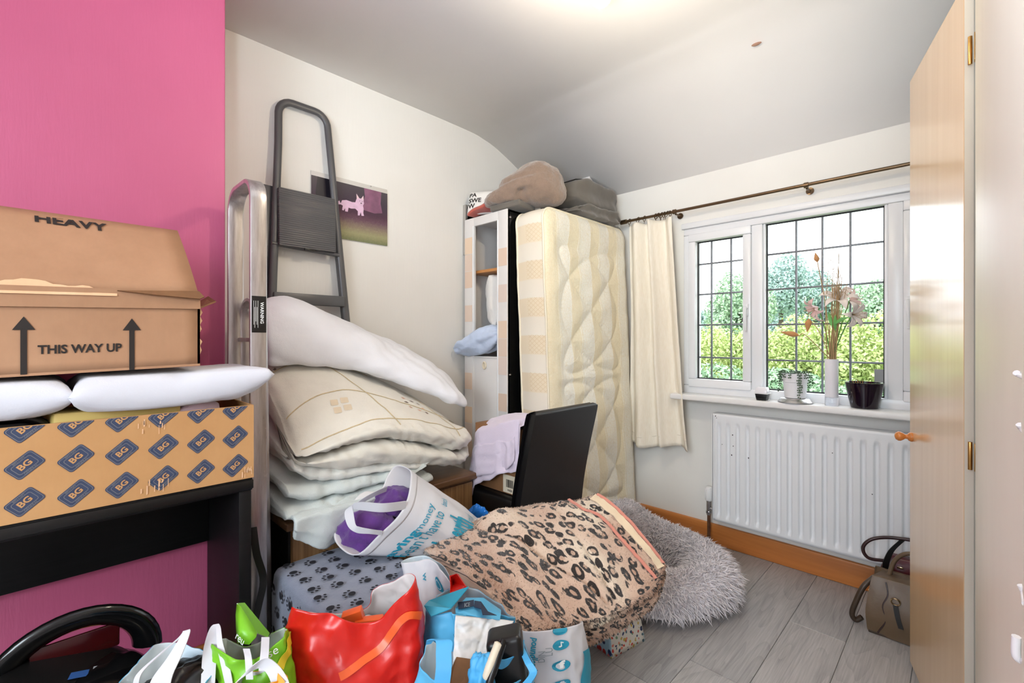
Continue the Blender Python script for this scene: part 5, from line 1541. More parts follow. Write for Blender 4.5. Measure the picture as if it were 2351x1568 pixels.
# ---- red bag
rb = thing('red_carrier_bag', 'shiny red plastic carrier bag standing full in front', 'carrier bag', (-1.03, 0.55, 0))
Sr = bag(rb, [(-1.104, 0.401, 0.565), (-1.053, 0.430, 0.559), (-1.021, 0.462, 0.555), (-0.998, 0.498, 0.531), (-0.978, 0.546, 0.523), (-0.958, 0.580, 0.559), (-0.938, 0.606, 0.594), (-0.970, 0.631, 0.606), (-1.037, 0.621, 0.565), (-1.082, 0.592, 0.534), (-1.095, 0.578, 0.488), (-1.157, 0.517, 0.474), (-1.174, 0.459, 0.503)],
         [(-1.114, 0.391, 0.258), (-1.014, 0.434, 0.274), (-0.959, 0.488, 0.278), (-0.926, 0.555, 0.271), (-0.918, 0.626, 0.273), (-1.015, 0.685, 0.249), (-1.105, 0.611, 0.242), (-1.169, 0.478, 0.259)], ['red_plastic', 'bag_inner_white'], wr=0.011, belly=0.02, seed=5)
# printed orange swoosh on its front
def swoosh(S_, uv, w, mat, par, nm='printed_swoosh', off=0.003, sg=1):
    m = MB(); P_ = []; N_ = []
    for (u, v) in cr(uv, 40):
        p = V3(S_(u, v)); a = V3(S_(u + 0.006, v)) - p; b = V3(S_(u, v + 0.01)) - p
        n = np.cross(a, b); n /= np.linalg.norm(n)
        if n.dot(V3((0, 0, 1.7)) - p) < 0: n = -n
        P_.append(p + n * off); N_.append(n)
    P_ = np.array(P_); T = np.gradient(P_, axis=0); W = np.cross(T, np.array(N_)); W = W / np.linalg.norm(W, axis=1, keepdims=True) * w
    m.ribbon(P_, [tuple(x) for x in W], 0.0008)
    return m.build(nm, mat, par, smooth=60)
swoosh(Sr, [(0.20, 0.60), (0.27, 0.74), (0.36, 0.83), (0.43, 0.84), (0.49, 0.74)], 0.0085, 'orange_print', rb)
MB().obox((-1.059, 0.530, 0.502), (0.010, 0.02, 0.004), (-0.012, 0.008, 0), (0, -0.006, 0.02)).obox((-1.032, 0.556, 0.493), (0.018, 0.028, 0), (-0.01, 0.006, 0), (0, 0, 0.010)).build('orange_carton', 'orange_print', rb, bevel=0.002)
lump((-1.066, 0.537, 0.437), (0.055, 0.085, 0.05), 0.2, 3).build('packed_goods', 'bag_inner_white', rb, smooth=180)
# ---- green bag
gb = thing('green_carrier_bag', 'lime green plastic carrier bag with white handles beside the red bag', 'carrier bag', (-1.13, 0.33, 0))
Sg = bag(gb, [(-1.134, 0.259, 0.533), (-1.084, 0.274, 0.530), (-1.050, 0.300, 0.519), (-1.032, 0.332, 0.535), (-1.049, 0.371, 0.541), (-1.099, 0.392, 0.524), (-1.163, 0.386, 0.491), (-1.188, 0.375, 0.470), (-1.215, 0.348, 0.454), (-1.226, 0.309, 0.475), (-1.198, 0.281, 0.505)],
         [(-1.098, 0.253, 0.300), (-1.028, 0.294, 0.283), (-1.012, 0.351, 0.291), (-1.118, 0.402, 0.259), (-1.193, 0.355, 0.242), (-1.206, 0.287, 0.267)], ['bag_green', 'bag_green_inner'], wr=0.013, seed=9)
# upstanding flap with the word on it
fp = [(-1.194, 0.313, 0.572), (-1.182, 0.318, 0.569), (-1.117, 0.333, 0.531), (-1.107, 0.328, 0.528), (-1.107, 0.314, 0.518), (-1.136, 0.299, 0.515), (-1.162, 0.303, 0.537), (-1.179, 0.307, 0.555)]
m = MB(); c0 = sum(V3(p) for p in fp) / len(fp) + V3((0.008, -0.008, 0)); m.add(fp + [tuple(c0)], [(i, (i + 1) % 8, 8) for i in range(8)]); m.build('bag_flap', ['bag_green', 'bag_green_inner'], gb, smooth=180, solid=0.002)
fp2 = [(-1.200, 0.314, 0.569), (-1.227, 0.337, 0.550), (-1.184, 0.379, 0.477), (-1.166, 0.368, 0.481), (-1.161, 0.346, 0.502)]
m = MB(); m.add(fp2, [(0, 1, 2, 3, 4)]); m.build('bag_flap', ['bag_green_inner', 'bag_green'], gb, smooth=0, solid=0.002)
a_, b_ = V3((-1.152, 0.309, 0.536)), V3((-1.112, 0.321, 0.524)); ux = (b_ - a_) / np.linalg.norm(b_ - a_)
nrm = V3((0.70, -0.71, 0.1)); uy = np.cross(nrm, ux); uy /= np.linalg.norm(uy)
m = MB(); put2d(m, text2d('reu', 0.022, 0.0), plane_map((a_ + b_) / 2 + V3((0.014, -0.014, 0.002)), ux, uy, 0.002)); m.build('printed_word', 'print_white', gb, smooth=0)
a_, b_ = V3((-1.045, 0.336, 0.533)), V3((-1.044, 0.362, 0.537)); ux = (b_ - a_) / np.linalg.norm(b_ - a_); uy = np.cross(nrm, ux); uy /= np.linalg.norm(uy)
m = MB(); put2d(m, text2d('use', 0.024, 0.0), plane_map((a_ + b_) / 2 + V3((0.02, -0.02, -0.004)), ux, uy, 0.002)); m.build('printed_word', 'print_white', gb, smooth=0)
swoosh(Sg, [(0.30, 0.82), (0.38, 0.90), (0.46, 0.94)], 0.010, 'bag_yellow', gb, 'printed_band')
MB().ribbon([(-1.088, 0.234, 0.487), (-1.133, 0.247, 0.519), (-1.161, 0.261, 0.555), (-1.155, 0.267, 0.557), (-1.117, 0.262, 0.538), (-1.073, 0.263, 0.504), (-1.056, 0.266, 0.468)], [(0.010, 0.010, 0), (0.010, 0.010, 0), (0.004, 0.004, 0.001), (0.004, 0.004, 0), (0.006, 0.006, 0), (0.005, 0.005, 0)], 0.0015, n=40).build('handle', 'bag_white', gb, smooth=60)
MB().ribbon([(-1.061, 0.296, 0.539), (-1.036, 0.293, 0.530), (-1.018, 0.290, 0.501)], (0.005, 0.005, 0), 0.0015, n=14).build('handle', 'bag_white', gb, smooth=60)
MB().ribbon([(-1.066, 0.334, 0.543), (-1.023, 0.319, 0.536), (-1.004, 0.310, 0.515)], (0.006, 0.006, 0), 0.0015, n=14).build('handle', 'bag_white', gb, smooth=60)
# ---- white and orange bag at the bottom edge
ob = thing('orange_carrier_bag', 'white and orange plastic bag at the bottom edge before the green bag', 'carrier bag', (-1.02, 0.28, 0))
So = bag(ob, [(-1.013, 0.267, 0.503), (-0.955, 0.281, 0.530), (-0.932, 0.304, 0.534), (-0.946, 0.332, 0.518), (-0.981, 0.340, 0.504), (-1.023, 0.313, 0.504), (-1.037, 0.285, 0.497)],
         [(-1.016, 0.264, 0.270), (-0.958, 0.293, 0.265), (-0.946, 0.332, 0.278), (-1.008, 0.341, 0.264), (-1.059, 0.291, 0.264)], ['bag_orange', 'bag_white'], wr=0.010, seed=13)
MB().ribbon([(-0.993, 0.258, 0.524), (-0.975, 0.275, 0.547), (-0.968, 0.296, 0.555), (-0.955, 0.309, 0.547), (-0.934, 0.316, 0.532), (-0.919, 0.317, 0.514)], [(0.004, 0.004, 0.006), (0.004, 0.004, 0.008), (0.006, 0.006, 0.010), (0.010, 0.010, 0.004), (0.012, 0.012, 0), (0.012, 0.012, 0)], 0.0015, n=36).build('handle', 'bag_white', ob, smooth=60)
MB().add([(-0.940, 0.317, 0.540), (-0.920, 0.323, 0.530), (-0.929, 0.307, 0.514)], [(0, 1, 2)]).build('printed_corner', 'bag_orange', ob, smooth=0, solid=0.001)
# ---- pale blue bag
lb = thing('pale_blue_carrier_bag', 'pale blue and white plastic bag beside the black domed appliance', 'carrier bag', (-1.13, 0.18, 0))
Sl = bag(lb, [(-1.170, 0.112, 0.506), (-1.203, 0.136, 0.513), (-1.247, 0.162, 0.513), (-1.273, 0.179, 0.507), (-1.265, 0.215, 0.495), (-1.225, 0.241, 0.490), (-1.170, 0.252, 0.501), (-1.105, 0.246, 0.497), (-1.064, 0.216, 0.491), (-1.070, 0.169, 0.505), (-1.123, 0.130, 0.498)],
         [(-1.199, 0.111, 0.267), (-1.075, 0.163, 0.292), (-1.081, 0.242, 0.283), (-1.169, 0.253, 0.263), (-1.298, 0.197, 0.227), (-1.309, 0.144, 0.235)], ['bag_blue', 'bag_blue_inner'], wr=0.010, seed=17)
MB().ribbon([(-1.155, 0.127, 0.499), (-1.160, 0.135, 0.522), (-1.156, 0.168, 0.547), (-1.154, 0.198, 0.565), (-1.144, 0.208, 0.580), (-1.134, 0.203, 0.573), (-1.125, 0.184, 0.545), (-1.117, 0.164, 0.520), (-1.112, 0.155, 0.490)], [(0.004, 0.004, 0.001), (0.004, 0.004, 0.002), (0.003, 0.003, 0.002), (0.003, 0.003, 0.002), (0.005, 0.005, 0.002), (0.006, 0.006, 0), (0.010, 0.010, 0.002), (0.014, 0.014, 0.003), (0.016, 0.016, 0.003)], 0.0015, n=60).build('handle', 'bag_white', lb, smooth=60)
lump((-1.149, 0.203, 0.452), (0.07, 0.09, 0.05), 0.25, 8).build('packed_goods', 'satin_black', lb, smooth=180)
# ---- blue patterned bag behind
b2 = thing('blue_patterned_bag', 'sky blue bag with navy bands holding white tissue, behind the tote', 'carrier bag', (-0.95, 0.80, 0))
S2 = bag(b2, [(-0.992, 0.693, 0.484), (-0.952, 0.691, 0.488), (-0.915, 0.713, 0.500), (-0.898, 0.715, 0.500), (-0.887, 0.768, 0.482), (-0.862, 0.836, 0.459), (-0.854, 0.885, 0.437), (-0.942, 0.897, 0.442), (-1.016, 0.880, 0.457), (-1.077, 0.848, 0.453), (-1.065, 0.776, 0.452)],
         [(-0.978, 0.679, 0.229), (-0.895, 0.719, 0.231), (-0.823, 0.845, 0.220), (-0.907, 0.931, 0.221), (-1.025, 0.871, 0.191), (-1.073, 0.768, 0.196)], ['bag_blue', 'bag_blue_inner'], wr=0.008, seed=23)
m = MB(); m.add([(-0.962, 0.667, 0.516), (-0.937, 0.670, 0.499), (-0.907, 0.707, 0.515), (-0.921, 0.777, 0.537), (-0.948, 0.779, 0.515), (-0.986, 0.770, 0.494), (-1.012, 0.716, 0.489)], [(0, 1, 2, 6), (2, 3, 4, 5, 6)]); m.build('bag_flap', ['bag_teal', 'bag_blue_inner'], b2, smooth=0, solid=0.002)
def band(pts, mat, nm='printed_band'):
    MB().add(pts, [tuple(range(len(pts)))]).build(nm, mat, b2, smooth=0, solid=0.001)
m = MB(); m.add([(-0.918, 0.731, 0.501), (-0.910, 0.788, 0.487), (-0.862, 0.836, 0.465), (-0.849, 0.820, 0.463), (-0.872, 0.769, 0.482), (-0.906, 0.722, 0.497), (-0.949, 0.791, 0.491), (-0.939, 0.844, 0.474), (-0.890, 0.864, 0.452)], [(0, 5, 4, 1), (1, 4, 3, 2), (6, 0, 1, 7), (7, 1, 2, 8)]); m.build('bag_top', 'bag_blue', b2, smooth=0, solid=0.002)
band([(-0.930, 0.748, 0.503), (-0.916, 0.790, 0.498), (-0.900, 0.777, 0.494), (-0.905, 0.730, 0.503)], 'print_navy'); band([(-0.915, 0.791, 0.496), (-0.906, 0.806, 0.491), (-0.867, 0.795, 0.486), (-0.844, 0.804, 0.482), (-0.862, 0.772, 0.489), (-0.880, 0.783, 0.493), (-0.900, 0.777, 0.491)], 'print_navy')
a_, b_ = V3((-0.910, 0.739, 0.507)), V3((-0.907, 0.777, 0.497)); ux = (b_ - a_) / np.linalg.norm(b_ - a_); uy = V3((-0.25, 0.25, 0.9)); 
m = MB(); put2d(m, text2d('ICE', 0.013, 0.01), plane_map((a_ + b_) / 2, ux, uy, 0.004)); m.build('printed_word', 'print_grey', b2, smooth=0)
m = MB(); 
for q in range(9):
    put2d(m, disc2d(6, 0.0012, 0.0012), surf_map(S2, 0.055 + 0.006 * (q % 2), 0.62 + 0.036 * q, 1.5, 2.0, 0.003))
stuff(m.build('printed_dots', 'print_navy', b2, smooth=0))
m = MB(); put2d(m, text2d('lon', 0.024, 0.0), surf_map(S2, 0.215, 0.80, 1.2, 2.0, 0.004)); m.build('printed_word', 'print_navy', b2, smooth=0)
m = MB(); put2d(m, ([(-0.010, 0), (0, 0.011), (0.010, -0.001), (0, -0.008)], [(0, 1, 2, 3)]), surf_map(S2, 0.25, 0.90, 1.2, 2.0, 0.004)); m.build('printed_diamond', 'red_cloth', b2, smooth=0)
# tissue
m = MB()
def tis(u, v):
    c00, c10, c01, c11 = V3((-0.894, 0.712, 0.501)), V3((-0.837, 0.859, 0.448)), V3((-0.824, 0.649, 0.442)), V3((-0.783, 0.717, 0.428))
    p = (c00 * (1 - u) + c10 * u) * (1 - v) + (c01 * (1 - u) + c11 * u) * v
    return p + V3((0.5, -0.5, 0.3)) * (0.010 * fbm((u * 2, v * 2, 0), 2.5, 4) + 0.004 * math.sin(v * 16) - 0.012 * math.exp(-((u - 0.55) / 0.03) ** 2))
m.grid(tis, 40, 34); m.build('tissue_paper', 'tissue_white', b2, smooth=180, solid=0.002)
# red packet poking out
tag(MB().add([(-1.085, 0.841, 0.482), (-1.058, 0.853, 0.492), (-0.986, 0.825, 0.492), (-0.993, 0.805, 0.483), (-1.025, 0.801, 0.464), (-1.093, 0.861, 0.448)], [(0, 1, 5), (1, 2, 3, 4, 5), (0, 5, 4)]).build('red_packet', 'red_plastic', smooth=0, solid=0.006), 'red packet poking out under the leopard blanket', 'packet')
# ---- pale white bag with teal print between crate and leopard blanket
wb = thing('white_print_bag', 'crumpled white bag with teal spiral print behind the crate', 'carrier bag', (-1.13, 0.90, 0))
Sw = bag(wb, [(-1.269, 0.800, 0.472), (-1.227, 0.828, 0.482), (-1.189, 0.850, 0.491), (-1.094, 0.845, 0.467), (-1.093, 0.861, 0.442), (-1.208, 0.916, 0.441), (-1.290, 0.905, 0.453), (-1.311, 0.842, 0.457)],
         [(-1.103, 0.766, 0.206), (-1.065, 0.776, 0.209), (-1.054, 0.814, 0.206), (-1.099, 0.882, 0.200), (-1.202, 0.894, 0.172), (-1.196, 0.815, 0.199)], ['bag_white', 'bag_blue_inner'], wr=0.006, seed=29)
for (u_, v_, sp) in ((0.30, 0.84, 1), (0.17, 0.84, 0)):
    m = MB()
    if sp:
        put2d(m, disc2d(18, 0.020, 0.020), surf_map(Sw, u_, v_, 1.6, 2.6, 0.003)); m.build('printed_disc', 'bag_teal', wb, smooth=0)
        m = MB(); put2d(m, frame2d(disc2d(18, 0.013, 0.013)[0], disc2d(18, 0.0105, 0.0105)[0]), surf_map(Sw, u_, v_, 1.6, 2.6, 0.0045)); m.build('printed_ring', 'bag_blue_inner', wb, smooth=0)
    else:
        put2d(m, text2d('W', 0.026, 0.03), surf_map(Sw, u_, v_, 1.6, 2.6, 0.003, rot=-1.5)); m.build('printed_letter', 'bag_teal', wb, smooth=0)
# ---- blue tote in front
b1 = thing('blue_tote_bag', 'bright blue tote bag with wide straps at the front of the pile', 'tote bag', (-0.82, 0.68, 0))
S1 = bag(b1, [(-0.836, 0.566, 0.478), (-0.844, 0.586, 0.492), (-0.863, 0.610, 0.495), (-0.868, 0.633, 0.484), (-0.863, 0.680, 0.438), (-0.842, 0.743, 0.412), (-0.818, 0.808, 0.405), (-0.798, 0.842, 0.427), (-0.759, 0.824, 0.417), (-0.706, 0.793, 0.418), (-0.691, 0.723, 0.435), (-0.708, 0.636, 0.452), (-0.751, 0.580, 0.473), (-0.793, 0.567, 0.472)],
         [(-0.866, 0.551, 0.216), (-0.778, 0.567, 0.219), (-0.701, 0.643, 0.210), (-0.704, 0.794, 0.158), (-0.779, 0.846, 0.158), (-0.865, 0.735, 0.176), (-0.898, 0.618, 0.209)], ['bag_blue', 'bag_blue_inner'], wr=0.006, seed=31)
MB().ribbon([(-0.838, 0.592, 0.513), (-0.826, 0.591, 0.527), (-0.795, 0.600, 0.536), (-0.782, 0.591, 0.519), (-0.770, 0.582, 0.498), (-0.765, 0.573, 0.469)], [(0.004, 0.004, 0.001), (0.006, 0.006, 0.0), (0.012, 0.012, 0), (0.0115, 0.0115, 0), (0.0115, 0.0115, 0), (0.0115, 0.0115, 0)], 0.002, n=40).build('strap', 'blue_strap', b1, smooth=60)
MB().ribbon([(-0.733, 0.766, 0.488), (-0.719, 0.751, 0.481), (-0.713, 0.743, 0.478), (-0.712, 0.724, 0.474), (-0.715, 0.700, 0.475), (-0.721, 0.686, 0.482)], [(0.010, 0.010, 0), (0.010, 0.010, 0), (0.009, 0.009, 0.002), (0.004, 0.004, 0.008), (0.002, 0.002, 0.010), (0.002, 0.002, 0.009)], 0.002, n=40).build('strap', 'blue_strap', b1, smooth=60)
MB().ribbon([(-0.733, 0.766, 0.488), (-0.713, 0.757, 0.481), (-0.676, 0.737, 0.480), (-0.658, 0.734, 0.467), (-0.654, 0.703, 0.458)], [(0.006, 0.006, 0), (0.005, 0.005, 0), (0.005, 0.005, 0.002), (0.006, 0.006, 0.002), (0.008, 0.008, 0.002)], 0.002, n=30).build('strap', 'blue_strap', b1, smooth=60)
tag(MB().add([(-0.795, 0.621, 0.465), (-0.818, 0.654, 0.464), (-0.786, 0.714, 0.440), (-0.736, 0.637, 0.437), (-0.767, 0.592, 0.445)], [(0, 1, 2, 3, 4)]).build('cardboard_piece', 'cardboard_dark', smooth=0, solid=0.006), 'flat piece of brown cardboard inside the blue tote', 'cardboard')
lump((-0.741, 0.660, 0.454), (0.028, 0.028, 0.05), 0.3, 6).build('blue_wrapping', 'blue_strap', b1, smooth=180)
# cream and black hair straightener and a black case in the tote
hs = thing('handled_tool', 'cream and black ribbed handle sticking out of the blue tote', 'tool', (-0.710, 0.676, 0.457))
MB().tube(cr([(-0.715, 0.650, 0.470), (-0.713, 0.659, 0.492), (-0.715, 0.678, 0.514), (-0.717, 0.690, 0.526)], 20), [0.007] + [0.0095] * 18 + [0.006], 10).build('cream_arm', 'plastic_cream', hs)
MB().tube(cr([(-0.706, 0.645, 0.448), (-0.705, 0.653, 0.472), (-0.707, 0.673, 0.499), (-0.714, 0.700, 0.529)], 20), [0.008] * 19 + [0.006], 10).build('black_arm', 'satin_black', hs)
for q in range(14):
    t = q / 13
    p = V3((-0.707, 0.661, 0.485)) * (1 - t) + V3((-0.712, 0.692, 0.522)) * t
    MB().tube([p - V3((0.001, -0.001, 0.003)), p + V3((0.001, -0.001, 0.0)) ], 0.0105, 8).build('grip_ring', 'plastic_black', hs)
tag(MB().obox((-0.738, 0.740, 0.429), (0.030, 0.026, 0.01), (-0.022, 0.024, 0), (-0.012, -0.004, 0.085)).build('black_case', 'satin_black', bevel=0.012, seg=3), 'black padded case inside the blue tote', 'case')
# ---- white cylinder-shaped bag with teal lettering
pn = thing('white_teal_bag', 'tall white shopping bag with teal lettering and round icons', 'carrier bag', (-0.80, 1.02, 0))
ring_top = [(-0.849, 0.898, 0.402), (-0.804, 0.899, 0.416), (-0.768, 0.935, 0.421), (-0.750, 0.995, 0.413), (-0.759, 1.049, 0.395), (-0.816, 1.104, 0.350), (-0.880, 1.071, 0.338), (-0.906, 0.988, 0.356)]
ring_bot = [(-0.851, 0.874, 0.165), (-0.788, 0.880, 0.176), (-0.752, 0.915, 0.176), (-0.728, 0.967, 0.182), (-0.742, 1.023, 0.163), (-0.798, 1.080, 0.149), (-0.878, 1.058, 0.131), (-0.910, 0.970, 0.149)]
Sp = bag(pn, ring_top, ring_bot, ['bag_white', 'bag_inner_white'], wr=0.006, belly=0.022, seed=37, nu=120)
def pprint(vf, u_, v_, mat, nm, off=0.003, rot=0.0, su=2.15, sv=2.45):
    m = MB(); put2d(m, vf, surf_map(Sp, u_, v_, su, sv, off, rot)); return m.build(nm, mat, pn, smooth=0)
pprint(text2d('poundland.co.uk', 0.030, 0.025, shear=0.25), 0.142, 0.70, 'bag_teal', 'printed_words', rot=-math.pi / 2)
pprint(text2d('DIN', 0.026, 0.0), 0.190, 0.76, 'print_grey', 'printed_ghost_word', rot=math.pi / 2)
pprint(text2d('LU', 0.026, 0.0), 0.228, 0.80, 'print_grey', 'printed_ghost_word', rot=math.pi / 2)
note = ([(-0.006, -0.006), (-0.002, -0.009), (0.003, -0.006), (0.003, 0.008), (0.006, 0.006), (0.008, 0.009), (0.003, 0.012), (0.0005, 0.012), (0.0005, -0.003), (-0.003, -0.003)], [(0, 1, 2, 8, 9), (2, 3, 7, 8), (3, 4, 5, 6, 7)])
for v_, kind in ((0.985, 0), (0.845, 1), (0.655, 2), (0.475, 3)):
    pprint(disc2d(22, 0.0185, 0.0195), 0.285, v_, 'bag_teal', 'printed_icon')
    if kind == 1: pprint(note, 0.285, v_, 'print_white', 'printed_note', 0.0045)
    elif kind == 2: pprint(text2d('f', 0.034, 0.05), 0.285, v_ + 0.01, 'print_white', 'printed_letter', 0.0045)
    elif kind == 3: pprint(text2d('X', 0.024, 0.0), 0.285, v_, 'print_white', 'printed_letter', 0.0045)
m = MB(); m.grid(lambda u, v: surf_map(Sp, 0.40 + 0.10 * u + 0.05 * (1 - v) * (u - 0.3) + 0.02 * math.sin(v * 9) * (1 - u), 0.10 + 0.62 * v, 1, 1, 0.003)(0, 0), 8, 20); m.build('printed_panel', 'bag_teal', pn, smooth=180)
# ---- floral gift bag
fb = thing('floral_gift_bag', 'small floral print gift bag standing on the floor by the dog bed', 'gift bag', (-0.96, 1.58, 0))
A0, B0, C0 = V3((-0.931, 1.474, 0.000)), V3((-0.893, 1.650, 0.000)), V3((-1.079, 1.496, 0.000))
up = lambda p, dx=0, dy=0: p + V3((dx, dy, 0.20))
D0 = B0 + (C0 - A0)
gm = MB()
def quadgrid(m, a, b, c, d, uo, wob=0.004, sd=1, su=0.2, sv=0.2):
    m.grid(lambda u, v: (V3(a) * (1 - u) + V3(b) * u) * (1 - v) + (V3(d) * (1 - u) + V3(c) * u) * v + V3((0.6, -0.6, 0)) * wob * math.sin(math.pi * u) * math.sin(math.pi * v) , 12, 12, uvfn=lambda u, v: (uo + u * su, v * sv))
quadgrid(gm, A0, B0, up(B0, -0.02, -0.035), up(A0, -0.015, 0.0), 0.0)
gm.build('front_panel', 'floral_print', fb, solid=0.002)
gm = MB(); quadgrid(gm, C0, A0, up(A0, -0.015, 0.0), up(C0, -0.02, 0.0), 0.3, -0.004); gm.build('side_gusset', 'floral_print_blue', fb, solid=0.002)
gm = MB(); quadgrid(gm, B0, D0, up(D0), up(B0, -0.02, -0.035), 0.6); gm.build('side_gusset', 'floral_print_blue', fb, solid=0.002)
gm = MB(); quadgrid(gm, D0, C0, up(C0, -0.02, 0.0), up(D0), 0.9); gm.build('rear_panel', 'floral_print', fb, solid=0.002)
# ---- 'saving money' bag lying on the crate
sv = thing('slogan_shopping_bag', 'white fabric shopping bag with teal slogan lying on its side', 'shopping bag', (-1.42, 0.88, 0.43))
rim_s = [V3(p) for p in ((-1.559, 0.711, 0.513), (-1.577, 0.777, 0.582), (-1.582, 0.829, 0.615), (-1.575, 0.892, 0.607), (-1.572, 0.923, 0.659), (-1.548, 0.946, 0.697), (-1.478, 0.959, 0.692), (-1.424, 0.928, 0.668), (-1.381, 0.886, 0.622), (-1.370, 0.841, 0.578), (-1.387, 0.782, 0.530), (-1.415, 0.720, 0.477), (-1.489, 0.696, 0.486))]
cs = sum(rim_s) / len(rim_s); Es = V3((-1.399, 1.149, 0.416))
ring_e = [Es + (p - cs) * V3((0.62, 0.62, 0.42)) for p in rim_s]
ring_m = [(p * 0.55 + q * 0.45) + V3((0.012, -0.008, 0.008)) for p, q in zip(rim_s, ring_e)]
m = MB(); m.loft([np.array(rim_s), np.array(rim_s) * 0.78 + np.array(ring_e) * 0.22 + V3((0.006, -0.004, 0.003)), np.array(ring_m), np.array(ring_e), Es + (np.array(ring_e) - Es) * 0.5 + V3((-0.01, 0.04, -0.01))], 120, 60, disp=lambda p, u, v: 0.007 * fbm(p, 8, 41) * v + 0.004 * math.sin(u * 60 + 5 * ns(p, 5, 1)) * v, cap=False)
Ss = m.S
b = [Ss(i / 120, 1) for i in range(120)]; m.add(b + [sum(b) / 120], [(i, (i + 1) % 120, 120) for i in range(120)])
m.build('bag_body', ['bag_white', 'bag_inner_white'], sv, smooth=180, solid=0.0016)
m = MB(); m.grid(lambda u, v: V3(Ss(u, v * 0.10)) + (V3(Ss(u, v * 0.1)) - cs) * 0.008, 120, 5, cu=True); m.build('hem_band', 'bag_white', sv, smooth=180, solid=0.001)
def sprint(txt, size, u_, v_, mat='bag_teal', bold=0.02, sgn=1):
    m = MB(); t = text2d(txt, size, bold)
    L_ = 0.0
    put2d(m, t, surf_map(Ss, u_, v_, -1.02, -3.1, 0.004)); m.build('printed_words', mat, sv, smooth=0)
sprint('Saving', 0.060, 0.800, 0.335, bold=0.03); sprint('money', 0.050, 0.655, 0.335, bold=0.0)
sprint("doesn't have to", 0.043, 0.735, 0.475, bold=0.0)
sprint('cost the earth', 0.056, 0.735, 0.620, bold=0.03)
sprint('.co.uk', 0.026, 0.545, 0.66, bold=0.0); sprint('back', 0.022, 0.545, 0.50, bold=0.0)
MB().ribbon([V3(Ss(8.3 / 13, 0.02)) + V3((0.004, -0.004, 0.004)), (-1.368, 0.787, 0.624), (-1.428, 0.742, 0.626), (-1.463, 0.721, 0.621), (-1.457, 0.713, 0.600), (-1.432, 0.710, 0.570), (-1.408, 0.719, 0.560), (-1.384, 0.750, 0.552), V3(Ss(9.9 / 13, 0.02)) + V3((0.004, -0.004, 0.004))], [(0.002, 0, 0.015), (0.002, 0, 0.015), (0.003, 0, 0.014), (0.008, 0.004, 0.008), (0.012, 0.010, 0.0), (0.010, 0.008, 0.004), (0.004, 0.002, 0.010), (0.002, 0, 0.008), (0.002, 0, 0.008)], 0.002, n=60).build('handle', 'bag_white', sv, smooth=60)
MB().ribbon([(-1.520, 0.889, 0.628), (-1.510, 0.843, 0.626), (-1.513, 0.799, 0.614), (-1.525, 0.773, 0.596)], (0.004, 0, 0.010), 0.002, n=20).build('handle', 'bag_white', sv, smooth=60)
pc_ = thing('purple_clothes', 'dark purple clothes bundled inside the slogan shopping bag', 'clothes', (-1.530, 0.880, 0.503))
lump((-1.516, 0.817, 0.502), (0.095, 0.11, 0.075), 0.20, 11, rot=0.8).build('lower_bundle', 'purple_cloth', pc_, smooth=180)
lump((-1.532, 0.927, 0.571), (0.075, 0.085, 0.050), 0.22, 15, rot=0.8).build('upper_bundle', 'purple_cloth', pc_, smooth=180)
# small blue crumpled film behind
m = MB()
def film(u, v):
    p = V3((-1.498, 1.220, 0.434)) * (1 - u) + V3((-1.417, 1.299, 0.416)) * u
    return p + V3((0.02 * math.sin(v * 5), 0.03 * v, 0.045 * math.sin(math.pi * v) * (0.4 + math.sin(math.pi * u)) + 0.012 * fbm((u * 4, v * 3, 0), 2, 3)))
m.grid(film, 26, 18); tag(m.build('blue_plastic_film', 'blue_film', smooth=0, solid=0.001), 'crumpled bright blue plastic bag tucked behind the slogan bag', 'plastic bag')

# ================================================================== leopard blanket
lp = thing('leopard_blanket', 'plush leopard print blanket folded over the pile of bags', 'blanket', (-1.1, 1.25, 0.35))
rows = [([(-1.332, 0.934, 0.449)], [(-0.860, 0.908, 0.402)]), ([(-1.351, 1.028, 0.470)], [(-0.826, 0.990, 0.390)]), ([(-1.343, 1.141, 0.485)], [(-0.801, 1.084, 0.376)]), ([(-1.280, 1.265, 0.518)], [(-0.776, 1.193, 0.364)]), ([(-1.197, 1.389, 0.534)], [(-0.761, 1.292, 0.362)]), ([(-1.119, 1.494, 0.534)], [(-0.751, 1.421, 0.371)]), ([(-1.061, 1.579, 0.552)], [(-0.769, 1.543, 0.396)])]
secs = []
TH = 0.10
for i, (l, r) in enumerate(rows):
    l, r = V3(l[0]), V3(r[0]); t = i / (len(rows) - 1)
    d = (r - l); d[2] = 0; d /= np.linalg.norm(d)
    th = TH * (0.72 if i in (0, len(rows) - 1) else 1.0) * (1 - 0.2 * t)
    sec = []
    for k in range(6):
        u = k / 5
        p = l * (1 - u) + r * u + V3((0, 0, 0.028 * math.sin(math.pi * u) - 0.006))
        sec.append(p)
    z_ = lambda p, dz, o: p + V3((0, 0, dz)) + d * o
    sec += [z_(r, -0.18 * th, 0.012), z_(r, -0.36 * th, 0.010), z_(r, -0.46 * th, -0.020), z_(r, -0.56 * th, 0.008), z_(r, -0.78 * th, 0.012), z_(r, -1.0 * th, -0.01)]
    for k in range(1, 5):
        u = 1 - k / 5; sec.append(l * (1 - u) + r * u + V3((0, 0, -th)))
    sec += [z_(l, -1.0 * th, 0.01), z_(l, -0.78 * th, -0.012), z_(l, -0.56 * th, -0.008), z_(l, -0.46 * th, 0.02), z_(l, -0.36 * th, -0.010), z_(l, -0.18 * th, -0.012)]
    secs.append(sec)
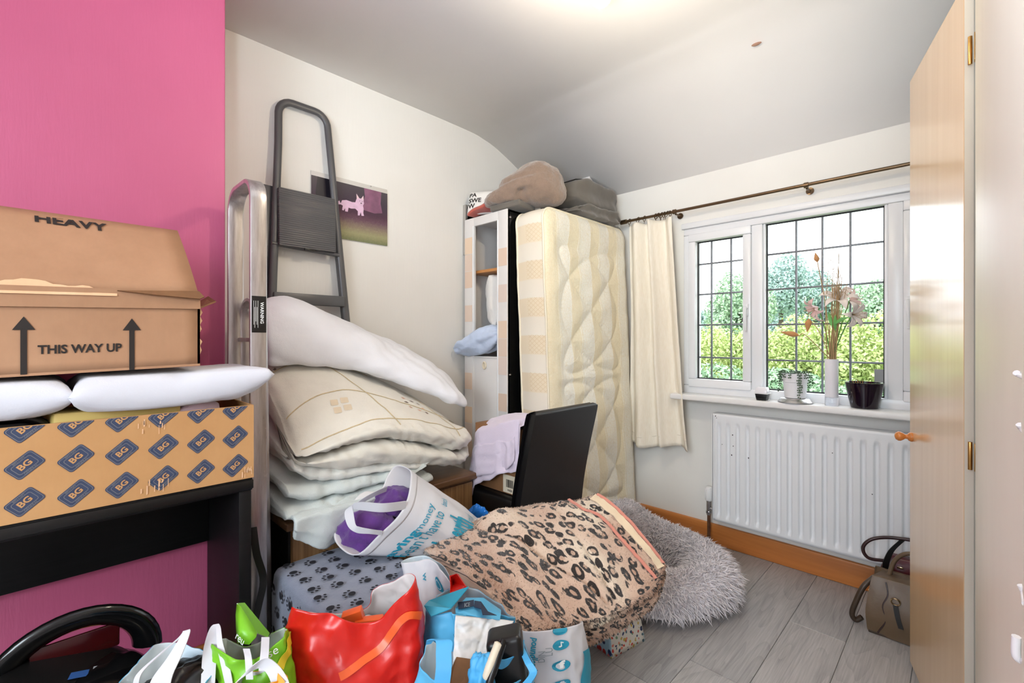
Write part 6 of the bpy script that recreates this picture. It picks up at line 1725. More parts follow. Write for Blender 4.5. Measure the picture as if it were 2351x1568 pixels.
def lpd(p, u, v):
    q = 0.010 * fbm(p, 5, 51) + 0.0022 * ns(p, 55, 3) + 0.0015 * ns(p, 110, 5)
    # soft creases running from the far left to the near right
    w_ = (p[0] * 0.55 + p[1] * 0.83)
    if u < 0.22: q += 0.012 * math.sin(w_ * 24 + 2.5 * ns(p, 3, 9)) * max(0, math.sin(v * 3.1)) - 0.020 * math.exp(-((v - 0.46 - 0.9 * (u - 0.12)) / 0.022) ** 2) - 0.014 * math.exp(-((v - 0.66 + 0.5 * (u - 0.12)) / 0.018) ** 2)
    return q
m = MB(); m.loft(secs, 150, 90, disp=lpd, uvs=(1.22, 0.66)); Sb = m.S
m.build('blanket', 'leopard', lp, smooth=180)
# plush pile in the colours of the print beneath it
rg_ = random.Random(77); fz = MB(); A_v = []; A_uv = {}; A_f = []
for q in range(42000):
    u, v = rg_.random(), rg_.random()
    if 0.52 < u < 0.74: continue
    p = V3(Sb(u, v)); a = V3(Sb(u + 0.01, v)) - p; b_ = V3(Sb(u, v + 0.012)) - p
    n = np.cross(a, b_); n /= np.linalg.norm(n) + 1e-9
    if u < 0.24 and n[2] < 0 or (0.24 <= u <= 0.52 and n.dot(V3((0.7, -0.3, 0))) < 0) or (u > 0.74 and n.dot(V3((-0.7, -0.3, 0))) < 0): n = -n
    s_ = a / (np.linalg.norm(a) + 1e-9) * rg_.uniform(-1, 1) + b_ / (np.linalg.norm(b_) + 1e-9) * rg_.uniform(-1, 1)
    s_ /= np.linalg.norm(s_) + 1e-9
    tip = p + n * rg_.uniform(0.004, 0.0075) + np.cross(s_, n) * rg_.uniform(-0.004, 0.004) - V3((0, 0, 0.0015))
    k = len(A_v); A_v += [tuple(p - s_ * 0.0014), tuple(p + s_ * 0.0014), tuple(tip)]; A_f.append((k, k + 1, k + 2))
    for j in range(3): A_uv[k + j] = (u * 1.22, v * 0.66)
fz.v = A_v; fz.f = A_f; fz.uv = A_uv; fz.mi = [0] * len(A_f)
stuff(fz.build('pile', 'leopard', lp, smooth=0, noreverse=True))
nS = 22.0
def bl_ribbon(uv, w, mat, nm, off=0.004):
    P_ = []; N_ = []
    for (u, v) in cr(uv, 60):
        p = V3(Sb(u, v)); a = V3(Sb(u + 0.006, v)) - p; b_ = V3(Sb(u, v + 0.01)) - p
        n = np.cross(a, b_); n /= np.linalg.norm(n)
        if n[2] < 0: n = -n
        P_.append(p + n * off); N_.append(n)
    P_ = np.array(P_); T = np.gradient(P_, axis=0); W = np.cross(T, np.array(N_)); W = W / np.linalg.norm(W, axis=1, keepdims=True) * w
    MB().ribbon(P_, [tuple(x) for x in W], 0.004).build(nm, mat, lp, smooth=60)
ku = lambda k: k / nS
bl_ribbon([(ku(0.1), 0.955), (ku(1.5), 0.955), (ku(3.5), 0.955), (ku(5.2), 0.955)], 0.016, 'leopard_plain', 'plain_border')
bl_ribbon([(ku(0.0), 0.992), (ku(1.5), 0.992), (ku(3.5), 0.992), (ku(5.3), 0.99)], 0.006, 'hem_pink', 'pink_hem', 0.006)
bl_ribbon([(ku(0.0), 0.80), (ku(0.8), 0.81), (ku(1.5), 0.86), (ku(3.0), 0.86), (ku(5.2), 0.87)], 0.006, 'hem_pink', 'pink_hem', 0.006)

# ================================================================== fluffy dog bed
db = thing('dog_bed', 'round fluffy pale grey dog bed on the laminate floor', 'dog bed', (-1.09, 2.07, 0))
DC, DR = V3((-1.085, 2.065, 0)), 0.375
def donut(a, b):
    """a round the bed, b round the cushion section"""
    lob = 1 + 0.05 * math.sin(a * 3 + 0.7) + 0.04 * math.sin(a * 5)
    rr_ = 0.100 * lob
    R0 = DR - 0.105
    hz = 0.088 * lob
    ra = R0 + rr_ * math.cos(b)
    z = 0.088 + hz * math.sin(b)
    # the back of the rim is pushed up against the mattress
    k = math.exp(-((a - 2.55) / 0.5) ** 2); z += 0.075 * k * max(0, math.sin(b) + 0.6)
    return DC + V3((ra * math.cos(a), ra * math.sin(a), max(0.004, z)))
m = MB(); m.grid(lambda u, v: donut(2 * math.pi * u, 2 * math.pi * v), 72, 24, cu=True, cv=True); m.build('bolster', 'fur_base', db, smooth=180)
def inner(u, v):
    a = 2 * math.pi * u; r = v * (DR - 0.12)
    return DC + V3((r * math.cos(a), r * math.sin(a), 0.035 + 0.012 * fbm((r * math.cos(a), r * math.sin(a), 0), 8, 2)))
m = MB(); m.grid(inner, 48, 14, cu=True); m.build('cushion', 'fur_base', db, smooth=180)
def tufts(samples, length, width, seed, name, parent, mat='fur_tuft'):
    rg_ = random.Random(seed); vs = []; fs = []
    for (p, n) in samples:
        n = V3(n) + V3((rg_.gauss(0, 0.45), rg_.gauss(0, 0.45), rg_.gauss(0, 0.3) - 0.10)); n /= np.linalg.norm(n) + 1e-9
        L_ = length * rg_.uniform(0.6, 1.25)
        s_ = np.cross(n, V3((rg_.gauss(0, 1), rg_.gauss(0, 1), rg_.gauss(0, 1)))); s_ /= np.linalg.norm(s_) + 1e-9
        bend = V3((rg_.gauss(0, 0.3), rg_.gauss(0, 0.3), -0.35)) * L_
        b0 = len(vs)
        q1 = p + n * L_ * 0.55 + bend * 0.25; q2 = p + n * L_ + bend
        for q in (q1, q2): q[2] = max(q[2], 0.004)
        vs += [p - s_ * width, p + s_ * width, q1 + s_ * width * 0.8, q1 - s_ * width * 0.8, q2]
        fs += [(b0, b0 + 1, b0 + 2, b0 + 3), (b0 + 3, b0 + 2, b0 + 4)]
    m = MB(); m.v = [tuple(map(float, q)) for q in vs]; m.f = fs; m.mi = [0] * len(fs)
    return stuff(m.build(name, mat, parent, smooth=0, noreverse=True))
rg_ = random.Random(4); smp = []
for q in range(24000):
    a, b_ = rg_.uniform(0, 2 * math.pi), rg_.uniform(-0.5, math.pi + 0.9)
    p = donut(a, b_); c_ = DC + V3(((DR - 0.115) * math.cos(a), (DR - 0.115) * math.sin(a), 0.085))
    n = p - c_; n = n / np.linalg.norm(n)
    smp.append((p, n))
for q in range(3500):
    a, r = rg_.uniform(0, 2 * math.pi), math.sqrt(rg_.random()) * 0.24
    smp.append((DC + V3((r * math.cos(a), r * math.sin(a), 0.038)), V3((0.3 * math.cos(a + 2), 0.3 * math.sin(a + 2), 0.8))))
tufts(smp, 0.032, 0.0022, 6, 'fur', db)

# ================================================================== handbags by the wardrobe
tb_ = thing('taupe_handbag', 'taupe leather tote handbag on the floor by the wardrobe', 'handbag', (-0.16, 2.44, 0))
hx0, hx1, hy0, hy1 = -0.285, 0.02, 2.335, 2.50
secs = []
for (z, e, f) in ((0.004, 0.012, 0.0), (0.012, 0.0, 0.0), (0.08, -0.004, -0.006), (0.16, 0.004, 0.010), (0.215, 0.012, 0.028), (0.222, 0.016, 0.034)):
    q = []
    for (x, y) in ((hx0, hy0), (lin(hx0, hx1, .5), hy0 - 0.006), (hx1, hy0), (hx1 + 0.01, lin(hy0, hy1, .5)), (hx1, hy1), (lin(hx0, hx1, .5), hy1), (hx0, hy1), (hx0 + 0.025, lin(hy0, hy1, .5))):
        q.append((x + (e if x < -0.13 else -e), y + (f if y < 2.42 else -f), z))
    secs.append(q)
def rs(q, n=5):      # keep corners crisp by inserting points
    o = []
    for i in range(len(q)):
        a, b_ = V3(q[i]), V3(q[(i + 1) % len(q)])
        for k in range(n): o.append(tuple(a * (1 - k / n) + b_ * k / n))
    return o
m = MB(); m.loft([rs(q) for q in secs], 80, 24, disp=lambda p, u, v: 0.003 * fbm(p, 9, 3)); m.build('body', 'leather_taupe', tb_, smooth=60)
MB().box(hx0 + 0.004, hx1, hy0 - 0.002, hy1, 0.0, 0.010).build('base_trim', 'leather_taupe_dark', tb_, bevel=0.004)
MB().tube(cr([(hx0 + 0.035, hy0 - 0.008, 0.012), (hx0 + 0.060, hy0 - 0.006, 0.07), (hx0 + 0.050, hy0 - 0.001, 0.12), (hx0 + 0.065, hy0 + 0.010, 0.165), (hx0 + 0.058, hy0 + 0.022, 0.21)], 24), 0.0025, 6).build('piping', 'leather_maroon', tb_)
MB().tube([(-0.195 + 0.014 * math.cos(2 * math.pi * q / 18), hy0 - 0.006 - 0.004 * math.sin(2 * math.pi * q / 18), 0.155 + 0.014 * math.sin(2 * math.pi * q / 18)) for q in range(18)], 0.0028, 6, closed=True).build('ring', 'gold_metal', tb_)
MB().tube([(-0.270, hy0 + 0.03, 0.175), (-0.282, hy0 + 0.025, 0.155)], 0.004, 6).build('buckle', 'gold_metal', tb_)
MB().ribbon([(-0.195, hy0 - 0.008, 0.142), (-0.188, hy0 - 0.012, 0.10), (-0.178, hy0 - 0.012, 0.06)], (0.008, 0, 0), 0.004, n=12).build('tassel_strap', 'satin_black', tb_)
MB().tube(cr([(-0.268, 2.40, 0.20), (-0.300, 2.37, 0.16), (-0.325, 2.36, 0.09), (-0.338, 2.365, 0.035), (-0.326, 2.372, 0.012), (-0.306, 2.375, 0.03)], 30), 0.010, 10).build('handle', 'leather_taupe_dark', tb_)
MB().tube(cr([(-0.225, 2.42, 0.21), (-0.205, 2.43, 0.28), (-0.165, 2.43, 0.32), (-0.12, 2.43, 0.31), (-0.10, 2.43, 0.22)], 30), 0.008, 10).build('handle', 'leather_taupe', tb_)
hr = thing('red_handbag', 'dark red leather handbag behind the taupe bag', 'handbag', (-0.16, 2.57, 0))
secs = []
for (z, e) in ((0.002, 0.01), (0.012, 0.0), (0.12, -0.004), (0.21, 0.012), (0.248, 0.032), (0.256, 0.045)):
    secs.append([(x + (e if x < -0.13 else -e), y + (e * 0.6 if y < 2.56 else -e * 0.6), z) for (x, y) in ((-0.268, 2.515), (-0.13, 2.510), (0.02, 2.515), (0.02, 2.60), (-0.13, 2.606), (-0.268, 2.60))])
m = MB(); m.loft([rs(q) for q in secs], 70, 24, disp=lambda p, u, v: 0.004 * fbm(p, 9, 8)); m.build('body', 'leather_red', hr, smooth=60)
MB().tube(cr([(-0.238, 2.52, 0.235), (-0.300, 2.50, 0.235), (-0.318, 2.50, 0.275), (-0.285, 2.51, 0.318), (-0.21, 2.53, 0.338), (-0.12, 2.53, 0.335), (-0.05, 2.53, 0.25)], 40), 0.007, 10).build('handle', 'leather_maroon', hr)
MB().ribbon([(-0.245, 2.506, 0.20), (-0.238, 2.500, 0.245), (-0.222, 2.510, 0.29), (-0.19, 2.53, 0.335)], (0.010, 0.004, 0.002), 0.004, n=24).build('shoulder_strap', 'satin_black', hr, smooth=60)
MB().obox((-0.195, 2.508, 0.225), (0.010, 0, 0), (0, 0.003, 0), (0, 0, 0.004)).build('buckle', 'gold_metal', hr, bevel=0.001)
# ================================================================== wardrobe on the right
wd = thing('wardrobe', 'cream built-in wardrobe with one pale wood door standing ajar', 'wardrobe', (0.3, 1.0, 0))
MB().box(0.0175, 0.0375, 0.245, 1.676, 0.02, 2.30).build('closed_door', 'door_cream', wd, bevel=0.002)
hg0, hg1 = V3((-0.004, 1.688, 0)), V3((-0.143, 2.190, 0))
dd = (hg1 - hg0) / np.linalg.norm(hg1 - hg0); dn = V3((-dd[1], dd[0], 0))     # dn points into the room
m = MB().prism([hg0 + V3((0, 0, 0.02)), hg1 + V3((0, 0, 0.02)), hg1 + V3((0, 0, 2.105)), hg0 + V3((0, 0, 2.105))], -dn * 0.0015)
dr = m.build('ajar_door', 'door_veneer', wd, smooth=0)
MB().prism([hg0 - dn * 0.0016 + V3((0, 0, 0.02)), hg1 - dn * 0.0016 + V3((0, 0, 0.02)), hg1 - dn * 0.0016 + V3((0, 0, 2.105)), hg0 - dn * 0.0016 + V3((0, 0, 2.105))], -dn * 0.0185).build('door_core', 'door_cream', dr, smooth=0)
kn = hg1 - dd * 0.030 + V3((0, 0, 0.832))
Mk = Matrix((tuple(np.cross(V3((0, 0, 1)), dn)), (0, 0, 1), tuple(dn))).transposed()
MB().lathe([(0.016, 0.0), (0.0165, 0.004), (0.014, 0.010), (0.008, 0.014), (0.0075, 0.020), (0.012, 0.025), (0.0165, 0.033), (0.0165, 0.039), (0.012, 0.046), (0.005, 0.049), (0.0, 0.0495)], kn, 24, M=Mk).build('knob', 'knob_pine', dr, smooth=60)
for z in (1.925, 0.878):
    m = MB().tube([(0.008, 1.680, z - 0.036), (0.008, 1.680, z + 0.036)], 0.0045, 10)
    m.box(0.0155, 0.0172, 1.660, 1.678, z - 0.035, z + 0.035)
    m.build('hinge', 'brass', wd, bevel=0.0006)
MB().box(0.045, 0.60, 0.25, 0.27, 0.0, 2.30).build('side_panel', 'door_cream', wd, bevel=0.002)
MB().box(0.045, 0.60, 2.185, 2.205, 0.0, 2.30).build('side_panel', 'door_cream', wd, bevel=0.002)
MB().box(0.0140, 0.60, 1.7005, 1.7155, 0.0, 2.30).build('partition', 'door_cream', wd, bevel=0.002)  # unseen; front edge brought forward to block sky light at the hinge gap
MB().box(0.0175, 0.60, 0.25, 2.205, 2.302, 2.32).build('top_panel', 'door_cream', wd, bevel=0.002)
MB().box(0.0175, 0.035, 1.69, 2.205, 2.12, 2.302).build('top_rail', 'door_cream', wd, bevel=0.002)
MB().box(0.575, 0.60, 0.27, 2.185, 0.0, 2.30).build('back_panel', 'door_cream', wd, smooth=0)
for lab, pts, r_ in (('topmost tiny white hook end at the right edge of the wardrobe', [(0.016, 0.303, 1.165), (0.017, 0.304, 1.164), (0.019, 0.299, 1.163)], 0.0013),
                     ('second tiny white hook end from the top on the wardrobe edge', [(0.017, 0.304, 1.142), (0.018, 0.305, 1.140), (0.019, 0.299, 1.139)], 0.0013),
                     ('third tiny white hook end from the top on the wardrobe edge', [(0.017, 0.298, 1.073), (0.018, 0.298, 1.070), (0.018, 0.291, 1.068)], 0.0012),
                     ('lowest and longest white hook end on the wardrobe edge', [(0.016, 0.303, 1.048), (0.016, 0.304, 1.039), (0.018, 0.305, 1.037), (0.019, 0.299, 1.040)], 0.0016)):
    tag(MB().tube(cr(pts, 12), r_, 8).build('hanging_hook', 'plastic_white', smooth=60), lab, 'hook', 'white hook ends by the wardrobe')

# ================================================================== on the window board
ZS = 0.861
sd = thing('seedling_tray', 'little black seed tray with clear lid on the window board', 'seed tray', (-0.757, 2.635, ZS))
c_ = (-0.757, 2.635)
def frus(m, c, z0, z1, a0, a1, b0=None, b1=None):
    b0 = b0 or a0; b1 = b1 or a1
    return m.add([(c[0] + sx * a0, c[1] + sy * b0, z0) for sx, sy in ((-1, -1), (1, -1), (1, 1), (-1, 1))] + [(c[0] + sx * a1, c[1] + sy * b1, z1) for sx, sy in ((-1, -1), (1, -1), (1, 1), (-1, 1))], [(3, 2, 1, 0), (4, 5, 6, 7), (0, 1, 5, 4), (1, 2, 6, 5), (2, 3, 7, 6), (3, 0, 4, 7)])
frus(MB(), c_, ZS, ZS + 0.036, 0.023, 0.029).build('tray', 'plastic_black', sd, bevel=0.003)
frus(MB(), c_, ZS + 0.037, ZS + 0.068, 0.031, 0.024).build('clear_lid', 'vase_milk', sd, bevel=0.005)
MB().box(c_[0] - 0.033, c_[0] + 0.033, c_[1] - 0.033, c_[1] + 0.033, ZS + 0.034, ZS + 0.0375).build('rim', 'plastic_white', sd, bevel=0.001)
# white pot with trailing plant on a silver dish
dc = (-0.612, 2.655)
tag(MB().lathe([(0.070, ZS), (0.078, ZS + 0.004), (0.064, ZS + 0.020), (0.060, ZS + 0.022), (0.0, ZS + 0.022)], (dc[0], dc[1], 0), 36).build('silver_dish', 'silver_dish', smooth=50), 'upturned silver dish under the white plant pot', 'dish')
wp = thing('trailing_plant', 'white flowerpot with a dark trailing string plant', 'potted plant', (dc[0], dc[1], ZS + 0.023))
z0 = ZS + 0.0235
MB().lathe([(0.043, z0), (0.046, z0 + 0.002), (0.054, z0 + 0.078), (0.057, z0 + 0.080), (0.060, z0 + 0.122), (0.056, z0 + 0.122), (0.053, z0 + 0.110), (0.0, z0 + 0.108)], (dc[0], dc[1], 0), 36).build('pot', 'pot_white', wp, smooth=50)
lf = MB()
rg_ = random.Random(5)
def leafdisc(m, p, r, n):
    n = V3(n); n /= np.linalg.norm(n); a = np.cross(n, V3((0.3, 0.2, 1))); a /= np.linalg.norm(a); b = np.cross(n, a)
    m.add([V3(p) + (a * math.cos(q) + b * math.sin(q)) * r for q in [i * math.pi / 3 for i in range(6)]], [tuple(range(6))])
for ang, ln in ((3.5, 0.10), (3.9, 0.06), (4.6, 0.02), (5.15, 0.12), (5.25, 0.10), (5.9, 0.06), (0.1, 0.06), (2.9, 0.05), (4.2, 0.015), (5.6, 0.03), (3.7, 0.03)):
    p0 = V3((dc[0] + 0.045 * math.cos(ang), dc[1] + 0.045 * math.sin(ang), z0 + 0.122)); rim_ = V3((dc[0] + 0.066 * math.cos(ang), dc[1] + 0.066 * math.sin(ang), z0 + 0.128))
    path = [p0, (p0 + rim_) / 2 + V3((0, 0, 0.010)), rim_]
    n_ = max(2, int(ln / 0.012))
    for q in range(1, n_ + 1): path.append(rim_ + V3((rg_.uniform(-.003, .003) + 0.004 * math.cos(ang), rg_.uniform(-.003, .003), -0.012 * q)))
    MB().tube(path, 0.0008, 4).build('trailing_stem', 'leaf_dark', wp)
    for p in path[1:]:
        for s_ in (-1, 1): leafdisc(lf, p + V3((s_ * 0.004, -0.003, rg_.uniform(-.003, .003))), 0.0038, (rg_.uniform(-.4, .4), -1, rg_.uniform(0, .5)))
for q in range(40):
    a = rg_.uniform(0, 6.28); r = rg_.uniform(0, 0.05); leafdisc(lf, (dc[0] + r * math.cos(a), dc[1] + r * math.sin(a), z0 + 0.116 + rg_.uniform(0, 0.018)), 0.005, (rg_.uniform(-.5, .5), -0.6, 1))
stuff(lf.build('small_leaves', 'leaf_dark', wp, smooth=0))
# black pot
bp = thing('black_flowerpot', 'glossy black flowerpot on the right of the window board', 'flowerpot', (-0.335, 2.66, ZS))
MB().lathe([(0.048, ZS), (0.052, ZS + 0.002), (0.066, ZS + 0.07), (0.0735, ZS + 0.112), (0.0735, ZS + 0.118), (0.069, ZS + 0.118), (0.064, ZS + 0.095), (0.0, ZS + 0.092)], (-0.335, 2.668, 0), 40).build('pot', 'pot_black', bp, smooth=50)
MB().lathe([(0.064, ZS + 0.100), (0.03, ZS + 0.107), (0.0, ZS + 0.108)], (-0.335, 2.668, 0), 24).build('soil', 'soil', bp)
for q in range(5):
    MB().tube([(-0.37 + q * 0.008, 2.65 + 0.006 * (q % 2), ZS + 0.104), (-0.375 + q * 0.009, 2.645, ZS + 0.124 + 0.003 * (q % 3))], 0.0015, 5).build('dry_stub', 'petal_dry', bp)
# vase with artificial lilies and dried stems
vz = thing('flower_vase', 'tall slim white vase of pink lilies and dried stems', 'vase', (-0.459, 2.655, ZS))
vx, vy = -0.459, 2.655
MB().lathe([(0.0265, ZS + 0.040), (0.0275, ZS + 0.044), (0.0285, ZS + 0.222), (0.0255, ZS + 0.222), (0.024, ZS + 0.06), (0.0, ZS + 0.058)], (vx, vy, 0), 28).build('vase_body', 'vase_milk', vz, smooth=50)
MB().lathe([(0.026, ZS), (0.0275, ZS + 0.004), (0.0275, ZS + 0.039), (0.0, ZS + 0.0395)], (vx, vy, 0), 28).build('glass_foot', 'clear_glass', vz, smooth=50)
top = V3((vx, vy, ZS + 0.215))
rg_ = random.Random(14)
tips = []
for q in range(16):
    a = rg_.uniform(-1, 1)
    tip = V3((vx + 0.035 + 0.02 * a + rg_.uniform(-0.05, 0.035), vy + rg_.uniform(-0.03, 0.02), 1.40 + rg_.uniform(0, 0.20)))
    base = top + V3((rg_.uniform(-0.018, 0.018), rg_.uniform(-0.015, 0.015), -0.06))
    mid = (base + tip) / 2 + V3((rg_.uniform(-0.012, 0.012), 0, 0))
    MB().tube(cr([base, mid, tip], 10), [0.0022] * 6 + [0.0016, 0.0012, 0.001, 0.0008], 5).build('dried_stem', 'stem_tan', vz)
    tips.append(tip)
tw = MB()
for q in range(46):
    t0 = rg_.choice(tips); p = t0 - V3((0, 0, rg_.uniform(0.02, 0.14)))
    d = V3((rg_.uniform(-1, 0.6), rg_.uniform(-0.3, 0.3), rg_.uniform(0.1, 1))); d /= np.linalg.norm(d)
    tw.tube([p, p + d * rg_.uniform(0.03, 0.09)], [0.0009, 0.0004], 4)
stuff(tw.build('dried_twigs', 'stem_tan', vz))
def lily(c, axis, size, mat, name='lily_flower', npet=6, curl=0.5):
    axis = V3(axis); axis /= np.linalg.norm(axis)
    e1 = np.cross(axis, V3((0.2, 0.9, 0.3))); e1 /= np.linalg.norm(e1); e2 = np.cross(axis, e1)
    fl2 = bpy.data.objects.new(name, None); C.objects.link(fl2); fl2.parent = vz; fl2.location = tuple(V3(c) - ORG[vz]); ORG[fl2] = V3(c)
    for k in range(npet):
        a = 2 * math.pi * k / npet + 0.2; d = e1 * math.cos(a) + e2 * math.sin(a); s_ = np.cross(axis, d)
        wd_ = size * (0.17 if k % 2 else 0.23)
        def fn(u, v):
            r = size * (v ** 0.9); w_ = wd_ * math.sin(math.pi * min(1, v * 0.95 + 0.06)) ** 0.8 * (2 * u - 1)
            h = size * (0.55 * math.sin(v * 1.9) - curl * v ** 3 * 0.75)
            return V3(c) + d * r + axis * (h + 0.25 * abs(w_)) + s_ * w_
        MB().grid(fn, 5, 10).build('petal', mat, fl2, smooth=180, solid=0.0012)
    for k in range(5):
        a = 2 * math.pi * k / 5; d = e1 * math.cos(a) + e2 * math.sin(a)
        p1 = V3(c) + axis * size * 0.75 + d * size * 0.22
        MB().tube([c, p1], 0.0008, 4).tube([p1 - d * 0.003, p1 + d * 0.004], 0.0016, 5).build('stamen', 'stem_tan', fl2)
    return fl2
lc = [((-0.431, 2.661, 1.363), (0.15, -0.75, 0.8), 0.085, 'petal_white'), ((-0.511, 2.638, 1.334), (-0.75, -0.45, -0.5), 0.075, 'petal_pink'), ((-0.376, 2.631, 1.293), (0.75, -0.5, -0.1), 0.070, 'petal_white'), ((-0.395, 2.696, 1.363), (0.5, 0.2, 0.2), 0.065, 'petal_pink')]
for c, ax, s_, mt_ in lc:
    lily(c, ax, s_, mt_)
    MB().tube(cr([top, top * 0.5 + V3(c) * 0.5 + V3((0, 0.01, 0.02)), V3(c)], 12), 0.0028, 6).build('lily_stem', 'stem_green', vz)
for (c, e, w_) in (((-0.441, 2.609, 1.248), (-0.381, 2.598, 1.280), 0.010), ((-0.439, 2.625, 1.217), (-0.435, 2.601, 1.294), 0.009), ((-0.453, 2.626, 1.238), (-0.471, 2.650, 1.312), 0.008)):
    c, e = V3(c), V3(e); dv = e - c
    MB().grid(lambda u, v: c + dv * v + np.cross(dv / np.linalg.norm(dv), V3((0.3, -0.9, 0.2))) * w_ * math.sin(math.pi * v ** 0.8) * (2 * u - 1) + V3((0, -0.006, 0.006)) * math.sin(math.pi * v), 5, 10).build('lily_leaf', 'leaf_green', vz, smooth=180, solid=0.001)
def drybud(c, e, r, st):
    c, e = V3(c), V3(e)
    m = MB(); ts = np.linspace(0, 1, 9)
    m.tube([c + (e - c) * t for t in ts], [r * k for k in (0.1, 0.55, 0.9, 1.0, 0.85, 0.7, 0.5, 0.3, 0.08)], 8); m.build('dried_bud', 'petal_dry', vz, smooth=60)
    MB().tube(cr([top, st, c], 16), 0.0020, 5).build('dried_stem', 'stem_tan', vz)
drybud((-0.581, 2.597, 1.197), (-0.658, 2.578, 1.215), 0.014, (-0.556, 2.608, 1.197))
drybud((-0.545, 2.619, 1.278), (-0.551, 2.613, 1.214), 0.015, (-0.504, 2.618, 1.218))
drybud((-0.513, 2.637, 1.552), (-0.523, 2.641, 1.600), 0.012, (-0.479, 2.628, 1.343))
# ================================================================== outside the window
gd = tag(MB().box(-250, 150, 3.2, 400, -2.9, -2.75).build('garden_lawn', 'lawn', smooth=0), 'grass garden below the window', 'lawn')
def tree(name, label, cat, c, r, n, leaf, mat, seed, group, trunk=True, blobs=9):
    c = V3(c); r = V3(r)
    t_ = thing(name, label, cat, (c[0], c[1], -2.75), group)
    rg_ = random.Random(seed)
    bl = [(c, r * 0.72)]
    for q in range(blobs):
        d = V3((rg_.gauss(0, 1), rg_.gauss(0, 1), rg_.gauss(0, 1))); d /= np.linalg.norm(d)
        bl.append((c + d * r * 0.62, r * rg_.uniform(0.28, 0.5)))
    A = np.random.RandomState(seed)
    vs = np.zeros((n * 4, 3)); 
    ch = A.randint(0, len(bl), n)
    dirs = A.normal(size=(n, 3)); dirs /= np.linalg.norm(dirs, axis=1, keepdims=True)
    rad = 0.72 + 0.36 * A.random_sample(n)
    bc = np.array([b[0] for b in bl])[ch]; br = np.array([b[1] for b in bl])[ch]
    P_ = bc + dirs * br * rad[:, None]
    e1 = np.cross(dirs + A.normal(size=(n, 3)) * 0.7, A.normal(size=(n, 3))); e1 /= np.linalg.norm(e1, axis=1, keepdims=True)
    e2 = np.cross(e1, dirs + A.normal(size=(n, 3)) * 0.5); e2 /= np.linalg.norm(e2, axis=1, keepdims=True)
    s_ = leaf * (0.6 + 0.8 * A.random_sample(n))[:, None]
    vs[0::4] = P_ - e1 * s_; vs[1::4] = P_ + e2 * s_ * 0.55; vs[2::4] = P_ + e1 * s_; vs[3::4] = P_ - e2 * s_ * 0.55
    vs[:, 2] = np.maximum(vs[:, 2], -2.7)
    m = MB(); m.v = [tuple(p) for p in vs]; m.f = [(4 * i, 4 * i + 1, 4 * i + 2, 4 * i + 3) for i in range(n)]; m.mi = [0] * n
    stuff(m.build('foliage', mat, t_, smooth=0, noreverse=True))
    if trunk:
        MB().tube([(c[0], c[1], -2.75), (c[0] + 0.05, c[1], (c[2] - 2.75) / 2), (c[0], c[1], c[2])], [0.16, 0.12, 0.05], 8).build('trunk', 'bark', t_)
G1, G2 = 'trees beyond the garden', 'shrubs of the garden hedge'
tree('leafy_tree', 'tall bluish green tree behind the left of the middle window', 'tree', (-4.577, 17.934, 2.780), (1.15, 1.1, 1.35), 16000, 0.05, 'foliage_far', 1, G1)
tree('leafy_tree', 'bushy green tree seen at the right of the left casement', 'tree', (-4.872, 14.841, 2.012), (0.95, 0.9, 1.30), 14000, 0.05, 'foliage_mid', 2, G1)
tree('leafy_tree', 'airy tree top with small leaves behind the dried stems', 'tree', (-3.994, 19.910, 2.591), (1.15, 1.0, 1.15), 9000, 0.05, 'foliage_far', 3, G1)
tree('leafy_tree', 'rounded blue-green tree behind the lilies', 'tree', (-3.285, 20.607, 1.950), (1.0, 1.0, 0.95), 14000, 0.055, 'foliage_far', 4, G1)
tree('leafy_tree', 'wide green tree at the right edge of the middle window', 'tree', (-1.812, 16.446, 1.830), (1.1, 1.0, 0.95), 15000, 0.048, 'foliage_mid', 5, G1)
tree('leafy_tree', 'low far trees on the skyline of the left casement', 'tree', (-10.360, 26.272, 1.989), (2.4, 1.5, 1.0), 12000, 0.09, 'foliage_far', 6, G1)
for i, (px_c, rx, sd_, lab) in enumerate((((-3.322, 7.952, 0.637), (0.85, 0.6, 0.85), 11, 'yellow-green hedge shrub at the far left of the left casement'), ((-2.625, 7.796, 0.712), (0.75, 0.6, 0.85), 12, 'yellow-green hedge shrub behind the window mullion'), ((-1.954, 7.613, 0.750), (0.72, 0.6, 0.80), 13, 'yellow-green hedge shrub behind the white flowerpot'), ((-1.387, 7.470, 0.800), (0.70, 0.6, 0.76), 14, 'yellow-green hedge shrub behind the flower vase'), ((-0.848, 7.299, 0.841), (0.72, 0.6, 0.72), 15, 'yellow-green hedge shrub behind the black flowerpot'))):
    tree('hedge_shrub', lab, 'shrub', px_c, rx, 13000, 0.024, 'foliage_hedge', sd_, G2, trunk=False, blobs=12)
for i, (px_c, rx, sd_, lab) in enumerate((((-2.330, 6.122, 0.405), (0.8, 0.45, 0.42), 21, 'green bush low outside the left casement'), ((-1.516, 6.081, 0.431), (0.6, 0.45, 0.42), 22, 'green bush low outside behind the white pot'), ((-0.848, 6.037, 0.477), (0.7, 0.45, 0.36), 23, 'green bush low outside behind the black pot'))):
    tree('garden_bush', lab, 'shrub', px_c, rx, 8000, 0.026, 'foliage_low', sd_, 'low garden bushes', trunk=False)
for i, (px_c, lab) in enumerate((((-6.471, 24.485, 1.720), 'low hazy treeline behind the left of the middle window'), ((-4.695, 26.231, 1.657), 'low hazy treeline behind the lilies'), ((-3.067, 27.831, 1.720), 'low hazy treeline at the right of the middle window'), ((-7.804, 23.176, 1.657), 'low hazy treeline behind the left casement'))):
    tree('treeline_shrub', lab, 'tree', px_c, (1.7, 0.8, 0.75), 8000, 0.075, 'foliage_far', 31 + i, G1, blobs=10)
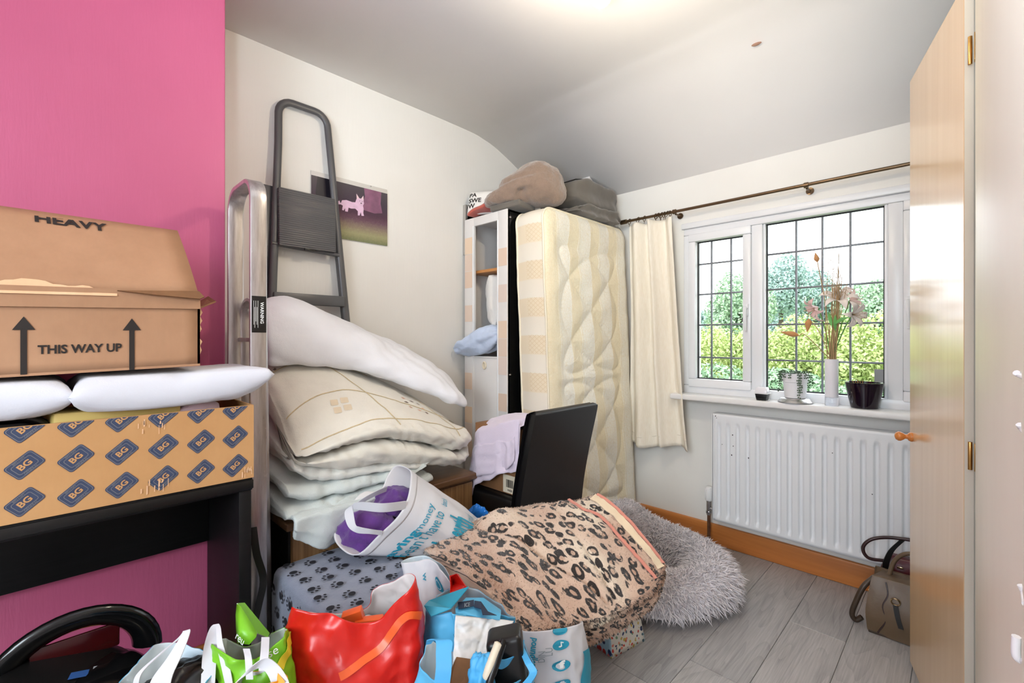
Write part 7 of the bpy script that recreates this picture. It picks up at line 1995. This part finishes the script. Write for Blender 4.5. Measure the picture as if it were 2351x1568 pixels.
# neighbour's house roof seen at the left
hs_ = thing('neighbour_house', 'hazy pinkish house with grey roof seen through the left casement', 'house', (-12.458, 29.818, 1.123))
hc = V3((-12.539, 29.739, 2.397))
MB().box(hc[0] - 3.2, hc[0] + 0.6, hc[1], hc[1] + 4, -2.75, hc[2] + 0.1).build('walls', 'brick_far', hs_, smooth=0)
MB().prism([(hc[0] - 3.4, hc[1] - 0.3, hc[2] + 0.1), (hc[0] + 0.8, hc[1] - 0.3, hc[2] + 0.1), (hc[0] - 0.3, hc[1] + 2, hc[2] + 1.3), (hc[0] - 2.2, hc[1] + 2, hc[2] + 1.3)], (0, 0, 0.08)).build('roof', 'roof_slate', hs_, smooth=0)
fn_ = thing('garden_fence', 'dark wooden garden fence at the right of the middle window', 'fence', (-0.721, 6.722, 0.570))
fc = V3((-0.710, 6.733, 0.720))
for q in range(5):
    MB().box(fc[0] - 0.02 + q * 0.115, fc[0] + 0.085 + q * 0.115, fc[1] - 0.20, fc[1] - 0.18, -2.75, fc[2] + 0.12 + 0.01 * (q % 2)).build('board', 'fence_dark', fn_, smooth=0)

# ================================================================== pieces that belong to a part of a thing
def base(n): return n.split('.')[0]
def nest(root, part, *kids):
    """hang pieces under the nearest part of that name (same origin, so nothing moves)"""
    ch = list(root.children)
    ps = [c for c in ch if base(c.name) == part]
    if not ps: return
    ctr = lambda o: sum((Vector(b) for b in o.bound_box), Vector()) / 8 + o.location
    for c in ch:
        if base(c.name) in kids:
            c.parent = min(ps, key=lambda p: (ctr(p) - ctr(c)).length)
nest(bx, 'front_board', 'printed_logo', 'scuff_marks')
nest(hv, 'lid_flap', 'torn_edge')
for c in list(hv.children):
    if base(c.name) in ('printed_arrow', 'torn_paper'): c.parent = [q for q in hv.children if base(q.name) == 'front_board'][0]
nest(hv, 'front_board', 'printed_words')
nest(tb, 'table_top', 'top_edging')
nest(al, 'front_rail', 'warning_label', 'label_print', 'pivot_cap')
nest(gs, 'folded_platform', 'catch')
nest(dp, 'photo', 'dark_trunk', 'tree_trunk', 'printed_dog', 'printed_ears', 'printed_nose')
nest(vc, 'lid', 'sticker'); nest(vc, 'handle', 'handle_grip'); nest(vc, 'body', 'energy_label')
nest(rd, 'front_panel', 'paint_chips'); nest(rd, 'valve_body', 'thermostat_head')
nest(cu, 'cloth', 'hem')
nest(cp, 'pole', 'finial')
nest(cd, 'duvet', 'stitched_seam', 'embroidered_squares', 'embroidered_flower')
nest(cb, 'stile', 'peach_tile'); nest(cb, 'lower_door', 'oval_pull', 'pull_recess'); nest(cb, 'right_side', 'cam_screw')
nest(mt, 'border', 'piping')
nest(cu2, 'pad', 'printed_word')
nest(sc_, 'upper_case', 'binding')
nest(bb, 'label', 'barcode', 'printed_word')
nest(pb, 'fleece', 'paw_print')
nest(rb, 'bag_body', 'printed_swoosh'); nest(gb, 'bag_body', 'printed_band', 'handle'); nest(gb, 'bag_flap', 'printed_word')
nest(b2, 'bag_top', 'printed_band'); nest(b2, 'bag_body', 'printed_dots', 'printed_word', 'printed_diamond')
nest(wb, 'bag_body', 'printed_disc', 'printed_ring', 'printed_letter')
nest(pn, 'bag_body', 'printed_words', 'printed_ghost_word', 'printed_icon', 'printed_note', 'printed_letter', 'printed_panel')
nest(sv, 'bag_body', 'printed_words', 'hem_band')
nest(hs, 'black_arm', 'grip_ring')
nest(lp, 'blanket', 'plain_border', 'pink_hem', 'pile')
nest(db, 'bolster', 'fur')
nest(tb_, 'body', 'piping', 'ring', 'buckle', 'base_trim')
nest(hr, 'body', 'buckle')
nest(wp, 'pot', 'soil'); nest(bp, 'pot', 'soil'); nest(pd, 'lamp_holder', 'bulb')
